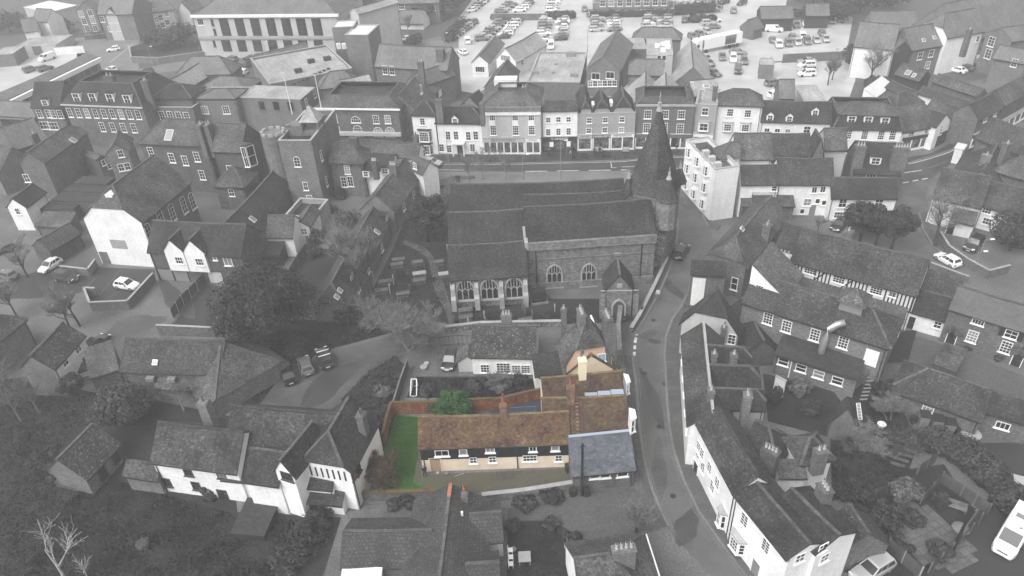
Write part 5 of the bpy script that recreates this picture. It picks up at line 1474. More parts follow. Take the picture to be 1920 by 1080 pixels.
for (x,y,nm) in ((.2,.2,'turret'),(.2,TD - .2,'turret'),(TL - .2,.2,'turret'),(TL - .2,TD - .2,'turret')):
    near = (x < 1 and y < 1)
    s = .85 if near else .6
    mb = MB()
    if near: mb.cyl(x, y, zt - 4.5, zt, 1.5, n=8)
    mb.tube([(x,y,zt - .15),(x,y,zt),(x,y,zt + 4.2 * s)],[1.75 * s,1.95 * s,.12],8,1)
    o = chT.part(nm, mb, ['stone', 'roof_tile'])
    f = MB(); f.tube([(x,y,zt + 3.7 * s),(x,y,zt + 4.3 * s),(x,y,zt + 5.0 * s)],[.5 * s,.2,.16],8); f.bar((x,y,zt + 4.9 * s),(x,y,zt + 5.9 * s),.09); f.obj('finial',['stone_cap'],o,Matrix.Identity(4))
mb = MB(); mb.box(-.12,TL + .12,-.12,TD + .12,zt - .35,zt - .02); chT.part('cornice',mb,['stone_cap'])
mb = MB(); p = chT.on_face('f',1252,395); mb.box(p.x - .3,p.x + .3,-.05,0,zt - 5.5,zt - 3.3); chT.part('louvre',mb,['gutter'])

# ================================================================== right of the church street
gn = H('town_house','white three storey corner house with bow windows facing the street',(1341,318),(1387,312),(1337,415),'flat',r=(1365,252),wall='white',roofm='roof_mid',par=.9)
for y in (.2, .5, .8):
    for zz in (2.2, 5.3, 8.3):
        if zz > gn.z - 1: continue
        mb = MB(); mb.cyl(0,0,-1.1,1.1,.72,n=12); T = Matrix.Translation((0,gn.D * y,zz))
        o = mb.obj('bow_window', ['white'], gn.root, gn.loc(T))
        for a in (-.7, 0, .7):
            TT = Matrix.Rotation(-math.pi / 2 + a,4,'Z') @ Matrix.Translation((0,-.71,0)); link('window',win_mesh(.4,1.5,1,3,'frame_white',True,False,'glass')[0],o,TT); link('pane',win_mesh(.4,1.5,1,3,'frame_white',True,False,'glass')[1],o,TT @ Matrix.Translation((0,-.02,0)))
g2 = H('x','',(1352,300),(1388,298),gn.z - .5,'gable',r=(1372,268),root=gn,wall='white',roofm='roof_pale',gut=False,hipL=1.0)
mb = MB()
for k in range(3): mb.box(.5, 1.6, 1.0 + k * 2.4, 1.9 + k * 2.4, gn.z - .9, gn.z + .5)
gn.part('chimney', mb, ['pale'])
lg1 = H('house','house with pale slate roof and white rear dormers beside the corner house',(1378,300),(1447,300),7.6,'gable',r=(1420,251),wall='white',roofm='roof_pale')
lgx = H('x','',(1386,300),(1412,300),6.6,'gable',d=3.5,root=lg1,wall='white',roofm='roof_pale',gut=False); lgy = H('x','',(1421,311),(1447,311),5.9,'flat',d=2.5,root=lg1,wall='white',roofm='felt',par=0.1); win(lgy,'f',1432,303,1.0,1.3,1,2)
chimney(lg1, 1413, 283, 0, 1.2, .8, 2, 'brick_dark', zt=8.5)
lg2 = H('house','house with broad dark weathered roof in the block behind the corner house',(1448,303),(1520,303),7.4,'gable',r=(1480,252),wall='brick_grey',roofm='roof_tile')
dt1 = H('house','house with dark roof and flat topped brick outshot behind the corner house',(1391,348),(1460,347),6.0,'gable',r=(1420,311),wall='white',roofm='roof_tile')
d1b = H('x','',(1392,388),(1490,388),2.8,'lean',r=(1440,357),root=dt1,wall='brick_grey',roofm='roof_mid',pitch=20); win(dt1,'f',1474,353,.8,.8,1,2)
bx = H('x','',(1413,366),(1448,366),4.6,'flat',d=2.6,root=dt1,wall='brick_dark',roofm='felt',par=0.15)
dt2 = H('house','white boarded house with many small windows behind the trees',(1459,347),(1563,348),(1493,410),'gable',r=(1510,298),wall='white',roofm='roof_tile')
wins(dt2,'f',[(1527,356),(1543,355)],.8,1.0,2,1); wins(dt2,'f',[(1514,379)],1.2,1.2,2,2); wins(dt2,'f',[(1533,377),(1545,380),(1503,401)],.7,.8,1,1); door(dt2,'f',1521,403,1.0,2.0,'plastic_grey')
ch_ = H('house','white house with dark roof behind the three evergreen trees',(1559,373),(1682,374),(1556,416),'gable',r=(1620,334),wall='white',roofm='roof_dark')
wins(ch_,'f',[(1580,381),(1648,380)],1.2,1.4,2,2); win(ch_,'f',1577,403,2.2,1.0,5,2)
tc = H('house','old dark roofed house with two massive chimney stacks by the side lane',(1600,325),(1688,330),5.0,'gable',r=(1645,268),wall='brick_grey',roofm='roof_dark')
dormer(tc,1642,302,1.4,1.3,'flat','white'); chimney(tc,1615,272,.6,1.6,1.2,3,'brick_grey',zt=tc.rh + .8); chimney(tc,1691,275,.6,2.4,1.4,5,'brick_grey',zt=tc.rh + .8)
win(tc, 'f', 1633, 331, 1.5, .6, 3, 1)
sb = H('house','grey slab roofed tall block between the dark roofs',(1547,283),(1588,283),8.4,'gable',r=(1565,242),wall='pale',roofm='roof_mid')
sb2 = HG('house','narrow white gabled dormer block beside the slab roof',(1519,300),(1545,300),8.0,ap=(1525,262),d=4,wall='brick_grey',roofm='roof_tile')
ld = HR('house','long tiled street house with rooflights running diagonally from the corner house',(1366,460),(1446,369),8.2,q=(1431,468),wall='brick_grey',roofm='roof_mid',hipL=.8)
wins(ld,'l',[(1377,532)],.9,1.9,1,2); chimney(ld,1440,420,.2,.9,1.1,2,'brick_grey')
skylight(ld, 1390, 430, .7, .7)
fr_ = H('house','flat fronted wing with white corner panel and box gutter by the street',(1296,515),(1360,520),6.2,'lean',r=(1330,490),wall='brick_grey',roofm='roof_dark',pitch=30)
mb = MB(); mb.box(.3, 2.0, -.08, 0, 1.0, 5.6); fr_.part('render_panel', mb, ['white'])
cs = H('house','pale tiled extension ending in a white half gable wall',(1474,562),(1506,517),7.4,'lean',r=(1413,494),wall='white',roofm='roof_pale',pitch=36); win(cs,'l',1424,541,1.0,.9,3,3)
tf = H('inn','long timber framed inn with black studs, white plaster and broad tiled roof',(1482,492),(1717,557),5.6,'gable',r=(1610,455),wall='white',roofm='roof_tile',cat='inn',pitch=43)
n = 34
stm = MB(); stm.box(-.09,.09,-.07,0.01,0,2.75); stme = stm.mesh('timber_stud',['timber'])
skip = [tf.on_face('f', u, v).x for u, v in ((1519, 507), (1573, 524), (1643, 545))]
for k in range(n):
    x = .15 + (tf.L - .3) * k / (n - 1)
    if any(abs(x - sx) < .75 for sx in skip): continue
    link('timber_stud', stme, tf.root, tf.loc(Matrix.Translation((x, 0, tf.z - 2.85))))
for zz in (tf.z - 2.9, tf.z - .12):
    mb = MB(); mb.box(0,tf.L,-.085,.01,zz - .1,zz + .1); tf.part('timber_rail',mb,['timber'])
for u in (1535, 1590):
    p = tf.on_face('f',u,518); mb = MB(); mb.bar((p.x - .9,-.05,tf.z - 2.7),(p.x + .9,-.05,tf.z - .3),.16,.08,up=(0,1,0)); tf.part('timber_brace',mb,['timber'])
wins(tf,'f',[(1519,507),(1573,524),(1643,545)],1.5,1.0,4,3); wins(tf,'f',[(1674,552)],.8,.6,2,2)
chimney(tf,1471,476,0,1.7,.8,3,'pale',zt=8.0); chimney(tf,1592,432,.9,1.2,1.0,1,'brick_grey',zt=tf.rh + 1.2)
tf2 = H('x','',(1446,478),(1482,490),5.3,'gable',r=(1478,419),root=tf,wall='white',roofm='roof_dark',gut=False)
tfl = H('x','',(1490,553),(1692,607),2.5,'lean',r=(1600,540),root=tf,wall='white',roofm='roof_pale',pitch=20)
inn = H('inn','big inn with broad hipped roof, little square cupola and curved metal flue',(1391,569),(1665,656),6.3,'gable',r=(1540,552),wall='brick_pale',roofm='roof_tile',cat='inn',hipR=1.0,pitch=36)
wins(inn,'f',[(1440,597),(1475,612),(1528,628),(1581,642)],1.1,1.6,3,4); door(inn,'f',1632,675,1.3,2.3,'frame_white',lift=3.0)
p = inn.on_slope(1594, 583); cq = MB(); zz = p.z + 1.3
cq.box(p.x - 1.3,p.x + 1.3,p.y - .3,p.y + 2.3,p.z - .3,zz); co = inn.part('cupola',cq,['plastic_grey'])
cr_ = MB(); A = [(p.x - 1.7,p.y - .7,zz),(p.x + 1.7,p.y - .7,zz),(p.x + 1.7,p.y + 2.7,zz),(p.x - 1.7,p.y + 2.7,zz)]
for k in range(4): cr_.face([A[k], A[(k + 1) % 4], (p.x, p.y + 1, zz + 1.5)])
cr_.face(A[::-1]); cr_.obj('cupola_roof', ['roof_mid'], co, Matrix.Identity(4))
p = inn.on_face('f', 1545, 650); fl = MB()
fl.tube([(p.x,-1.1,2.6),(p.x,-1.1,4.4),(p.x,-1.1,6.0),(p.x + .3,-.9,7.0),(p.x + .9,-.4,7.7),(p.x + 1.6,0,8.0)],[.42] * 6,12); inn.part('flue_duct',fl,['metal'],smooth=True)
inl = H('x','',(1453,666),(1607,713),3.0,'lean',r=(1530,643),root=inn,wall='brick_pale',roofm='felt_dark',pitch=8)
wins(inl, 'f', [(1469, 678), (1502, 690), (1535, 702), (1570, 714)], 1.2, 1.0, 1, 2)
p = inl.on_face('f',1482,690); mb = MB(); mb.cyl(p.x,-.1,.1,2.9,.07); inl.part('downpipe',mb,['frame_white'])
hh2 = HG('house','half hipped house with pale end gable opposite the church porch',(1274,609),(1386,634),4.6,ap=(1338,560),e=(1342,541),hip=.55,wall='pale',roofm='roof_dark',ridge='ridge_dark'); win(hh2,'l',1372,636,.9,1.4,2,3)
chimney(hh2, 1358, 612, 0, .6, .6, 2, 'brick_grey', zt=6.3)
hw_ = HR('house','black framed outbuilding with fire stair between the inn and the half hipped house',(1392,560),(1432,640),4.0,hw=2.5,wall='brick_dark',roofm='roof_dark')
ro1 = HR('terrace_house','long white terrace with grey ridge and three rear wings along the street',(1337,775),(1319,606),8.0,q=(1281,690),wall='white',roofm='roof_tile',cat='terrace',ridge='stone_cap')
for (a,b,qq) in (((1325,649),(1407,654),(1370,684)),((1330,686),(1424,689),(1378,728)),((1338,730),(1433,733),(1390,770))):
    HR('x','',a,b,ro1.rh - .3,q=qq,root=ro1,wall='pale',roofm='roof_dark',hipR=.7)
chimney(ro1,1340,692 - 30,0,.8,.6,1,'brick_grey',zt=ro1.rh + .8); chimney(ro1,1377,663,0,.8,.7,1,'brick_grey',zt=ro1.rh + 1.2); chimney(ro1,1334,730,0,.9,.7,1,'brick_grey',zt=ro1.rh + 1.2); chimney(ro1,1403,738,0,.9,.8,2,'brick_pale',zt=ro1.rh + 1.5)
for k in range(5):win_at(ro1,ro1.T('b',Vector((ro1.L * (.12 + .19 * k),ro1.D,4.0))),.9,1.4,2,3)
tr1 = H('terrace_house','white terraced house with curved street front, farther half of the bottom right terrace',(1306,797),(1375,928),6.6,'gable',r=(1400,858),wall='white',roofm='roof_tile',cat='terrace',ridge='ridge_dark')
winrow(tr1,'f',(1302,822),(1345,905),4,.95,1.3,2,3); winrow(tr1,'f',(1300,838),(1336,912),3,.95,1.4,2,3,)
bay(tr1,'f',1358,962,1.3,2.3,.5,'white',zb=.2,wc=2,wr=2); door(tr1,'f',1306,870,1.0,2.1)
tr2 = H('terrace_house','white terraced house with double pitched dark roof at the end of the bottom right terrace',(1375,928),(1474,1050),6.8,'gable',r=(1484,981),wall='white',roofm='roof_dark',cat='terrace',ridge='ridge_grey',pitch=24)
mb = MB(); mb.box(tr2.L * .45,tr2.L + .05,-.1,.12,tr2.z - .5,tr2.z - .02); tr2.part('parapet',mb,['stone_cap'])
win(tr2,'f',1396,975,.95,1.5,2,4); win(tr2,'f',1436,1024,.95,1.5,2,4); bay(tr2,'f',1388,1008,1.9,2.0,.6,'white',zb=.6,wc=3,wr=3); door(tr2,'f',1420,1053,1.0,2.1,'plastic_grey')
tr3 = HR('x','',(1573,1004),(1484,918),tr2.rh - .2,hw=2.3,root=tr2,wall='white',roofm='roof_dark',ridge='ridge_grey',pitch=24)
wins(tr2,'r',[(1500,1046)],.9,1.0,2,2); wins(tr3,'l',[(1543,1027),(1546,1046)],.9,.9,2,2); door(tr3,'l',1520,1058,.9,2.0,'stucco_grey')
tr4 = HR('x','',(1628,1000),(1592,948),5.2,hw=2.6,root=tr2,wall='brick_grey',roofm='roof_moss'); chimney(tr4,1548,912,0,1.3,1.0,3,'brick_grey',zt=8.5)
rw = H('house','white rear wing with dark hipped roof and small capped chimney',(1505,874),(1562,864),5.0,'hip',r=(1520,822),wall='white',roofm='roof_tile',pitch=40); chimney(rw,1541,842,0,1.2,.9,2,'brick_grey',zt=rw.rh + .9)
rw2 = H('x','',(1462,898),(1512,898),4.2,'lean',r=(1478,862),root=rw,wall='white',roofm='roof_pale',pitch=25)
rw3 = HR('house','dark tiled rear wing with pale gutter above the white rear wing',(1418,790),(1482,822),6.2,hw=3.0,wall='white',roofm='roof_dark',hipR=.8); chimney(rw3,1446,842,0,1.6,1.0,4,'brick_dark',zt=7.6)
sh3 = HG('shed','grey garden shed with curved felt roof below the inn',(1553,795),(1608,805),2.2,ap=(1583,765),e=(1583,747),wall='wood_pale',roofm='felt_dark',cat='shed',gut=False,ridge=None)
ga = H('outbuilding','long low tiled outbuilding with grey bins along its front',(1672,735),(1838,793),2.6,'gable',r=(1776,705),wall='brick_grey',roofm='roof_tile',cat='outbuilding',hipL=.9,pitch=36)
win(ga, 'f', 1741, 764, 1.1, 1.0, 3, 2)
ga2 = H('x','',(1846,775),(1935,800),3.0,'gable',r=(1890,742),root=ga,wall='brick_grey',roofm='roof_dark',pitch=36); win(ga2,'f',1880,798,1.3,.8,3,1)
gs = H('store','low flat felt roofed store in the paved yard',(1752,683),(1791,697),2.0,'flat',r=(1765,641),wall='brick_dark',roofm='roof_mid',cat='store',par=0,ridge=None,gut=False)
bt = H('terrace_house','brick terrace with slate roof, small porches and shuttered white windows',(1780,581),(1935,629),(1772,645),'gable',r=(1860,556),wall='brick_grey',roofm='roof_slate',cat='terrace',pitch=36)
wins(bt,'f',[(1823,631),(1886,651)],1.1,1.6,3,4); win(bt,'f',1834,604,1.3,.6,4,1); win(bt,'f',1896,627,1.3,1.0,2,2)
for u, v in ((1786, 628), (1910, 668)):
    door(bt,'f',u,v,1.0,2.1); p = bt.on_face('f',u,v); mb = MB(); mb.bar((p.x - .9,-.5,2.2),(p.x,-.5,2.8),.9,.12,up=(0,1,0)); mb.bar((p.x + .9,-.5,2.2),(p.x,-.5,2.8),.9,.12,up=(0,1,0)); bt.part('porch',mb,['ridge_grey'])
for x in (-1.0, 1.0):
    p = bt.on_face('f',1896,627); mb = MB(); mb.box(p.x + x - .28,p.x + x + .28,-.07,0,p.z - .65,p.z + .65); bt.part('shutter',mb,['plastic_black'])
bw = H('cottage','low white cottage with black roof beside the brick terrace',(1696,583),(1778,606),2.7,'gable',r=(1750,551),wall='white',roofm='roof_dark',cat='cottage',pitch=38)
door(bw, 'f', 1708, 600, 1.0, 2.0); win(bw, 'f', 1758, 609, .8, .9, 2, 2)
bw2 = H('x','',(1715,552),(1790,573),3.2,'lean',r=(1765,512),root=bw,wall='brick_dark',roofm='roof_moss',pitch=25)
# cottages right of the lane
y1 = H('cottage','dark roofed white cottage with little porch by the lane',(1748,373),(1838,392),4.4,'gable',r=(1800,322),wall='white',roofm='roof_tile',cat='cottage')
yp = H('x','',(1782,415),(1825,424),2.4,'lean',r=(1805,393),root=y1,wall='white',roofm='roof_mid',pitch=28); door(yp,'f',1784,424,1.0,2.0); door(yp,'f',1798,428,.9,2.0,'white')
y2 = H('cottage','white cottage with long dark roof half hidden by shrubs',(1838,387),(1935,412),(1836,430),'gable',r=(1885,347),wall='white',roofm='roof_tile',cat='cottage')
win(y2, 'f', 1851, 393, 1.2, 1.2, 3, 3); win(y2, 'f', 1851, 415, 1.2, 1.0, 3, 2)
y3 = HR('house','dark roofed house at the corner of lane and bending street',(1843,320),(1880,252),7.0,hw=4.5,wall='brick_grey',roofm='roof_tile'); chimney(y3,1851,290,0,.9,1.4,1,'brick_pale',zt=8.2)
y4 = H('house','grey roofed house behind the white cottage at the right edge',(1862,322),(1940,345),5.5,'gable',r=(1900,290),wall='brick_grey',roofm='roof_mid',hipL=1.0)
y5 = H('house','dark roofed house at the right edge above the bending street',(1828,260),(1935,300),6.5,'gable',r=(1890,232),wall='brick_grey',roofm='roof_tile'); chimney(y5,1890,268,0,.9,1.2,1,'brick_grey',zt=9.5)
sg = H('sign_building','small white flat topped kiosk wall at the inside of the street bend',(1791,278),(1806,281),(1782,305),'flat',d=2.5,wall='white',roofm='felt_white',cat='kiosk',par=0,ridge=None,gut=False)

# ================================================================== behind the wide street, far left and far right
fa = H('civic_building','large pale civic building with tall vertical windows and grey hipped roof',(361,33),(632,31),(384,108),'hip',d=22,wall='pale',roofm='roof_hazed',cat='civic building',pitch=33)
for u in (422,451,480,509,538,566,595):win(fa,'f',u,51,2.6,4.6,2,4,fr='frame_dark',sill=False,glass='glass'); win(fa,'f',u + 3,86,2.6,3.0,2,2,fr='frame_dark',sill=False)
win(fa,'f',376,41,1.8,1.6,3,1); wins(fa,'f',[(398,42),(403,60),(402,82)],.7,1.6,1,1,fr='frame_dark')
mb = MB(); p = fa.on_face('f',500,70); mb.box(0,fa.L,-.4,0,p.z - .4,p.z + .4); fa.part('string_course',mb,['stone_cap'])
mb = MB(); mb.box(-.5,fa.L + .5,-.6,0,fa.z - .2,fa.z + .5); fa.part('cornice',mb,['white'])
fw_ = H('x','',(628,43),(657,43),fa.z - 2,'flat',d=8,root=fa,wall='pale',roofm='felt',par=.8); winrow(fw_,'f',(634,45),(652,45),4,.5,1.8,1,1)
fg = HG('x','',(655,22),(673,26),fa.z + 1,d=14,pitch=30,root=fa,wall='pale',roofm='roof_hazed_pale')
H('house','far white house with steep grey roof at top left',(46,62),(72,58),4.5,'gable',r=(45,36),wall='white',roofm='roof_hazed')
H('house','far white gabled house next to the bright roofed shed',(60,40),(88,42),6.0,'gable',r=(62,16),wall='white',roofm='roof_hazed')
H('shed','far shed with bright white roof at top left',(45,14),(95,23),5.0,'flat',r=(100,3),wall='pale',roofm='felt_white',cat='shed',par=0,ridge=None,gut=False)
ap1 = HG('apartment_block','brick apartment block with white windows in three rows at top left',(141,23),(180,21),(159,69),ap=(153,6),d=16,wall='brick_hazed',roofm='roof_hazed',cat='apartment block')
wins(ap1,'l',[(152,26),(169,24),(158,40),(174,38),(164,54),(179,53)],1.5,1.7,2,3)
ap2 = H('x','',(183,28),(247,27),ap1.z,'gable',d=12,root=ap1,wall='brick_hazed',roofm='roof_hazed'); gablet(ap2,211,36,3.6,ap2.z - .6,wall='pale',roofm='roof_mid'); wins(ap2,'f',[(190,36),(206,37),(217,37),(207,54),(222,53)],1.4,1.6,2,3)
ap3 = H('apartment_block','angled pale ended apartment block with gabled window bay at top left',(285,25),(327,18),(286,60),'hip',r=(300,3),wall='pale',roofm='roof_hazed',cat='apartment block',d=13)
wins(ap3,'f',[(291,21),(291,37),(294,53),(301,33),(312,26),(305,47),(314,42)],1.3,1.5,2,2)
wins(ap3, 'l', [(255, 22), (268, 24), (255, 38), (270, 42)], .8, 1.0, 1, 1)
HG('house','little far house with pointed roof beside the civic building',(332,24),(358,24),4.0,ap=(346,5),d=8,wall='pale',roofm='roof_hazed')
fl1 = H('warehouse','pale flat roofed warehouse beyond the yard at far left',(27,89),(104,85),(32,106),'flat',r=(100,67),wall='pale',roofm='felt',cat='warehouse',par=.2)
door(fl1, 'f', 72, 98, 2.5, 2.6, 'stucco_mid', 'stucco_mid')
H('warehouse','small dark sided flat building at the far left edge',(-15,104),(24,101),3.5,'flat',r=(10,89),wall='brick_hazed',roofm='felt',cat='warehouse',par=.1)
pa = H('shop_parade','long shop parade with deep white fascia and dark glass at far left',(-40,214),(184,107),5.2,'lean',r=(90,135),wall='brick_hazed',roofm='roof_hazed',cat='shop parade',pitch=14)
mb = MB(); mb.box(0,pa.L,-1.2,-.3,pa.z - 1.2,pa.z - .1); pa.part('fascia',mb,['frame_white'])
for k in range(10):
    x = pa.L * (.3 + .068 * k); mb = MB(); mb.box(x,x + pa.L * .055,-.06,0,.4,pa.z - 1.4); pa.part('shop_window',mb,['glass'])
ge = H('georgian_house','grand brick house with mansard roof, four white dormers and a row of sash windows',(118,199),(266,205),9.0,'trunc',r=(200,156),d=14,wall='brick_grey',roofm='roof_dark',cat='house',pitch=50)
for (u,v) in ((143,183),(173,183),(206,184),(238,186)):dormer(ge,u,v,1.5,1.9,'flat')
winrow(ge,'f',(131,211),(259,215),9,1.15,1.9,2,3); winrow(ge,'f',(192,238),(251,240),4,1.15,1.9,2,3)
mb = MB(); mb.box(-.3,ge.L + .3,-.5,-.3,ge.z - .15,ge.z + .15); ge.part('cornice',mb,['pale'])
gel = H('x','',(58,203),(112,202),8.0,'gable',d=9,root=ge,wall='brick_grey',roofm='roof_dark'); wins(gel,'f',[(74,213),(91,213),(99,214),(114,214)],1.15,1.7,2,3); dormer(gel,84,193,1.2,1.4,'flat')
wins(gel, 'f', [(83, 235), (100, 236)], 2.2, 1.6, 3, 2)
ger = H('x','',(269,201),(361,202),8.0,'flat',d=9,root=ge,wall='brick_grey',roofm='felt_dark',par=1.2); winrow(ger,'f',(304,216),(350,218),4,1.2,1.7,2,3)
H('x','',(285,186),(357,186),9.4,'hip',d=7,root=ge,wall='brick_grey',roofm='roof_dark',pitch=30)
chimney(ge,204,141,1.2,2.2,1.0,2,'brick_dark'); chimney(ge,271,150,1.0,1.0,1.6,2,'brick_dark',along='y')
gf = H('house','flat parapeted brick house with two white windows right of the grand house',(363,191),(443,191),8.2,'flat',d=9,wall='brick_hazed',roofm='felt_dark',par=.5); wins(gf,'f',[(384,206),(424,206)],1.5,1.6,3,3)
H('x','',(370,186),(440,186),8.9,'hip',d=6,root=gf,wall='brick_hazed',roofm='roof_hazed',pitch=20)
ar = H('arcade_building','low dark arcade building with big dark openings at the left edge',(-30,221),(62,226),5.5,'gable',r=(20,190),wall='brick_grey',roofm='roof_hazed',cat='arcade building',pitch=25); winrow(ar,'f',(8,227),(64,231),5,1.9,2.2,1,1,fr='frame_dark',sill=False,glass='glass')
al = H('house','house with chimneys and tiled roof between arcade and the long brown house',(30,282),(90,262),6.0,'gable',d=8,wall='brick_hazed',roofm='roof_hazed'); chimney(al,62,250,.6,1.2,.9,1,'brick_dark')
b13 = H('house','broad grey gabled roof left of the flat roofed office',(337,176),(397,140),6.5,'gable',r=(340,138),wall='brick_hazed',roofm='roof_hazed_pale'); 
b14 = H('hall','hipped grey hall roof behind the broad gabled roof',(330,142),(432,140),7.0,'hip',r=(378,107),wall='brick_hazed',roofm='roof_hazed',cat='hall')
b15 = H('house','long plain grey roof below the civic building',(496,136),(590,112),5.0,'gable',r=(540,88),wall='brick_hazed',roofm='roof_hazed'); win(b15,'f',526,121,1.8,1.0,2,1)
H('house','dark hipped roof with small triangular light beside the flat office',(372,168),(458,172),6.0,'hip',d=8,wall='brick_hazed',roofm='roof_hazed',pitch=25)
of = H('office','pale flat roofed office with vents, air units and gravel roof edge',(505,158),(660,128),9.0,'flat',r=(600,86),wall='brick_hazed',roofm='felt',cat='office',par=.5)
for (u, v) in ((584, 118), (614, 113), (560, 136)):
    p = of.at_z(u,v,of.z - .4); mb = MB(); mb.box(-.8,.8,-.6,.6,0,.9); of.part('roof_vent',mb,['felt_dark'],Matrix.Translation((p.x,p.y,of.z - .38)))
for k in range(9):
    p = of.at_z(552 + k * 8,158 - k * 3.5,of.z - .4); mb = MB(); mb.box(-.35,.35,-.35,.35,0,.3); of.part('roof_pad',mb,['felt_dark'],Matrix.Translation((p.x,p.y,of.z - .38)))
of2 = H('office','brick block with pale flat roof and raised square window panels',(447,183),(563,187),8.6,'flat',r=(520,162),wall='brick_hazed',roofm='felt',cat='office',par=.1)
winrow(of2,'f',(491,198),(545,199),3,1.4,1.8,1,1,fr='stucco_mid'); wins(of2,'r',[(574,192),(590,176)],1.0,1.6,2,2)
sb1 = H('office','brick stair tower pair with white flat tops on the office roof',(622,52),(663,50),13.0,'flat',d=6,wall='brick_hazed',roofm='felt_white',cat='office',par=.2)
sb3 = H('office','taller brick plant block with white flat roof and four white air units',(646,66),(690,66),12.5,'flat',d=9,wall='brick_hazed',roofm='felt_white',cat='office',par=.2)
for k in range(4):
    p = of.at_z(636 + k * 10,92,of.z - .4); mb = MB(); mb.box(-.45,.45,-.4,.4,0,1.3); o = mb.obj('fan',['frame_white'],of.root,of.loc(Matrix.Translation((p.x,p.y,of.z - .3))))
H('house','roofs with steep grey hip left of the bank',(600,168),(672,160),8.0,'hip',r=(650,132),wall='brick_hazed',roofm='roof_hazed')
H('house','small valley roof between office and bank',(645,175),(700,163),7.5,'gable',r=(690,140),wall='brick_hazed',roofm='roof_hazed_pale')
bg2 = H('hall','big hall with broad dark roof and plain pale right side behind the bank',(703,126),(838,133),7.8,'gable',r=(770,86),wall='brick_hazed',roofm='roof_hazed',cat='hall'); wins(bg2,'f',[(722,131),(735,132)],1.2,2.0,2,3)
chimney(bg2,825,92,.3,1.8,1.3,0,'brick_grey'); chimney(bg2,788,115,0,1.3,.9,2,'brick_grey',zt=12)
HR('house','long grey roof running from the bank to the big hall',(772,140),(838,118),8.6,q=(815,155),wall='brick_hazed',roofm='roof_hazed')
sgb = H('house','low building with big pale sign board behind the white shops',(815,176),(840,150),4.5,'gable',d=5,wall='brick_hazed',roofm='roof_hazed')
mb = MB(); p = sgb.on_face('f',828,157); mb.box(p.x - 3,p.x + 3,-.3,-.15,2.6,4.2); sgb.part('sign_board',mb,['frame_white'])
h1 = HG('house','white gabled house with four narrow windows, left of a pair by the car park',(883,119),(917,120),(884,143),ap=(897,105),e=(925,68),wall='white',roofm='roof_hazed',group='white gabled pair by the car park'); win(h1,'l',900,130,2.4,1.3,4,1)
h2 = HG('house','white gabled house with four narrow windows, right of a pair by the car park',(929,112),(969,118),(931,140),ap=(948,92),e=(975,57),wall='white',roofm='roof_hazed_pale',group='white gabled pair by the car park'); win(h2,'l',948,109,2.8,1.3,4,1); win(h2,'f',979,117,1.0,1.2,1,2)
h3 = HR('house','dark roofed house in front of the white gabled pair',(929,144),(951,112),6.8,q=(966,148),wall='brick_hazed',roofm='roof_mid',hipL=0)
HR('house','small dark roof behind the long white inn',(880,182),(898,170),6.5,hw=4,wall='brick_hazed',roofm='roof_dark')
h4 = H('house','grey hipped roof behind the stone fronted bank',(925,182),(960,170),7.0,'hip',r=(945,152),wall='brick_hazed',roofm='roof_hazed')
fr1 = H('warehouse','flat wet roofed warehouse behind the white three bay shop',(988,154),(1087,155),6.0,'flat',r=(1050,98),wall='brick_hazed',roofm='felt',cat='warehouse',par=.3)
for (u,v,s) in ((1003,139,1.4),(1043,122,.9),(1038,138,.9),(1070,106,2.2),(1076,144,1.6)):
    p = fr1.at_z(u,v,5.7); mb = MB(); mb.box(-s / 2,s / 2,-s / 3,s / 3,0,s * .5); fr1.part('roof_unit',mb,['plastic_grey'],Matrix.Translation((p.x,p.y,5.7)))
bg3 = HG('hall','brick hall with tall steep gable and long ridge facing the street',(1098,131),(1164,134),8.0,ap=(1132,106),e=(1135,57),wall='brick_hazed',roofm='roof_hazed',cat='hall')
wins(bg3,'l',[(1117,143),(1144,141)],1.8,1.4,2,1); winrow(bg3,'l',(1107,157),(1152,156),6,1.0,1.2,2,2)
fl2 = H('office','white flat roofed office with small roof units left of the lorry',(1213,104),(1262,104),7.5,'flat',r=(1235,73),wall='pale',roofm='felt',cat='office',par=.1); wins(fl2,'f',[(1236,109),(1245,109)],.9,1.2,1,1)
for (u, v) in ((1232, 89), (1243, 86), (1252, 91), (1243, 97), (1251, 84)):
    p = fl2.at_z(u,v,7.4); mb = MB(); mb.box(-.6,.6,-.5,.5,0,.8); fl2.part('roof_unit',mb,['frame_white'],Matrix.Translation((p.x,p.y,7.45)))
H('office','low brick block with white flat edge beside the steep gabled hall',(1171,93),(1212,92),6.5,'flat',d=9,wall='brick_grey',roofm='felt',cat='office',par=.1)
H('hall','hipped grey roof beyond the flat office',(1186,74),(1276,76),5.5,'hip',r=(1230,52),wall='brick_hazed',roofm='roof_hazed',cat='hall')
H('house','double gabled dark roofed house behind the triple gabled shop',(1178,141),(1242,143),7.5,'gable',r=(1215,112),wall='brick_pale',roofm='roof_hazed',hipL=.4)
hj = HR('house','brick house with long pale roof and gable by the lorry',(1300,126),(1296,78),7.2,q=(1332,146),wall='brick_pale',roofm='roof_hazed_pale')
hj2 = HR('house','pale pointed roofs behind the dark grey rendered shop',(1211,175),(1211,130),8.2,hw=5,wall='brick_hazed',roofm='roof_hazed_pale')
hj3 = HR('house','narrow house with bright weathered ridge behind the dark grey shop',(1250,170),(1248,138),8.5,hw=3,wall='brick_hazed',roofm='felt')
hj4 = H('house','pale low roofs between the pale hipped house and the yard',(1300,182),(1345,178),8.0,'gable',r=(1322,150),wall='brick_hazed',roofm='roof_hazed_pale'); skylight(hj4,1316,172,1.2,.8); skylight(hj4,1324,162,1.2,.8)
cr1 = H('house','flat concrete garage block beside the parked cars',(1425,121),(1452,122),3.5,'flat',r=(1440,109),wall='brick_hazed',roofm='felt',cat='garage',par=.2)
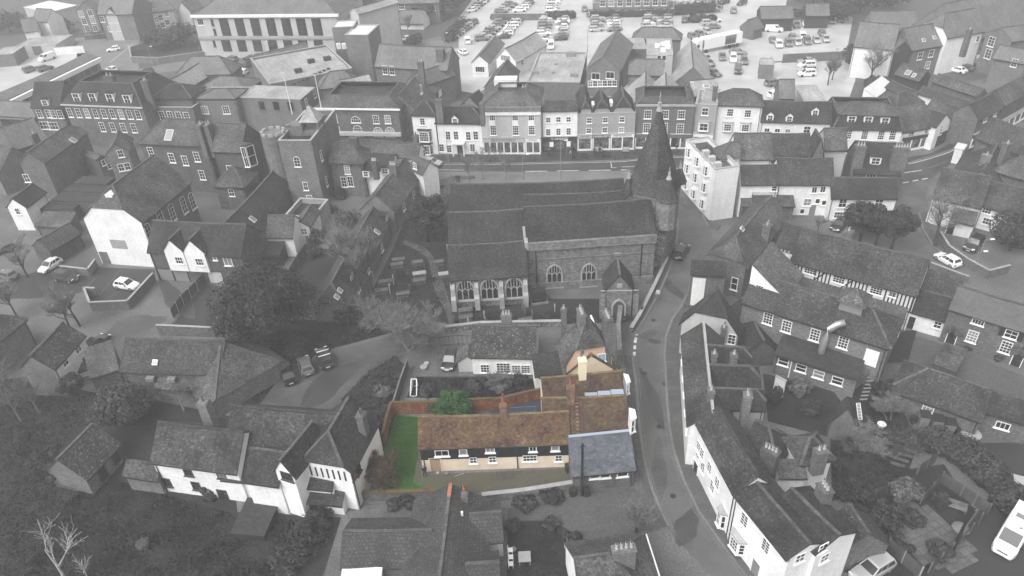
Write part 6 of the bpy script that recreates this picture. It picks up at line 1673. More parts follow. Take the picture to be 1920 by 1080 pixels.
hk = H('house','brick house behind the dormered inn with small pale yard roofs',(1462,186),(1490,186),5.0,'gable',r=(1480,150),wall='brick_hazed',roofm='roof_hazed')
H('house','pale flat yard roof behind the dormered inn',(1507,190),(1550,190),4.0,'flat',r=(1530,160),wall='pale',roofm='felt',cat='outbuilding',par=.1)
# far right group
x1 = H('barn','big white walled barn with dark hipped gable and bare tree in front',(1601,88),(1674,95),(1603,146),'gable',r=(1650,44),wall='white',roofm='roof_hazed',cat='barn'); 
x2 = HG('x','',(1674,96),(1711,97),x1.z - .3,ap=(1697,77),e=(1697,47),root=x1,wall='white',roofm='roof_hazed',gable_m='boards')
x3 = H('x','',(1710,96),(1786,83),x1.z - .8,'gable',r=(1745,46),root=x1,wall='brick_hazed',roofm='roof_hazed',hipR=.8); wins(x3,'f',[(1725,105),(1746,100),(1739,122)],1.3,1.6,2,2); skylight(x3,1731,76,.9,.9); skylight(x3,1751,71,.9,.9)
x4 = H('house','large house with white upper wall and broad grey roof at top right',(1777,73),(1847,60),8.5,'gable',r=(1795,22),wall='white',roofm='roof_hazed',hipL=.6); wins(x4,'f',[(1810,79),(1833,73)],.8,1.2,1,2)
x5 = HG('x','',(1847,64),(1898,80),8.5,ap=(1888,56),d=20,root=x4,wall='brick_hazed',roofm='roof_hazed'); wins(x5,'l',[(1859,78),(1853,101)],1.6,2.0,2,3)
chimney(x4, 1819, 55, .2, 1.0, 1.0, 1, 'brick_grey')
HR('house','long plain roof along the top right edge',(1770,8),(1890,-20),10.5,hw=8,wall='brick_hazed',roofm='roof_hazed')
HR('house','far dark roof behind the white walled barn',(1632,22),(1715,20),6.5,hw=5,wall='brick_hazed',roofm='roof_hazed')
xx_ = H('house','brick house at far right edge with tall pale pipe',(1862,110),(1925,122),6.0,'gable',r=(1890,88),wall='brick_hazed',roofm='roof_hazed'); wins(xx_,'f',[(1902,118)],1.1,1.6,2,3)
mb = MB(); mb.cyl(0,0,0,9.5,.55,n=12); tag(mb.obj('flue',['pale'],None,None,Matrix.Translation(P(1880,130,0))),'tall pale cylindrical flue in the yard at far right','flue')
H('house','dark gabled shed by the far car park entrance',(1428,36),(1488,35),3.5,'gable',r=(1465,12),wall='boards',roofm='roof_hazed',cat='shed',pitch=30)
H('house','dark roofed shed right of the far car park entrance',(1512,30),(1555,30),3.5,'gable',r=(1530,8),wall='boards',roofm='roof_hazed',cat='shed',pitch=30)
H('house','far dark house on the right of the top road',(1414,58),(1432,52),2.6,'gable',d=5,wall='brick_grey',roofm='roof_hazed')
bt2 = H('apartment_block','far pale block with a row of windows along the top edge',(1112,6),(1262,2),(1114,20),'flat',d=12,wall='brick_pale',roofm='roof_hazed',cat='apartment block',par=.1); winrow(bt2,'f',(1130,6),(1245,4),8,1.6,1.8,2,2)
th = H('cottage','thatched looking far cottage with bright white wall by the trees',(731,45),(793,46),(733,55),'gable',r=(765,20),wall='white',roofm='roof_hazed',cat='cottage',hipL=1.0)
tb2 = H('house','far brick house with white windows behind the far cottage',(722,8),(822,6),6.0,'gable',d=10,wall='brick_hazed',roofm='roof_hazed'); wins(tb2,'f',[(732,12),(753,12),(790,12),(811,15)],1.8,1.6,3,2)
# ================================================================== vehicles
def loft(mb, secs, m=0):
    n = len(secs[0]); base = []
    for s in secs:
        base.append(len(mb.v)); mb.v.extend([tuple(p) for p in s])
    for k in range(len(secs) - 1):
        for j in range(n):
            j2 = (j + 1) % n
            mb.f.append((base[k] + j,base[k] + j2,base[k + 1] + j2,base[k + 1] + j)); mb.m.append(m)
    mb.f.append(tuple(base[0] + j for j in reversed(range(n)))); mb.m.append(m)
    mb.f.append(tuple(base[-1] + j for j in range(n))); mb.m.append(m)
# kind: length, width, belt height, roof height, hood height, wheelbase, cabin bottom (x0,x1), roof (x0,x1)
KIND = {
    'hatchback': (4.0, 1.74, .92, 1.47, .88, 2.52, (-1.78, .95), (-1.45, .15)),
    'saloon': (4.6, 1.80, .92, 1.43, .88, 2.75, (-1.75, 1.0), (-1.05, .15)),
    'estate car': (4.7, 1.82, .94, 1.50, .90, 2.75, (-2.2, .95), (-1.95, .15)),
    'off roader': (4.5, 1.86, 1.08, 1.72, 1.04, 2.66, (-2.1, .95), (-1.9, .3)),
    'people carrier': (4.3, 1.80, 1.0, 1.66, .95, 2.66, (-2.0, 1.25), (-1.75, .35)),
    'van': (5.0, 1.95, 1.25, 1.98, 1.12, 3.1, (-2.42, 1.75), (-2.36, .95)),
    'large van': (5.9, 2.06, 1.35, 2.62, 1.25, 3.6, (-2.9, 2.2), (-2.86, 1.35)),
    'small van': (4.4, 1.81, 1.05, 1.82, 1.0, 2.7, (-2.12, 1.35), (-2.08, .55)),
}
_cars = {}
def _quad(c, i, inset, outn):
    """inset quad on a cabin face c (4 points), pushed out a little"""
    ctr = sum(c, Vector()) / 4
    n = (c[1] - c[0]).cross(c[2] - c[0]).normalized()
    return [p.lerp(ctr, inset) + n * outn for p in c]
def _lerpq(c, a0, a1, b0, b1, out):
    n = (c[1] - c[0]).cross(c[3] - c[0]).normalized()
    def f(a, b): return c[0].lerp(c[1], a).lerp(c[3].lerp(c[2], a), b) + n * out
    return [f(a0, b0), f(a1, b0), f(a1, b1), f(a0, b1)]
def car_parts(kind):
    if kind in _cars: return _cars[kind]
    L, Wd, belt, roof, hood, wb, cb, cr = KIND[kind]
    hw = Wd / 2; hl = L / 2
    def sec(x, z0, z1, w):
        r = .12
        return [Vector((x,-w * .9,z0)),Vector((x,w * .9,z0)),Vector((x,w,z0 + .16)),Vector((x,w,z1 - r * 1.5)),Vector((x,w * .93,z1 - .03)),Vector((x,w * .55,z1 + .015)),Vector((x,-w * .55,z1 + .015)),Vector((x,-w * .93,z1 - .03)),Vector((x,-w,z1 - r * 1.5)),Vector((x,-w,z0 + .16))]
    van = 'van' in kind
    mb = MB()
    loft(mb,[sec(-hl,.42,belt - .25,hw * .86),sec(-hl + .12,.26,belt - .04,hw * .95),sec(-hl + .5,.2,belt,hw),sec(0,.18,belt,hw),sec(cb[1] - .1,.2,belt,hw),sec(cb[1] + .15,.2,hood,hw * .99),sec(hl - .45,.22,hood - .1,hw * .95),sec(hl - .12,.26,hood - .24,hw * .86),sec(hl,.36,hood - .36,hw * .72)])
    wb_, wt = hw * .96, hw * (.88 if van else .74)
    bot = [Vector((cb[0],-wb_,belt - .05)),Vector((cb[1],-wb_ * .92,belt - .05)),Vector((cb[1],wb_ * .92,belt - .05)),Vector((cb[0],wb_,belt - .05))]
    top = [Vector((cr[0],-wt,roof - .05)),Vector((cr[1],-wt,roof - .05)),Vector((cr[1],wt,roof - .05)),Vector((cr[0],wt,roof - .05))]
    t2 = [Vector((cr[0] + .14,-wt + .14,roof)),Vector((cr[1] - .16,-wt + .14,roof)),Vector((cr[1] - .16,wt - .14,roof)),Vector((cr[0] + .14,wt - .14,roof))]
    for A, B in ((bot, top), (top, t2)):
        for k in range(4):
            k2 = (k + 1) % 4; mb.face([A[k], A[k2], B[k2], B[k]])
    mb.face(t2)
    body = mb
    P_ = {}
    front = [bot[1], bot[2], top[2], top[1]]; rear = [bot[3], bot[0], top[0], top[3]]
    right = [bot[0], bot[1], top[1], top[0]]; left = [bot[2], bot[3], top[3], top[2]]
    g = MB(); g.face(_lerpq(front,.05,.95,.1,.94,.012)); P_['windscreen'] = (g.mesh('windscreen',['car_glass'],uv=False),True)
    g = MB(); g.face(_lerpq(rear,.1,.9,.2,.9,.012)); P_['rear_window'] = (g.mesh('rear_window',['car_glass'],uv=False),True)
    sw = []
    for f,a in ((right,[(.08,.4),(.44,.68),(.72,.9)]),(left,[(.1,.28),(.32,.56),(.6,.92)])):
        g = MB()
        if van: a = [(.72, .95)] if f is right else [(.05, .28)]
        for a0, a1 in a: g.face(_lerpq(f, a0, a1, .14, .88, .012))
        sw.append(g.mesh('side_window', ['car_glass'], uv=False))
    wh = MB(); wr = .33 if not van else .36
    wh.tube([(0,-.1,0),(0,.1,0)],[wr,wr],14); wme = wh.mesh('wheel',['tyre'],uv=False)
    rm = MB(); rm.tube([(0,-.115,0),(0,.115,0)],[wr * .62,wr * .62],10); rme = rm.mesh('rim',['rim'],uv=False)
    hd = MB(); hd.box(-.05,.06,-.2,.2,-.07,.07); hme = hd.mesh('headlight',['lamp_clear'],uv=False)
    tl = MB(); tl.box(-.05,.05,-.13,.13,-.12,.12); tme = tl.mesh('tail_light',['lamp_red'],uv=False)
    npl = MB(); npl.box(-.02,.02,-.26,.26,-.06,.06); nme = npl.mesh('number_plate',['plate'],uv=False)
    mr = MB(); mr.box(-.06,.06,-.1,.1,-.07,.07); mme = mr.mesh('wing_mirror',['car_black'],uv=False)
    gr = MB(); gr.box(-.03,.03,-.45,.45,-.08,.08); gme = gr.mesh('grille',['plastic_black'],uv=False)
    _cars[kind] = dict(body=body,parts=P_,sw=sw,wheel=wme,rim=rme,head=hme,tail=tme,plate=nme,mirror=mme,grille=gme,wr=wr)
    return _cars[kind]
_cbody = {}
CARCOL = {'white':'car_white','silver':'car_silver','grey':'car_grey','dark':'car_dark','black':'car_black'}
def car(kind,colour,pos,ang,label,group=None,small=False,name='parked_car',cat='car'):
    d = car_parts(kind); L, Wd, belt, roof, hood, wb, cb, cr = KIND[kind]
    hw, hl = Wd / 2, L / 2
    key = (kind, colour)
    if key not in _cbody: _cbody[key] = d['body'].mesh('body', [CARCOL[colour]], uv=False)
    r = thing(name, frame(pos, ang), label, cat, group)
    I = Matrix.Translation
    link('body', _cbody[key], r)
    for k, v in d['parts'].items(): link(k, v[0], r)
    for m in d['sw']: link('side_window', m, r)
    for sx in (-1, 1):
        for sy in (-1, 1):
            w = link('wheel', d['wheel'], r, I((sx * wb / 2, sy * (hw - .1), d['wr'])))
            if not small: link('rim', d['rim'], w)
    for sy in (-1, 1):
        link('headlight', d['head'], r, I((hl - .2, sy * hw * .66, hood - .24)))
        link('tail_light', d['tail'], r, I((-hl + .07, sy * hw * .8, belt - .2)))
        if not small:link('wing_mirror',d['mirror'],r,I((cb[1] - .3,sy * (hw + .08),belt + .05)))
    link('number_plate', d['plate'], r, I((-hl - .005, 0, belt - .35)))
    if not small:
        link('number_plate',d['plate'],r,I((hl + .005,0,.45))); link('grille',d['grille'],r,I((hl - .02,0,hood - .42)))
    return r
def carpx(kind, colour, front, rear, label, **k):
    """car whose nose points to pixel `front` and tail to pixel `rear` (points on the ground)"""
    a, b = P(*front, 0), P(*rear, 0)
    return car(kind, colour, (a + b) / 2, math.atan2((a - b).y, (a - b).x), label, **k)
carpx('hatchback','white',(1757,482),(1793,503),'white hatchback parked on the lane beside the brick wall')
carpx('off roader','black',(1286,463),(1266,494),'black car driving up the street past the church wall',name='car')
carpx('saloon','black',(532,690),(547,723),'black convertible, leftmost of three cars on the gravel drive',group='three cars on the gravel drive')
carpx('hatchback','grey',(568,674),(581,709),'grey hatchback in the middle of three cars on the gravel drive',group='three cars on the gravel drive')
lr_ = carpx('off roader','dark',(603,660),(617,696),'dark off roader with two pale roof bars, rightmost of three on the gravel drive',group='three cars on the gravel drive')
for x in (-.9,.1):mb = MB(); mb.box(x - .05,x + .05,-.8,.8,1.74,1.8); mb.obj('roof_bar',['frame_white'],lr_)
carpx('hatchback','black',(838,700),(851,662),'small black car with bright round headlamps beside the white cottage')
carpx('hatchback','white',(264,543),(216,535),'white hatchback in the walled parking court below the hall')
carpx('people carrier','dark',(152,529),(100,521),'dark people carrier beside the bare shrub by the white hall')
carpx('hatchback','white',(75,517),(117,489),'white hatchback parked on the slope by the tiled shelter')
carpx('hatchback','grey',(-6,513),(38,528),'grey hatchback at the left edge below the bare trees')
carpx('hatchback','dark',(-8,478),(36,465),'dark car under the bare trees at the left edge')
carpx('off roader','black',(200,637),(166,668),'black pick-up style car beside the white gabled outbuilding')
carpx('saloon','silver',(436,606),(442,590),'silver car half hidden by the big round evergreen')
carpx('hatchback','silver',(825,311),(797,307),'silver car driving along the wide street past the white gable',name='car')
wv = carpx('large van','white',(1862,1067),(1925,958),'large white van with dark windscreen and roof vent at the bottom right',name='white_van',cat='van')
mb = MB(); mb.box(-1.0,-.45,-.5,.5,2.6,2.68); mb.obj('roof_vent',['plastic_grey'],wv); mb = MB(); mb.cyl(.75,.35,2.6,2.66,.12); mb.obj('roof_aerial',['plastic_grey'],wv)
carpx('saloon','silver',(1860,905),(1935,925),'silver car nosing out from behind the long hedge')
carpx('estate car','silver',(1605,1090),(1660,1056),'grey estate car at the bottom edge beside the timber fence')
carpx('hatchback','black',(1563,436),(1580,418),'black car tucked behind the evergreen trees')
carpx('off roader','black',(1812,476),(1835,452),'black car in the cottage forecourt by the lamp post')
carpx('hatchback','white',(204,97),(224,94),'white car turning in the far road below the brick flats',name='car',small=True)
carpx('hatchback','silver',(120,36),(142,31),'silver car outside the far brick flats',small=True); carpx('hatchback','dark',(107,41),(128,37),'dark car outside the far brick flats',small=True)
carpx('van','white',(76,117),(103,108),'white van in the pale yard at far left',small=True,name='parked_van',cat='van')
carpx('van','white',(1842,118),(1820,122),'white van beside the brick house at far right',name='parked_van',cat='van')
carpx('saloon','white',(1780,132),(1806,138),'white car parked below the white van at far right',small=True)
carpx('saloon','dark',(1795,128),(1820,134),'dark car parked beside the white car at far right',small=True)
carpx('van','white',(1468,60),(1434,58),'white van at the left side of the right hand car park',name='parked_van',cat='van',small=True)
carpx('hatchback','white',(862,98),(873,104),'white car turning at the near corner of the main car park',name='car',small=True)
carpx('small van','white',(876,74),(878,86),'white van waiting by the left row of parked cars',name='parked_van',cat='van',small=True)
carpx('estate car','grey',(422,112),(446,116),'grey car at the kerb below the civic building',small=True); carpx('estate car','dark',(458,112),(482,114),'dark car at the kerb below the civic building',small=True)
carpx('hatchback','white',(446,148),(466,134),'white car among yard cars behind the flat office',small=True); carpx('hatchback','dark',(455,130),(470,124),'dark car in the yard behind the flat office',small=True)
carpx('hatchback','dark',(268,133),(288,138),'dark car by the entrance below the grass bank',small=True); carpx('hatchback','white',(198,131),(222,136),'white car roof showing behind the grand house',small=True)
carpx('off roader','grey',(1374,18),(1376,28),'grey car coming down the pale top road',name='car',small=True)
carpx('estate car','dark',(1383,12),(1398,5),'dark car by the hedge at the top road',small=True); carpx('off roader','dark',(1348,10),(1366,4),'dark car on the far side of the top road',small=True)
carpx('off roader','dark',(1283,35),(1284,46),'dark car alone in the middle of the main car park',name='car',small=True)
carpx('off roader','grey',(1095,14),(1097,26),'grey car passing the dark gap in the hedge',name='car',small=True)
carpx('saloon','white',(752,79),(770,74),'white car by the small tree in the road',small=True)
carpx('saloon','grey',(1322,54),(1348,53),'grey saloon broadside on near the lorry',small=True)
# rows of parked cars
_seq = random.Random(21)
COLN = {'w': 'white', 's': 'silver', 'g': 'grey', 'd': 'dark', 'k': 'black'}
KN = ['hatchback', 'hatchback', 'saloon', 'estate car', 'off roader', 'people carrier']
def carrow(p0, p1, cols, nose, where, group):
    """cars side by side from pixel p0 to p1, noses pointing along pixel vector nose"""
    n = len(cols)
    for i, c in enumerate(cols):
        if c == '-': continue
        t = i / max(1, n - 1)
        u, v = p0[0] + (p1[0] - p0[0]) * t, p0[1] + (p1[1] - p0[1]) * t
        a = P(u, v, 0); b = P(u + nose[0], v + nose[1], 0)
        k = _seq.choice(KN)
        if c == 'V': k, c = 'small van', 'w'
        col = COLN[c]
        nm = ORD[i] if i < n - 1 or n < 3 else 'last'
        car(k,{'dark':'grey','black':'dark'}.get(col,col),a,math.atan2((b - a).y,(b - a).x) + _seq.uniform(-.04,.04),f"{col} {k}, {nm} {where}",group,True)
carrow((848,72),(884,46),'wdsgdsgd',(-14,3),'from near end of left row by round bushes','left hand row of the main car park')
carrow((884,22),(912,0),'wsgwsw',(-14,3),'from near end of row at top left','top left row')
carrow((904,76),(946,40),'gsgdsgdk',(16,-1.5),'from near end of second row, left side','second row, left side')
carrow((944,72),(972,36),'kwswwsgs',(-16,1.5),'from near end of second row, right side','second row, right side')
carrow((940,24),(958,10),'gsgd',(16,-1),'from near end of left row beyond wall','left row beyond the wall'); carrow((974,22),(990,8),'wwsd',(-16,1),'from near end of right row beyond wall','right row beyond the wall')
carrow((1019,66),(1024,38),'wsdgsw',(16,-1),'from near end of third row, left side','third row, left side'); carrow((1051,75),(1056,38),'kgsswgws',(-16,1),'from near end of third row, right side','third row, right side')
carrow((1034,22),(1040,2),'wssws',(16,-1),'from near end of row under top edge','row under the top edge')
carrow((1118,58),(1122,32),'sgsgsw',(16,-1),'from near end of row behind steep hall, left side','fourth row, left side'); carrow((1152,58),(1150,36),'gswsg',(-16,1),'from near end of row behind steep hall, right side','fourth row, right side')
carrow((1215,52),(1220,32),'swgsg',(16,-1),'from near end of row above hipped roof, left side','fifth row, left side'); carrow((1246,52),(1246,36),'sgsd',(-16,1),'from near end of row above hipped roof, right side','fifth row, right side')
carrow((1328,47),(1340,41),'sw',(16,-1),'of pale pair behind the grey saloon','pale pair by the bushes')
carrow((1298,72),(1326,63),'ggs',(9,6),'in slanting row behind the lorry cab','slanting row by the lorry')
carpx('silver' and 'van','silver',(1033,78),(1002,78),'silver van at the near end of the third row',name='parked_van',cat='van',small=True)
carpx('small van','white',(1033,96),(1033,84),'white car nosing towards the flat wet roof',small=True)
carrow((1354,110),(1395,118),'gwg',(1,8),'in short row of three below lorry','three cars below the lorry'); carpx('saloon','grey',(1397,103),(1370,100),'grey saloon parked across behind the row of three',small=True); carpx('off roader','dark',(1384,143),(1383,128),'dark car alone at the foot of the car park wall',small=True)
carrow((1324,113),(1338,141),'sgsg',(10,4),'in slanting row along pale long roof','row beside the pale long roof')
carrow((1493,50),(1575,41),'dwgggd',(4,9),'from left in back row, right car park','back row of the right hand car park')
carrow((1460,87),(1548,77),'wgsgss',(4,9),'from left in front row, right car park','front row of the right hand car park')
carrow((1448,78),(1540,66),'g-gV-d',(-4,-9),'from left in nose to nose row','nose to nose row')
carrow((1512,142),(1512,118),'wsws',(-16,.8),'from near end of stack behind dormered inn','white cars behind the dormered inn')
carrow((86,132),(60,134),'dd',(14,-4),'in the pale yard left of the parade','yard cars left of the parade')
carrow((1450,160),(1456,182),'gw',(14,-3),'in the yard behind the dormered inn','yard cars behind the dormered inn')
# articulated lorry
A = P(1314, 99, 0); B = P(1388, 84, 0); ang = math.atan2((B - A).y, (B - A).x)
lo = thing('lorry',frame(A,ang),'white articulated lorry with picture panel on its trailer in the main car park','lorry')
TLn = 12.2
mb = MB(); mb.box(0,TLn,-1.25,1.25,1.1,3.9); mb.obj('trailer_body',['car_white'],lo)
mb = MB(); mb.box(.3, TLn - .2, -.5, .5, .75, 1.09); mb.obj('chassis', ['iron'], lo)
mb = MB(); mb.box(-.05,-.004,-1.1,1.1,1.5,3.5); mb.obj('front_panel',['plastic_grey'],lo)
pp = MB(); pp.box(6.6,10.2,-1.275,-1.254,1.3,3.6); po = pp.obj('picture_panel',['plastic_grey'],lo)
for k in range(5):mb = MB(); mb.prism([(6.9 + k * .62,-1.29,1.35),(7.35 + k * .62,-1.29,1.35),(7.45 + k * .62,-1.29,2.3 + (k % 2) * .3),(7.2 + k * .62,-1.29,3.1 + (k % 3) * .15),(6.95 + k * .62,-1.29,2.5)],(0,.012,0)); mb.obj('printed_figure',['plastic_black'],po,Matrix.Identity(4))
mb = MB(); mb.box(-2.6,-.6,-1.2,1.2,.8,3.3); mb.prism([(-2.6,-1.2,3.3),(-.6,-1.2,3.3),(-.6,-1.2,3.85),(-1.6,-1.2,3.85)],(0,2.4,0)); cab = mb.obj('cab',['car_white'],lo)
mb = MB(); mb.box(-2.63,-2.605,-1.1,1.1,1.9,2.9); mb.obj('windscreen',['car_glass'],cab,Matrix.Identity(4)); mb = MB(); mb.box(-2.3,-1.5,-1.215,-1.204,1.9,2.7); mb.obj('side_window',['car_glass'],cab,Matrix.Identity(4))
for x in (-1.9, .9, 8.6, 9.8, 11.0):
    for y in (-1.05,1.05):mb = MB(); mb.tube([(x,y - .15,.5),(x,y + .15,.5)],[.5,.5],12); mb.obj('wheel',['tyre'],lo)
# ================================================================== plants
def bare_tree(label,px,h,spread,seed,bark='bark',twig='twig',lv=4,r0=None,lean=(0,0),nm='bare_tree',group=None,dens=1.0,stems=1,droop=0.0):
    rg = random.Random(seed)
    base = P(*px, 0)
    root = thing(nm, Matrix.Translation(base), label, 'tree', group)
    tk, br, tw = MB(), MB(), MB()
    r0 = r0 or h * .022
    def rv(s): return Vector((rg.uniform(-s, s), rg.uniform(-s, s), rg.uniform(-s, s)))
    def grow(p, d, L, r, lev):
        n = 4 if lev <= 1 else 3
        pts = [p.copy()]; rad = [r]
        q = p.copy(); dd = d.copy()
        for k in range(n):
            dd = (dd + rv(.22 if lev else .07) + Vector((0,0,.05 - droop * lev * .05))).normalized()
            q = q + dd * (L / n); pts.append(q.copy()); rad.append(max(.02,r * (1 - .62 * (k + 1) / n)))
        mb = tk if lev == 0 else (br if lev <= 2 else tw)
        mb.tube(pts, rad, 7 if lev == 0 else (5 if lev <= 2 else 3), cap=False)
        if lev >= lv: return
        nb = int({0: 6, 1: 6, 2: 6, 3: 5}.get(lev, 4) * dens + rg.random())
        for k in range(nb):
            t = rg.uniform(.35 if lev == 0 else .2, 1.0)
            i = min(n - 1, int(t * n)); f = t * n - i
            pp = pts[i].lerp(pts[i + 1], f)
            a = rg.uniform(0, 6.283)
            side = Vector((math.cos(a), math.sin(a), rg.uniform(.05, .7)))
            nd = (dd * rg.uniform(.4,.9) + side * rg.uniform(.6,1.0) * spread).normalized()
            grow(pp, nd, L * rg.uniform(.45, .72), rad[i] * rg.uniform(.45, .65), lev + 1)
    for s in range(stems):
        off = Vector((0,0,0)) if stems == 1 else Vector((rg.uniform(-.5,.5),rg.uniform(-.5,.5),0))
        d0 = Vector((lean[0] + (rg.uniform(-.7,.7) * spread if stems > 1 else 0),lean[1] + (rg.uniform(-.7,.7) * spread if stems > 1 else 0),1)).normalized()
        grow(off + Vector((0, 0, -.1)), d0, h * .5, r0, 0)
    stuff(tk.obj('trunk',[bark],root,smooth=True,uv=False)) if stems > 1 else tk.obj('trunk',[bark],root,smooth=True,uv=False)
    stuff(br.obj('branches', [bark], root, smooth=True, uv=False))
    if tw.v: stuff(tw.obj('twigs', [twig], root, uv=False))
    return root
def leaves(mb, c, rad, n, size, rg, shell_=.55, m=0):
    """n small leaf faces in an ellipsoid, most near its skin, facing outwards"""
    for _ in range(n):
        while True:
            d = Vector((rg.gauss(0, 1), rg.gauss(0, 1), rg.gauss(0, 1)))
            if d.length > .1: break
        d.normalize()
        t = shell_ + (1 - shell_) * rg.random() ** .6
        p = Vector((c[0] + d.x * rad[0] * t,c[1] + d.y * rad[1] * t,c[2] + d.z * rad[2] * t))
        if p.z < .03: continue
        nrm = (d + Vector((rg.uniform(-.7,.7),rg.uniform(-.7,.7),rg.uniform(-.3,.9)))).normalized()
        a = nrm.cross(Vector((rg.random(),rg.random(),rg.random() + .1))).normalized(); b = nrm.cross(a)
        s = size * rg.uniform(.6, 1.3)
        mb.face([p - a * s * .5, p - b * s * .38, p + a * s * .55, p + b * s * .38], m)
def leafy(label,px,h,R_,seed,m='leaf_dark',size=.42,n=9000,trunk=.3,clumps=26,cat='tree',nm='evergreen_tree',group=None,z0=None,squash=1.0):
    rg = random.Random(seed); base = P(*px, 0)
    root = thing(nm, Matrix.Translation(base), label, cat, group)
    zc = (h + (z0 if z0 is not None else h * .22)) / 2; rz = h - zc
    mb = MB()
    for k in range(clumps):
        d = Vector((rg.gauss(0, 1), rg.gauss(0, 1), rg.gauss(0, 1))).normalized()
        t = rg.uniform(.35, .78)
        rc = R_ * rg.uniform(.24, .42)
        c = (d.x * R_ * t, d.y * R_ * t * squash, zc + d.z * rz * t)
        leaves(mb,c,(rc,rc,min(rc,rz) * rg.uniform(.65,.95)),n // clumps,size,rg,.5)
    leaves(mb, (0, 0, zc), (R_ * .62, R_ * .62 * squash, rz * .62), n // 6, size, rg, .7)
    tk = MB()
    if trunk:
        tk.tube([(0,0,-.1),(.05,.03,h * .3),(0,0,h * .6)],[trunk,trunk * .75,trunk * .3],8)
        for k in range(6):
            a = k * 1.05; tk.tube([(0,0,h * (.25 + .05 * k)),(math.cos(a) * R_ * .35,math.sin(a) * R_ * .35,h * (.4 + .05 * k)),(math.cos(a) * R_ * .65,math.sin(a) * R_ * .65,h * (.5 + .05 * k))],[trunk * .4,trunk * .25,.04],5)
        stuff(tk.obj('trunk', ['bark'], root, smooth=True, uv=False))
    cr = stuff(mb.obj('crown', [m], root, uv=False))
    return root
def bush(label,px,h,R_,seed,m='leaf_mid',n=2200,size=.26,group=None,nm='bush',cat='bush',squash=1.0):
    return leafy(label,px,h,R_,seed,m,size,n,.06,14,cat,nm,group,z0=-h * .15,squash=squash)
def hedge(label,pts,wd,h,seed,m='leaf_dark',n=6000,size=.26,nm='hedge',group=None):
    rg = random.Random(seed); w = [P(p[0], p[1], 0) for p in pts]; o = w[0]
    root = thing(nm, Matrix.Translation(o), label, 'hedge', group)
    mb = MB(); tot = sum((w[i + 1] - w[i]).length for i in range(len(w) - 1)); core = MB()
    for i in range(len(w) - 1):
        a, b = w[i] - o, w[i + 1] - o; L = (b - a).length; k = max(1, int(L / (wd * .45)))
        for j in range(k + 1):
            c = a.lerp(b, j / k); q = wd / 2 * rg.uniform(.85, 1.15)
            leaves(mb,(c.x,c.y,h * .45),(q,q,h * .58 * rg.uniform(.9,1.1)),int(n * (L / tot) / (k + 1)),size,rg,.6)
        core.bar(a + Vector((0,0,h * .35)),b + Vector((0,0,h * .35)),wd * .5,h * .6)
    stuff(mb.obj('foliage',[m],root,uv=False)); core.obj('stems',['bark'],root,uv=False)
    return root
leafy('huge round evergreen oak at the end of the gravel drive',(515,652),12.8,7.7,1,'leaf_dark',.33,26000,.5,60)
leafy('dark yew tree between the almshouse row and the church',(803,452),9.5,3.7,2,'leaf_dark',.36,6000,.35,24)
leafy('left of three dark evergreen trees behind the timber framed inn',(1612,452),7.6,3.6,3,'leaf_dark',.36,5000,.22,22,group='three evergreens behind the inn')
leafy('middle one of three dark evergreen trees behind the timber framed inn',(1640,462),7.2,2.8,4,'leaf_dark',.36,4000,.2,18,group='three evergreens behind the inn')
leafy('right of three dark evergreen trees behind the timber framed inn',(1670,470),7.4,3.3,5,'leaf_dark',.36,5000,.22,22,group='three evergreens behind the inn')
leafy('big dark shrub tree beside the white cottage at the right edge',(1893,470),6.0,4.2,6,'leaf_mid',.34,6000,.2,26,nm='shrub_tree')
leafy('dark shrub behind the long barn by the white farmhouse',(242,790),5.2,4.4,7,'leaf_mid',.34,5500,.15,26,nm='shrub_tree')
leafy('dark conifer left of the barn beside the white gabled outbuilding',(148,752),5.0,2.0,8,'leaf_dark',.3,2600,.15,14)
leafy('dark ivy covered shrub against the small outbuilding',(100,900),3.6,2.4,9,'leaf_dark',.28,2600,.1,14,nm='shrub_tree')
bush('bright green shrub on the red brick wall behind the cottage',(853,776),3.6,2.9,10,'green_leaf',5200,.28)
bush('low green creeper on top of the red brick wall',(812,772),2.3,1.3,11,'green_leaf',1200,.22)
bush('pale round bush in the garden by the flagged terrace',(1690,938),3.6,2.0,12,'leaf_pale',3400,.26)
for k,(u,v,h,r,lb) in enumerate(((1600,935,2.6,2.2,'dark bush behind the terrace rear chimney'),(1655,985,2.6,2.2,'larger dark bush left of the flagged terrace'),(1632,1010,2.2,1.8,'dark bush below the tiled rear roof near the bottom edge'),(1705,980,2.0,1.5,'dark bush at the top left corner of the flagged terrace'),(1762,945,1.6,1.2,'small bush inside the fence corner of the terrace'),(1760,1040,1.6,1.3,'bush at the lower right side of the flagged terrace'),(1690,1035,1.4,1.2,'bush at the lower left side of the flagged terrace'),(1605,1050,1.5,1.4,'flower bed bush beside the bottom white gable wall'))):bush(lb,(u,v),h,r,20 + k,'leaf_mid' if k % 2 else 'leaf_dark')
hedge('long thick dark hedge between the gardens and the parked van',[(1752,842),(1800,862),(1850,905),(1888,950)],3.6,3.0,30,'leaf_mid',9000,.28)
hedge('hedge of shrubs along the garden top below the grey bins',[(1590,850),(1640,838),(1700,832)],2.8,2.0,31,'leaf_mid',4000,.26)
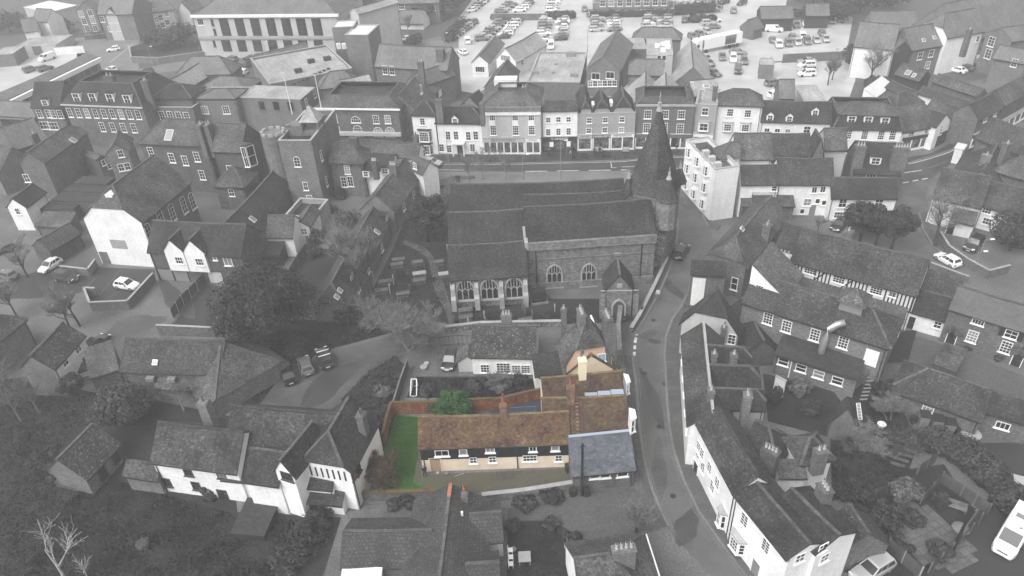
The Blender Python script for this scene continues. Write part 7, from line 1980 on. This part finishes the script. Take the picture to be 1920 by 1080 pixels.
for k,(u,v,h,r,lb,m) in enumerate(((655,606,3.0,2.6,'dark shrub by the end of the almshouse row','leaf_dark'),(690,610,2.4,2.2,'lower dark shrub right of the almshouse end','leaf_mid'),(722,742,1.8,1.4,'pale spiky shrub by the fence beside the gravel drive','leaf_pale'),(480,655,3.0,3.0,'dark shrub under the big evergreen oak','leaf_dark'),(560,665,1.8,2.4,'low dark undergrowth behind the three parked cars','leaf_dark'),(1500,738,2.4,1.6,'pale blossoming shrub below the inn extension','leaf_pale'),(1450,752,2.2,1.4,'dark shrub by the white end wall behind the terrace','leaf_dark'),(1520,775,1.6,1.6,'low shrub left of the grey garden shed','leaf_mid'),(1660,745,2.4,2.0,'twiggy shrub beside the fire stair','leaf_mid'),(1745,610,1.3,.7,'small shrub against the low white cottage','leaf_mid'),(1812,655,.9,.6,'small round plant by the brick terrace porch','leaf_mid'),(1872,675,.9,.7,'potted plant group before the brick terrace','leaf_mid'),(1030,932,1.2,1.6,'low bed shrub against the grey stone wall','leaf_dark'),(985,945,1.1,1.6,'low bed shrub right of the bungalow roof corner','leaf_mid'),(738,950,1.0,1.0,'small shrub on the bungalow patio by the wall','leaf_mid'),(765,945,1.2,1.2,'larger shrub on the bungalow patio by the wall','leaf_dark'),(962,990,1.0,1.0,'left shrub round the bungalow front lawn','leaf_mid'),(1030,985,1.0,1.1,'middle shrub round the bungalow front lawn','leaf_mid'),(1078,1016,1.0,1.2,'right shrub round the bungalow front lawn','leaf_mid'),(585,1010,1.8,2.6,'bramble mass left of the bungalow','leaf_dark'),(545,1060,1.8,2.6,'lower bramble mass at the bottom left of the bungalow','leaf_mid'),(600,975,1.4,1.6,'bramble below the farmhouse lean-to','leaf_dark'),(395,930,1.8,1.2,'climbing shrub against the white farmhouse wall','leaf_mid'),(270,1025,1.0,1.0,'pale lone shrub in the rough grass','leaf_pale'),(590,478,2.2,1.8,'shrub by the little white house gable','leaf_mid'),(640,470,3.0,2.6,'twiggy shrub in the garden below the brick tower','leaf_mid'),(590,455,2.8,2.4,'shrub behind the little white house','leaf_mid'),(650,425,3.2,3.0,'garden shrub under the brick tower wall','leaf_mid'),(800,735,1.0,1.3,'low rough shrub in the dark garden by the goal frame','leaf_mid'),(890,728,1.4,1.8,'shrub in the dark garden below the white cottage windows','leaf_mid'),(975,722,1.3,1.5,'shrub in the dark garden at the right end of the white cottage','leaf_dark'),(612,400,2.6,2.2,'garden shrub right of the tower base','leaf_mid'),(640,372,2.4,1.6,'dark climber against the half hipped brick house','leaf_dark'))):bush(lb,(u,v),h,r,60 + k,m,1500,.26)
# far greenery
for k,(a,b,wd,h,lb) in enumerate((((1106,33),(1262,29),3,2.6,'long clipped hedge behind the main car park'),((1266,27),(1338,22),5,4.0,'tall rounded hedge left of the top road'),((1300,41),(1334,41),4,2.2,'short hedge behind the grey saloon'),((1028,36),(1072,34),3,2.4,'hedge left of the dark gap in the main car park'),((842,78),(868,50),4,3.2,'rounded hedge beside the left row of parked cars'),((925,36),(1020,36),2,1.4,'hedge along the wall dividing the car park'),((1490,30),(1560,27),3,2.0,'hedge behind the right hand car park'),((170,72),(262,66),4,2.0,'shrub border below the brick flats'))):hedge(lb,[a,b],wd,h,100 + k,'leaf_mid',2600,.45)
for k,(u,v,h,r,lb) in enumerate(((300,92,5,6,'left shrubby tree on the grass bank'),(340,86,6,6.5,'right shrubby tree on the grass bank'),(690,45,8,7,'left dark tree mass beyond the far cottage'),(800,40,7,6,'tree right of the far cottage'),(835,30,8,7,'tree near the top of the left car row'),(860,10,8,7,'tree at the top edge above the left car row'),(715,60,5,4,'bush beside the far cottage white wall'),(1575,40,6,6,'bushy tree right of the right hand car park'),(1610,25,7,7,'bushy tree behind the white walled barn'),(1660,12,7,8,'tree at the top edge behind the barn'),(1560,15,6,6,'tree at the top edge above the right hand car park'),(1525,5,7,7,'tree at the top edge behind the dark sheds'),(780,85,3,3,'round bush in the road before the big hall'),(20,60,6,7,'tree mass at the far left edge'),(110,62,4,5,'bushes below the far white gables'),(1745,128,3.5,4,'dark bush by the vans at far right'),(1640,168,3,4,'dark shrubs at the foot of the white barn'),(1600,130,6,4,'ivy mass on the left end of the white barn'))):leafy(lb,(u,v),h,r,140 + k,'leaf_mid',.6,2400,.2,18,nm='far_tree' if h > 4 else 'far_bush')
# bare winter trees
bare_tree('tall bare tree with dark trunk at the churchyard edge',(700,556),15.5,.8,201,r0=.5,lean=(-.05,0))
bare_tree('wide twiggy bare tree spreading over the gravel drive entrance',(772,655),9.0,1.25,202,bark='twig',lv=4,dens=1.3,stems=4,r0=.12)
bare_tree('right hand twiggy tree beside the black gate rails',(812,650),6.5,1.0,203,bark='twig',stems=3,r0=.09)
bare_tree('bare tree by the parking court, nearest the barn',(150,612),9,.8,204,dens=.9)
bare_tree('second bare tree by the parking court', (132, 616), 8, .7, 205, dens=.9)
bare_tree('bare tree at the left edge by the shelter road',(34,596),8,.8,206,dens=.9); bare_tree('leaning bare tree above the grey car at the left edge',(52,520),9,.7,207,dens=.8)
bare_tree('pale tangled bare tree at the left edge beside the outbuilding',(40,790),9.5,.9,208,bark='twig',dens=.9,r0=.16); bare_tree('lower tangled bare tree at the left edge',(75,775),7,.9,209,bark='twig',dens=.8)
bare_tree('white barked bare tree at the bottom left corner',(124,1090),9.5,.75,210,bark='bark_pale',twig='bark_pale',lv=3,dens=.8,r0=.17,lean=(-.05,.12))
bare_tree('small white barked sapling at the bottom left',(165,1084),4,.8,211,bark='bark_pale',twig='bark_pale',lv=2,r0=.06)
bare_tree('bare tree against the white barn wall',(1632,156),11,.8,212,dens=1.0); bare_tree('dark bare tree in the pale yard behind the dormered inn',(1552,160),8,.5,213); bare_tree('second dark bare tree in the pale yard',(1560,150),7,.5,214,dens=.8)
bare_tree('gnarled bare tree leaning over the side lane',(1752,462),10,1.0,215,r0=.3,lean=(.1,.1))
bare_tree('knobbly pollarded bare tree by the bungalow drive and street',(1192,1003),5.5,1.1,216,r0=.2,dens=1.1); 
for k,(u,v,h,lb) in enumerate(((905,337,8.5,'bare street tree before the stone fronted bank'),(880,338,6.5,'slim bare street tree left of the bank tree'),(948,338,7,'slim bare street tree right of the bank tree'))):bare_tree(lb,(u,v),h,.5,220 + k,bark='twig',dens=.8,r0=.11)
bare_tree('small bare tree against the church wall by the street',(1261,440),4.5,1.0,224,dens=.8); bare_tree('clipped bare fruit tree in the yard behind the timber framed inn',(1532,436),4,.8,225,lv=3)
bare_tree('thin bare tree beside the long barn',(345,770),6,.7,226,bark='twig',dens=.8); bare_tree('bare bush by the yew and almshouse row',(835,385),5.5,.9,227,bark='twig',dens=.9,stems=2,r0=.1)
bare_tree('tangled bare bush in the cottage garden behind the brick wall',(935,735),4,1.2,228,bark='twig',dens=1.1,stems=3,r0=.06); bare_tree('brown twiggy bush in the corner of the bright lawn',(706,912),4.2,1.0,229,bark='brown_twig',twig='brown_twig',dens=1.2,stems=5,r0=.05)
bare_tree('small bare tree in the road by the far cottage',(765,62),6,.8,230,bark='twig'); bare_tree('grey bare tree behind the grass bank',(375,95),6,.8,231,bark='twig')
bare_tree('tangle of bare bushes at the garden top',(1620,850),4.5,1.1,232,bark='twig',dens=1.1,stems=3,r0=.07); bare_tree('bare bush by the fire stair foot',(1668,790),4,1.0,233,bark='twig',stems=2,r0=.06)
# brambles and rough grass
def inpoly(x, y, w):
    c = False; j = len(w) - 1
    for i in range(len(w)):
        if (w[i].y > y) != (w[j].y > y) and x < (w[j].x - w[i].x) * (y - w[i].y) / (w[j].y - w[i].y) + w[i].x:c = not c
        j = i
    return c
def tufts(name, pts, n, h, seed, m, wd=.05, z=0):
    rg = random.Random(seed); w = [P(p[0], p[1], 0) for p in pts]
    x0,x1 = min(p.x for p in w),max(p.x for p in w); y0,y1 = min(p.y for p in w),max(p.y for p in w)
    mb = MB(); k = 0
    while k < n:
        x, y = rg.uniform(x0, x1), rg.uniform(y0, y1)
        if not inpoly(x, y, w): continue
        k += 1
        nn = noise.noise((x * .35, y * .35, 0)) + .45
        hh = h * rg.uniform(.5, 1.2) * max(.25, nn + .4)
        for b in range(3):
            a = rg.uniform(0,6.28); s = wd * rg.uniform(.7,1.6); dx,dy = math.cos(a),math.sin(a); l = rg.uniform(-.6,.6) * hh
            mb.face([(x + dx * s,y + dy * s,z),(x - dx * s,y - dy * s,z),(x + dy * l * .6 + rg.uniform(-.1,.1),y - dx * l * .6,z + hh)])
    return stuff(mb.obj(name, [m], uv=False))
tufts('rough_grass',[(-40,930),(230,905),(440,965),(560,975),(540,1085),(-40,1085)],15000,.24,301,'grass_blade',.05)
tufts('rough_grass',[(-40,740),(60,715),(170,745),(105,860),(90,930),(-40,940)],4500,.32,302,'grass_blade',.05)
tufts('rough_grass',[(700,560),(740,470),(780,380),(838,350),(838,600),(700,600)],6000,.16,303,'grass_blade',.05)
tufts('rough_grass',[(846,585),(1180,585),(1170,603),(846,606)],2500,.16,304,'grass_blade',.05)
tufts('rough_grass',[(640,748),(695,694),(740,668),(762,690),(715,880),(660,900)],4500,.3,305,'grass_blade',.05)
tufts('rough_grass',[(440,640),(520,620),(740,622),(600,660),(520,715),(478,770)],5000,.28,306,'grass_blade',.05)
tufts('rough_grass',[(1560,790),(1680,700),(1720,830),(1690,900),(1560,930)],5000,.22,307,'grass_blade',.05)
tufts('rough_grass',[(764,745),(782,708),(1006,712),(1012,738),(880,748)],4000,.2,308,'grass_blade',.05)
tufts('lawn_grass',[(742,779),(783,783),(787,838),(774,904),(788,920),(720,920),(710,890),(726,830),(735,797)],14000,.07,309,'lawn_blade',.03)
tufts('lawn_grass',[(952,988),(1020,980),(1084,1026),(1078,1085),(952,1085)],5000,.1,310,'grass_blade',.04)
def twigmass(name, pts, n, h, seed, m):
    rg = random.Random(seed); w = [P(p[0], p[1], 0) for p in pts]
    x0,x1 = min(p.x for p in w),max(p.x for p in w); y0,y1 = min(p.y for p in w),max(p.y for p in w)
    mb = MB(); k = 0
    while k < n:
        x, y = rg.uniform(x0, x1), rg.uniform(y0, y1)
        if not inpoly(x, y, w): continue
        k += 1; a = rg.uniform(0,6.28); L = rg.uniform(.6,1.8); z = rg.uniform(0,h * .5)
        p = Vector((x,y,z)); q = p + Vector((math.cos(a) * L * .5,math.sin(a) * L * .5,rg.uniform(.1,h * .6))); s = q + Vector((math.cos(a + .5) * L * .5,math.sin(a + .5) * L * .5,rg.uniform(-.3,.3)))
        mb.tube([p, q, s], [.022, .016, .008], 3, cap=False)
    return stuff(mb.obj(name, [m], uv=False))
twigmass('bramble_thicket',[(-40,850),(90,880),(150,930),(90,990),(60,1085),(-40,1085)],1500,1.6,311,'bramble')
twigmass('bramble_thicket',[(-40,740),(110,720),(200,770),(110,850),(-40,860)],1000,1.8,312,'bramble')
twigmass('bramble_thicket',[(1590,830),(1720,810),(1735,850),(1600,870)],1000,1.6,313,'bramble')
twigmass('bramble_thicket',[(640,740),(700,690),(760,660),(752,700),(700,830),(660,860)],700,1.0,314,'bramble')
# ================================================================== churchyard, street furniture, people, small things
def chest_tomb(label,px,L=2.0,wd=.95,h=.85,ang=0.0,top='stone_cap',head=False,group='chest tombs in the churchyard'):
    r = thing('chest_tomb', frame(P(*px, 0), ang), label, 'tomb', group)
    mb = MB(); mb.box(-L / 2 + .08,L / 2 - .08,-wd / 2 + .08,wd / 2 - .08,0,h); mb.box(-L / 2,L / 2,-wd / 2,wd / 2,0,.14); mb.obj('chest',['tomb'],r)
    mb = MB(); mb.box(-L / 2 - .06,L / 2 + .06,-wd / 2 - .06,wd / 2 + .06,h + .003,h + .14); mb.obj('lid',[top],r)
    if head:mb = MB(); mb.box(L / 2 + .2,L / 2 + .32,-.5,.5,0,1.3); mb.obj('headstone',['stone_cap'],r)
    return r
a_ = pang((745, 499), (760, 497))
for k,(u,v,L,top,hd,lb) in enumerate(((748,492,2.2,'tomb',False,'farther of two parallel pale ledger tombs at the left of the path'),(745,501,2.2,'tomb',False,'nearer of two parallel pale ledger tombs at the left of the path'),(783,497,2.0,'tomb',False,'low dark chest tomb above the big pale tomb'),(787,518,2.3,'stone_cap',False,'big chest tomb with bright pale lid beside the path'),(787,531,2.2,'tomb',False,'low tomb just below the bright lidded tomb'),(723,533,2.3,'tomb',True,'upper coffin tomb with headstone near the dark trunk'),(716,550,2.3,'tomb',True,'lower coffin tomb with headstone near the dark trunk'),(756,556,2.2,'tomb',False,'tomb at the lower middle of the churchyard'),(823,496,1.8,'tomb',False,'small tomb across the path beside the chapel corner'),(833,519,1.9,'stone_cap',False,'tomb with small white paper lid by the chapel corner'),(873,587,2.3,'tomb',False,'chest tomb beneath the left chapel window'),(874,600,2.2,'tomb',False,'low tomb before the left chapel window'),(985,606,2.2,'tomb',False,'tomb behind the white cottage chimney'),(812,428,1.8,'tomb',False,'tomb under the yew tree'))):
    chest_tomb(lb, (u, v), L * .85, .8, .55, a_, top, hd)
vt = thing('vault_tomb',frame(P(1011,566,0),a_),'dark railed vault tomb against the church wall','tomb')
mb = MB(); mb.box(-1.25,1.25,-.8,.8,0,.3); mb.obj('plinth',['stone'],vt); mb = MB(); mb.box(-1.0,1.0,-.55,.55,.3,1.6); mb.prism([(-1.1,-.65,1.6),(1.1,-.65,1.6),(.8,-.65,2.1),(-.8,-.65,2.1)],(0,1.3,0)); mb.obj('vault',['boards'],vt)
for k,(u,v) in enumerate(((909,596),(999,594),(853,606),(879,610),(912,607),(981,580),(1041,583),(766,520),(797,505),(840,470),(770,545),(742,520),(700,520),(985,590))):
    mb = MB(); mb.prism([(-.35,0,0),(.35,0,0),(.35,0,.95),(.2,0,1.15),(0,0,1.22),(-.2,0,1.15),(-.35,0,.95)],(0,.12,0))
    lb = ['headstone before the middle chapel window','slim headstone left of the vault tomb','headstone at the left chapel corner','headstone near the low churchyard wall, left','headstone just behind the low churchyard wall','headstone by the right chapel buttress','headstone under the right nave window','headstone in the middle of the churchyard lawn','headstone beside the bright lidded tomb','headstone by the far chapel roof corner','headstone at the near churchyard edge','headstone below the parallel ledger tombs','headstone by the almshouse wall','headstone between vault tomb and chapel'][k]
    tag(mb.obj('headstone',['tomb' if k % 3 else 'stone_cap'],None,None,frame(P(u,v,0),a_ + R(90 if k % 2 else 80))),lb,'headstone','headstones in the churchyard')
# lamps and poles
def lamp_post(label, top, foot, arm=.8, m='plastic_grey', group='street lamps', h=None):
    h = h or hsolve(top,foot); r = thing('street_lamp',Matrix.Translation(P(*foot,0)),label,'street lamp',group)
    mb = MB(); mb.tube([(0,0,0),(0,0,1.2),(0,0,1.25),(0,0,h)],[.11,.1,.07,.05],8); mb.obj('pole',[m],r)
    mb = MB(); mb.bar((0, 0, h - .05), (arm, 0, h + .05), .06); mb.obj('arm', [m], r)
    mb = MB(); mb.box(arm - .1,arm + .5,-.13,.13,h - .02,h + .12); mb.obj('lamp_head',['frame_white'],r)
for t,f,lb in (((843,262),(845.5,343),'tall thin street lamp before the white inn'),((1051,264),(1051.5,337),'street lamp before the black shop front'),((980,290),(981,337),'short street lamp beside the bare street tree'),((272,88),(287,122),'lamp post at the corner of the grass bank'),((831,62),(833,84),'lamp post left of the main car park'),((1100,57),(1101,100),'lamp post by the ridge of the steep gabled hall'),((1252,16),(1253,36),'lamp post behind the fifth row of cars'),((496,78),(504,126),'lamp post before the civic building'),((1836,447),(1829,500),'lamp post inside the cottage garden wall'),((1830,471),(1823,505),'short lamp post behind the white car on the lane')):lamp_post(lb,t,f)
up = thing('utility_pole',Matrix.Translation(P(1091,929,0)),'dark wooden telegraph pole standing before the blue slate roof','utility pole'); hp = hsolve((1092,832),(1091,929))
mb = MB(); mb.tube([(0,0,0),(0,0,hp)],[.17,.12],10); mb.obj('pole',['timber'],up); mb = MB(); mb.box(-.3,.3,-.04,.04,hp - .4,hp - .3); mb.obj('crossarm',['timber'],up)
up2 = thing('utility_pole',Matrix.Translation(P(1786,1032,0)),'dark wooden pole rising over the flagged terrace garden','utility pole'); hp = hsolve((1821,950),(1786,1032))
mb = MB(); mb.tube([(0,0,0),(0,0,hp)],[.17,.12],10); mb.obj('pole',['timber'],up2); mb = MB(); mb.box(-.35,.35,-.05,.05,hp - .25,hp - .15); mb.obj('crossarm',['timber'],up2)
mb = MB(); z1_ = hsolve((940,873),(942,917)) ; mb.tube([(0,0,0),(0,0,4.2)],[.03,.02],6); mb.bar((-.5,0,3.9),(.5,.2,4.1),.04)
tag(mb.obj('aerial_mast',['metal'],None,None,Matrix.Translation(P(866,940,0))),'thin aerial mast rising behind the bungalow ridge','aerial')
for k, (u, v, s) in enumerate(((1095, 297, 'left'), (1137, 296, 'right'))):
    r = thing('bench',frame(P(u,v,.1),0),f'dark slatted street bench, {s} one before the grey triple gabled shops','bench','street benches'); 
    for j in range(4):mb = MB(); mb.box(-.9,.9,-.25 + j * .14,-.14 + j * .14,.43,.48); mb.obj('slat',['timber'],r)
    for j in range(2):mb = MB(); mb.box(-.9,.9,.3,.34,.6 + j * .18,.72 + j * .18); mb.obj('back_slat',['timber'],r)
    for x in (-.8,.8):mb = MB(); mb.box(x - .05,x + .05,-.22,.3,0,.43); mb.obj('leg',['iron'],r)
for k,(u,v,lb) in enumerate(((1118,293,'litter bin between the two street benches'),(1313,287,'small pale bin before the pale shop front'),(1075,297,'round bollard bin at the pavement edge'))):
    mb = MB(); mb.cyl(0,0,0,.95,.27,.3,10); mb.cyl(0,0,.96,1.05,.32,.2,10); tag(mb.obj('litter_bin',['plastic_black' if k != 1 else 'plastic_grey'],None,None,Matrix.Translation(P(u,v,.1))),lb,'litter bin')
bl_ = [(1082,296),(1088,302),(1153,301),(1172,299),(890,305),(920,305),(1002,303),(1215,290)]
for k, (u, v) in enumerate(bl_):
    mb = MB(); mb.cyl(0, 0, 0, .9, .09, n=8); mb.cyl(0, 0, .9, .98, .11, .05, 8)
    tag(mb.obj('bollard',['iron'],None,None,Matrix.Translation(P(u,v,.1))),f'black bollard at the kerb, {ORD[sorted(x for x, _ in bl_).index(u)]} from the left','bollard','bollards along the wide street')
# market stall boxes and display stands before the shops
for k,(u,v,w,m,lb) in enumerate(((1121,286,1.7,'stucco_grey','grey display counter before the camera gift shop'),(1173,286,1.3,'stone_cap','pale display table before the white fascia shop'))):
    r = thing('display_stand',frame(P(u,v,.1),0),lb,'display stand'); mb = MB(); mb.box(-w / 2,w / 2,-.4,.4,.35,1.0); mb.obj('counter',[m],r)
    for x in (-w / 2 + .1,w / 2 - .1):mb = MB(); mb.box(x - .05,x + .05,-.35,.35,0,.35); mb.obj('leg',['plastic_black'],r)
# bins
def wheelie(label, px, ang, m='plastic_black', s=1.0, group=None):
    r = thing('wheelie_bin', frame(P(*px, 0), ang), label, 'bin', group); mb = MB()
    mb.prism([(-.25 * s,-.28 * s,.08),(.25 * s,-.28 * s,.08),(.29 * s,-.36 * s,.98 * s),(-.29 * s,-.36 * s,.98 * s)],(0,.64 * s,0)); mb.obj('bin_body',[m],r)
    mb = MB(); mb.box(-.31 * s,.31 * s,-.39 * s,.33 * s,.985 * s,1.06 * s); mb.obj('lid',['plastic_black'],r)
    for x in (-.24,.24):mb = MB(); mb.tube([(x * s - .03,.26 * s,.1),(x * s + .03,.26 * s,.1)],[.1,.1],8); mb.obj('wheel',['tyre'],r)
for k,(u,v) in enumerate(((1728,797),(1752,804),(1775,811))):wheelie(f'big grey bin with dark lid, {["left", "middle", "right"][k]} of three by the long outbuilding',(u,v),R(-18),'plastic_grey',1.75,'three grey bins by the outbuilding')
for (u,v,lb) in ((1073,929,'small black bin left of the telegraph pole'),(1099,929,'black wheelie bin right of the telegraph pole'),(1710,793,'dark bin beside the grey bins'),(1065,884,'low black bin at the right end of the mossy terrace'),(1790,815,'small pale crate right of the grey bins')):wheelie(lb,(u,v),0.3)
pb = thing('planter',Matrix.Translation(P(1818,818,0)),'oval pale planter on the ground by the dark car park','planter')
mb = MB(); mb.tube([(0,0,0),(0,0,.5)],[.8,1.1],14); mb.obj('trough',['stone_cap'],pb); mb = MB(); mb.cyl(0,0,.42,.47,1.0,n=14); mb.obj('soil',['soil'],pb)
# terrace garden furniture
tb_ = thing('garden_table',Matrix.Translation(P(1797,1000,0)),'round pale garden table with domed cover beside the dark pole','table'); mb = MB(); mb.tube([(0,0,.7),(0,0,.85),(0,0,1.05),(0,0,1.15)],[.8,.78,.5,.1],16); mb.obj('cover',['concrete'],tb_); mb = MB(); mb.cyl(0,0,0,.7,.12); mb.obj('pedestal',['iron'],tb_)
gb = thing('garden_bench',frame(P(1790,955,0),R(-32)),'pale weathered garden bench against the terrace fence','bench')
for nm_,bx_ in (('seat',(-.95,.95,-.3,.3,.4,.46)),('backrest',(-.95,.95,.28,.34,.5,.98)),('leg',(-.9,-.82,-.28,.3,0,.4)),('leg',(.82,.9,-.28,.3,0,.4)),('armrest',(-.97,-.88,-.3,.3,.6,.66)),('armrest',(.88,.97,-.3,.3,.6,.66))):mb = MB(); mb.box(*bx_); mb.obj(nm_,['wood_pale'],gb)
# white garden chairs on the bungalow path
for k, (u, v) in enumerate(((957, 1036), (958, 1049), (958, 1062))):
    r = thing('garden_chair',frame(P(u,v,0),R(90)),f'white garden chair on the bungalow path, {["farthest", "middle", "nearest"][k]} of three','chair','white garden chairs')
    for nm_,bx_ in (('seat',(-.25,.25,-.25,.25,.4,.45)),('backrest',(-.25,.25,.2,.25,.45,.9)),('leg',(-.24,-.19,-.24,-.19,0,.4)),('leg',(.19,.24,-.24,-.19,0,.4)),('leg',(-.24,-.19,.19,.24,0,.4)),('leg',(.19,.24,.19,.24,0,.4))):mb = MB(); mb.box(*bx_); mb.obj(nm_,['frame_white'],r)
gt = thing('garden_table',Matrix.Translation(P(984,1052,0)),'square slatted table on the bungalow front lawn','table'); mb = MB(); mb.box(-.6,.6,-.6,.6,.68,.73); mb.obj('top',['stucco_grey'],gt)
for x in (-.5, .5):
    for y in (-.5,.5):mb = MB(); mb.box(x - .04,x + .04,y - .04,y + .04,0,.68); mb.obj('leg',['stucco_grey'],gt)
# goal frame in the garden
gf_ = thing('goal_frame',Matrix.Translation(P(778,740,0)),'white tubular goal frame lying in the dark garden','goal')
o_ = P(778, 740, 0)
F_ = [P(769, 743, 0) - o_, P(781, 743, 0) - o_, P(783, 724, 0) - o_, P(773, 724, 0) - o_]
U_ = [p + Vector((0, 0, 1.2)) for p in F_]
mb = MB()
for a,b in ((F_[0],F_[1]),(F_[0],F_[3]),(F_[1],F_[2]),(F_[2],F_[3]),(F_[2],U_[2]),(F_[3],U_[3]),(U_[2],U_[3]),(U_[2],F_[1]),(U_[3],F_[0])):mb.bar(a,b,.09)
mb.obj('frame', ['frame_white'], gf_)
# blue chairs round the dark patio table are railings; loose garden items
for k,(u,v,s,m,lb) in enumerate(((795,692,.5,'stucco_grey','grey garden tub at the drive end'),(800,684,.35,'pot_pale','round pale ball beside the garden tub'),(838,889,.25,'pot','small pot against the cottage front'),(821,888,.2,'stone_cap','pale stone by the cottage tan door'),(963,1032,.3,'pot','small pot behind the white chairs'),(1652,800,.5,'frame_white','white box on the ground near the ladder'))):
    mb = MB(); mb.tube([(0,0,0),(0,0,s * .9),(0,0,s)],[s * .75,s,s * .8],10); tag(mb.obj('garden_pot',[m],None,None,Matrix.Translation(P(u,v,0))),lb,'pot')
# people
_pm = {}
def person_mesh(pose):
    if pose in _pm: return _pm[pose]
    walk = pose == 'walk'
    k = .26 if walk else .06
    J = {'pel':(0,0,.95),'sp':(0,.0,1.2),'ch':(0,0,1.38),'nk':(0,0,1.5),'hd':(0,.02,1.62),'tp':(0,.02,1.74),
         'hl':(-.1,0,.92),'kl':(-.11,k * .6,.5),'al':(-.11,k,.09),'tl':(-.11,k + .16,.04),'hr':(.1,0,.92),'kr':(.11,-k * .2,.5),'ar':(.11,-k,.1),'tr':(.11,-k + .15,.04),
         'sl':(-.19,0,1.4),'el':(-.26,-k * .4 - .02,1.14),'wl':(-.25,-k * .3 + .12,.92),'fl':(-.25,-k * .2 + .16,.82),'sr':(.19,0,1.4),'er':(.26,k * .4,1.14),'wr':(.25,k * .7 + .1,.93),'fr':(.25,k * .8 + .14,.83)}
    if pose == 'lean': J['wr'] = (.1, .25, 1.15); J['fr'] = (.02, .3, 1.2)
    rad = {'pel':.16,'sp':.15,'ch':.17,'nk':.06,'hd':.1,'tp':.07,'hl':.1,'kl':.07,'al':.05,'tl':.045,'hr':.1,'kr':.07,'ar':.05,'tr':.045,'sl':.08,'el':.055,'wl':.04,'fl':.04,'sr':.08,'er':.055,'wr':.04,'fr':.04}
    E_ = [('pel','sp'),('sp','ch'),('ch','nk'),('nk','hd'),('hd','tp'),('pel','hl'),('hl','kl'),('kl','al'),('al','tl'),('pel','hr'),('hr','kr'),('kr','ar'),('ar','tr'),('ch','sl'),('sl','el'),('el','wl'),('wl','fl'),('ch','sr'),('sr','er'),('er','wr'),('wr','fr')]
    ks = list(J); me = bpy.data.meshes.new('p'); me.from_pydata([J[q] for q in ks],[(ks.index(a),ks.index(b)) for a,b in E_],[])
    ob = bpy.data.objects.new('p', me); COL.objects.link(ob)
    ob.modifiers.new('s', 'SKIN'); ob.modifiers.new('u', 'SUBSURF').levels = 1
    for i,q in enumerate(ks):me.skin_vertices[0].data[i].radius = (rad[q],rad[q]); me.skin_vertices[0].data[i].use_root = q == 'pel'
    dg = bpy.context.evaluated_depsgraph_get(); out = bpy.data.meshes.new_from_object(ob.evaluated_get(dg)); bpy.data.objects.remove(ob)
    _pm[pose] = out
    return out
def person(label, px, ang, coat='cloth_dark', legs='cloth_dark', pose='stand', z=0):
    src = person_mesh(pose).copy(); src.name = 'body'; src.materials.clear()
    for m in (coat, legs, 'skin', 'hair', 'plastic_black'): src.materials.append(MATS[m])
    for p in src.polygons:
        c = p.center
        p.material_index = 3 if c.z > 1.66 or (c.z > 1.57 and c.y < -.01) else (2 if c.z > 1.47 and abs(c.x) < .15 else (2 if c.z < .9 and abs(c.x) > .2 else (0 if c.z > .86 else (4 if c.z < .1 else 1))))
        p.use_smooth = True
    r = thing('person', frame(P(*px, z), ang), label, 'person')
    link('body', src, r)
    return r
person('person in black standing at the left corner of the cream cottage',(797,893),R(200),pose='lean')
person('person in a pale top walking on the churchyard side pavement',(1233,560),R(160),'cloth_pale','cloth_mid','walk',.12)
person('person in dark clothes standing by the church porch gate',(1203,590),R(60),pose='stand')
person('person in dark coat walking up the churchyard path',(815,533),R(10),pose='walk')
person('left of a dark pair waiting at the wide street kerb',(857,342),R(180),z=.1); person('right of a dark pair waiting at the wide street kerb',(861,342),R(180),z=.1)
person('dark figure before the left poster of the black shop front',(1029,294),R(20),z=.1); person('walker in pale trousers before the black shop front',(1070,289),R(95),'cloth_dark','cloth_pale','walk',.1); person('walker in grey before the black shop front',(1063,290),R(95),'cloth_mid','cloth_mid','walk',.1)
person('person bending before the camera gift shop',(1114,289),R(30),'cloth_mid',z=.1); person('second person before the camera gift shop',(1124,289),R(-30),z=.1); person('dark figure before the dark grey shop doorway',(1268,284),R(0),z=.1); person('person by the pale bin before the pale shop',(1312,284),R(40),z=.1)
person('pedestrian on the pavement left of the spire',(1190,290),R(90),'cloth_mid',z=.1)
# ------------------------------------------------------------------ haze
hz = MB(); hz.box(-420, 420, -40, 560, -1, CAMH + 2)
hm = bpy.data.materials.new("haze_air"); hm.use_nodes = True
for n_ in list(hm.node_tree.nodes):
    if n_.type != 'OUTPUT_MATERIAL': hm.node_tree.nodes.remove(n_)
pv = hm.node_tree.nodes.new("ShaderNodeVolumePrincipled")
pv.inputs["Color"].default_value = (0.98, 0.98, 0.98, 1)
pv.inputs["Density"].default_value = HAZE
hm.node_tree.links.new(pv.outputs[0],hm.node_tree.nodes["Material Output"].inputs["Volume"])
MATS['haze_air'] = hm
stuff(hz.obj('haze', ['haze_air'], uv=False))
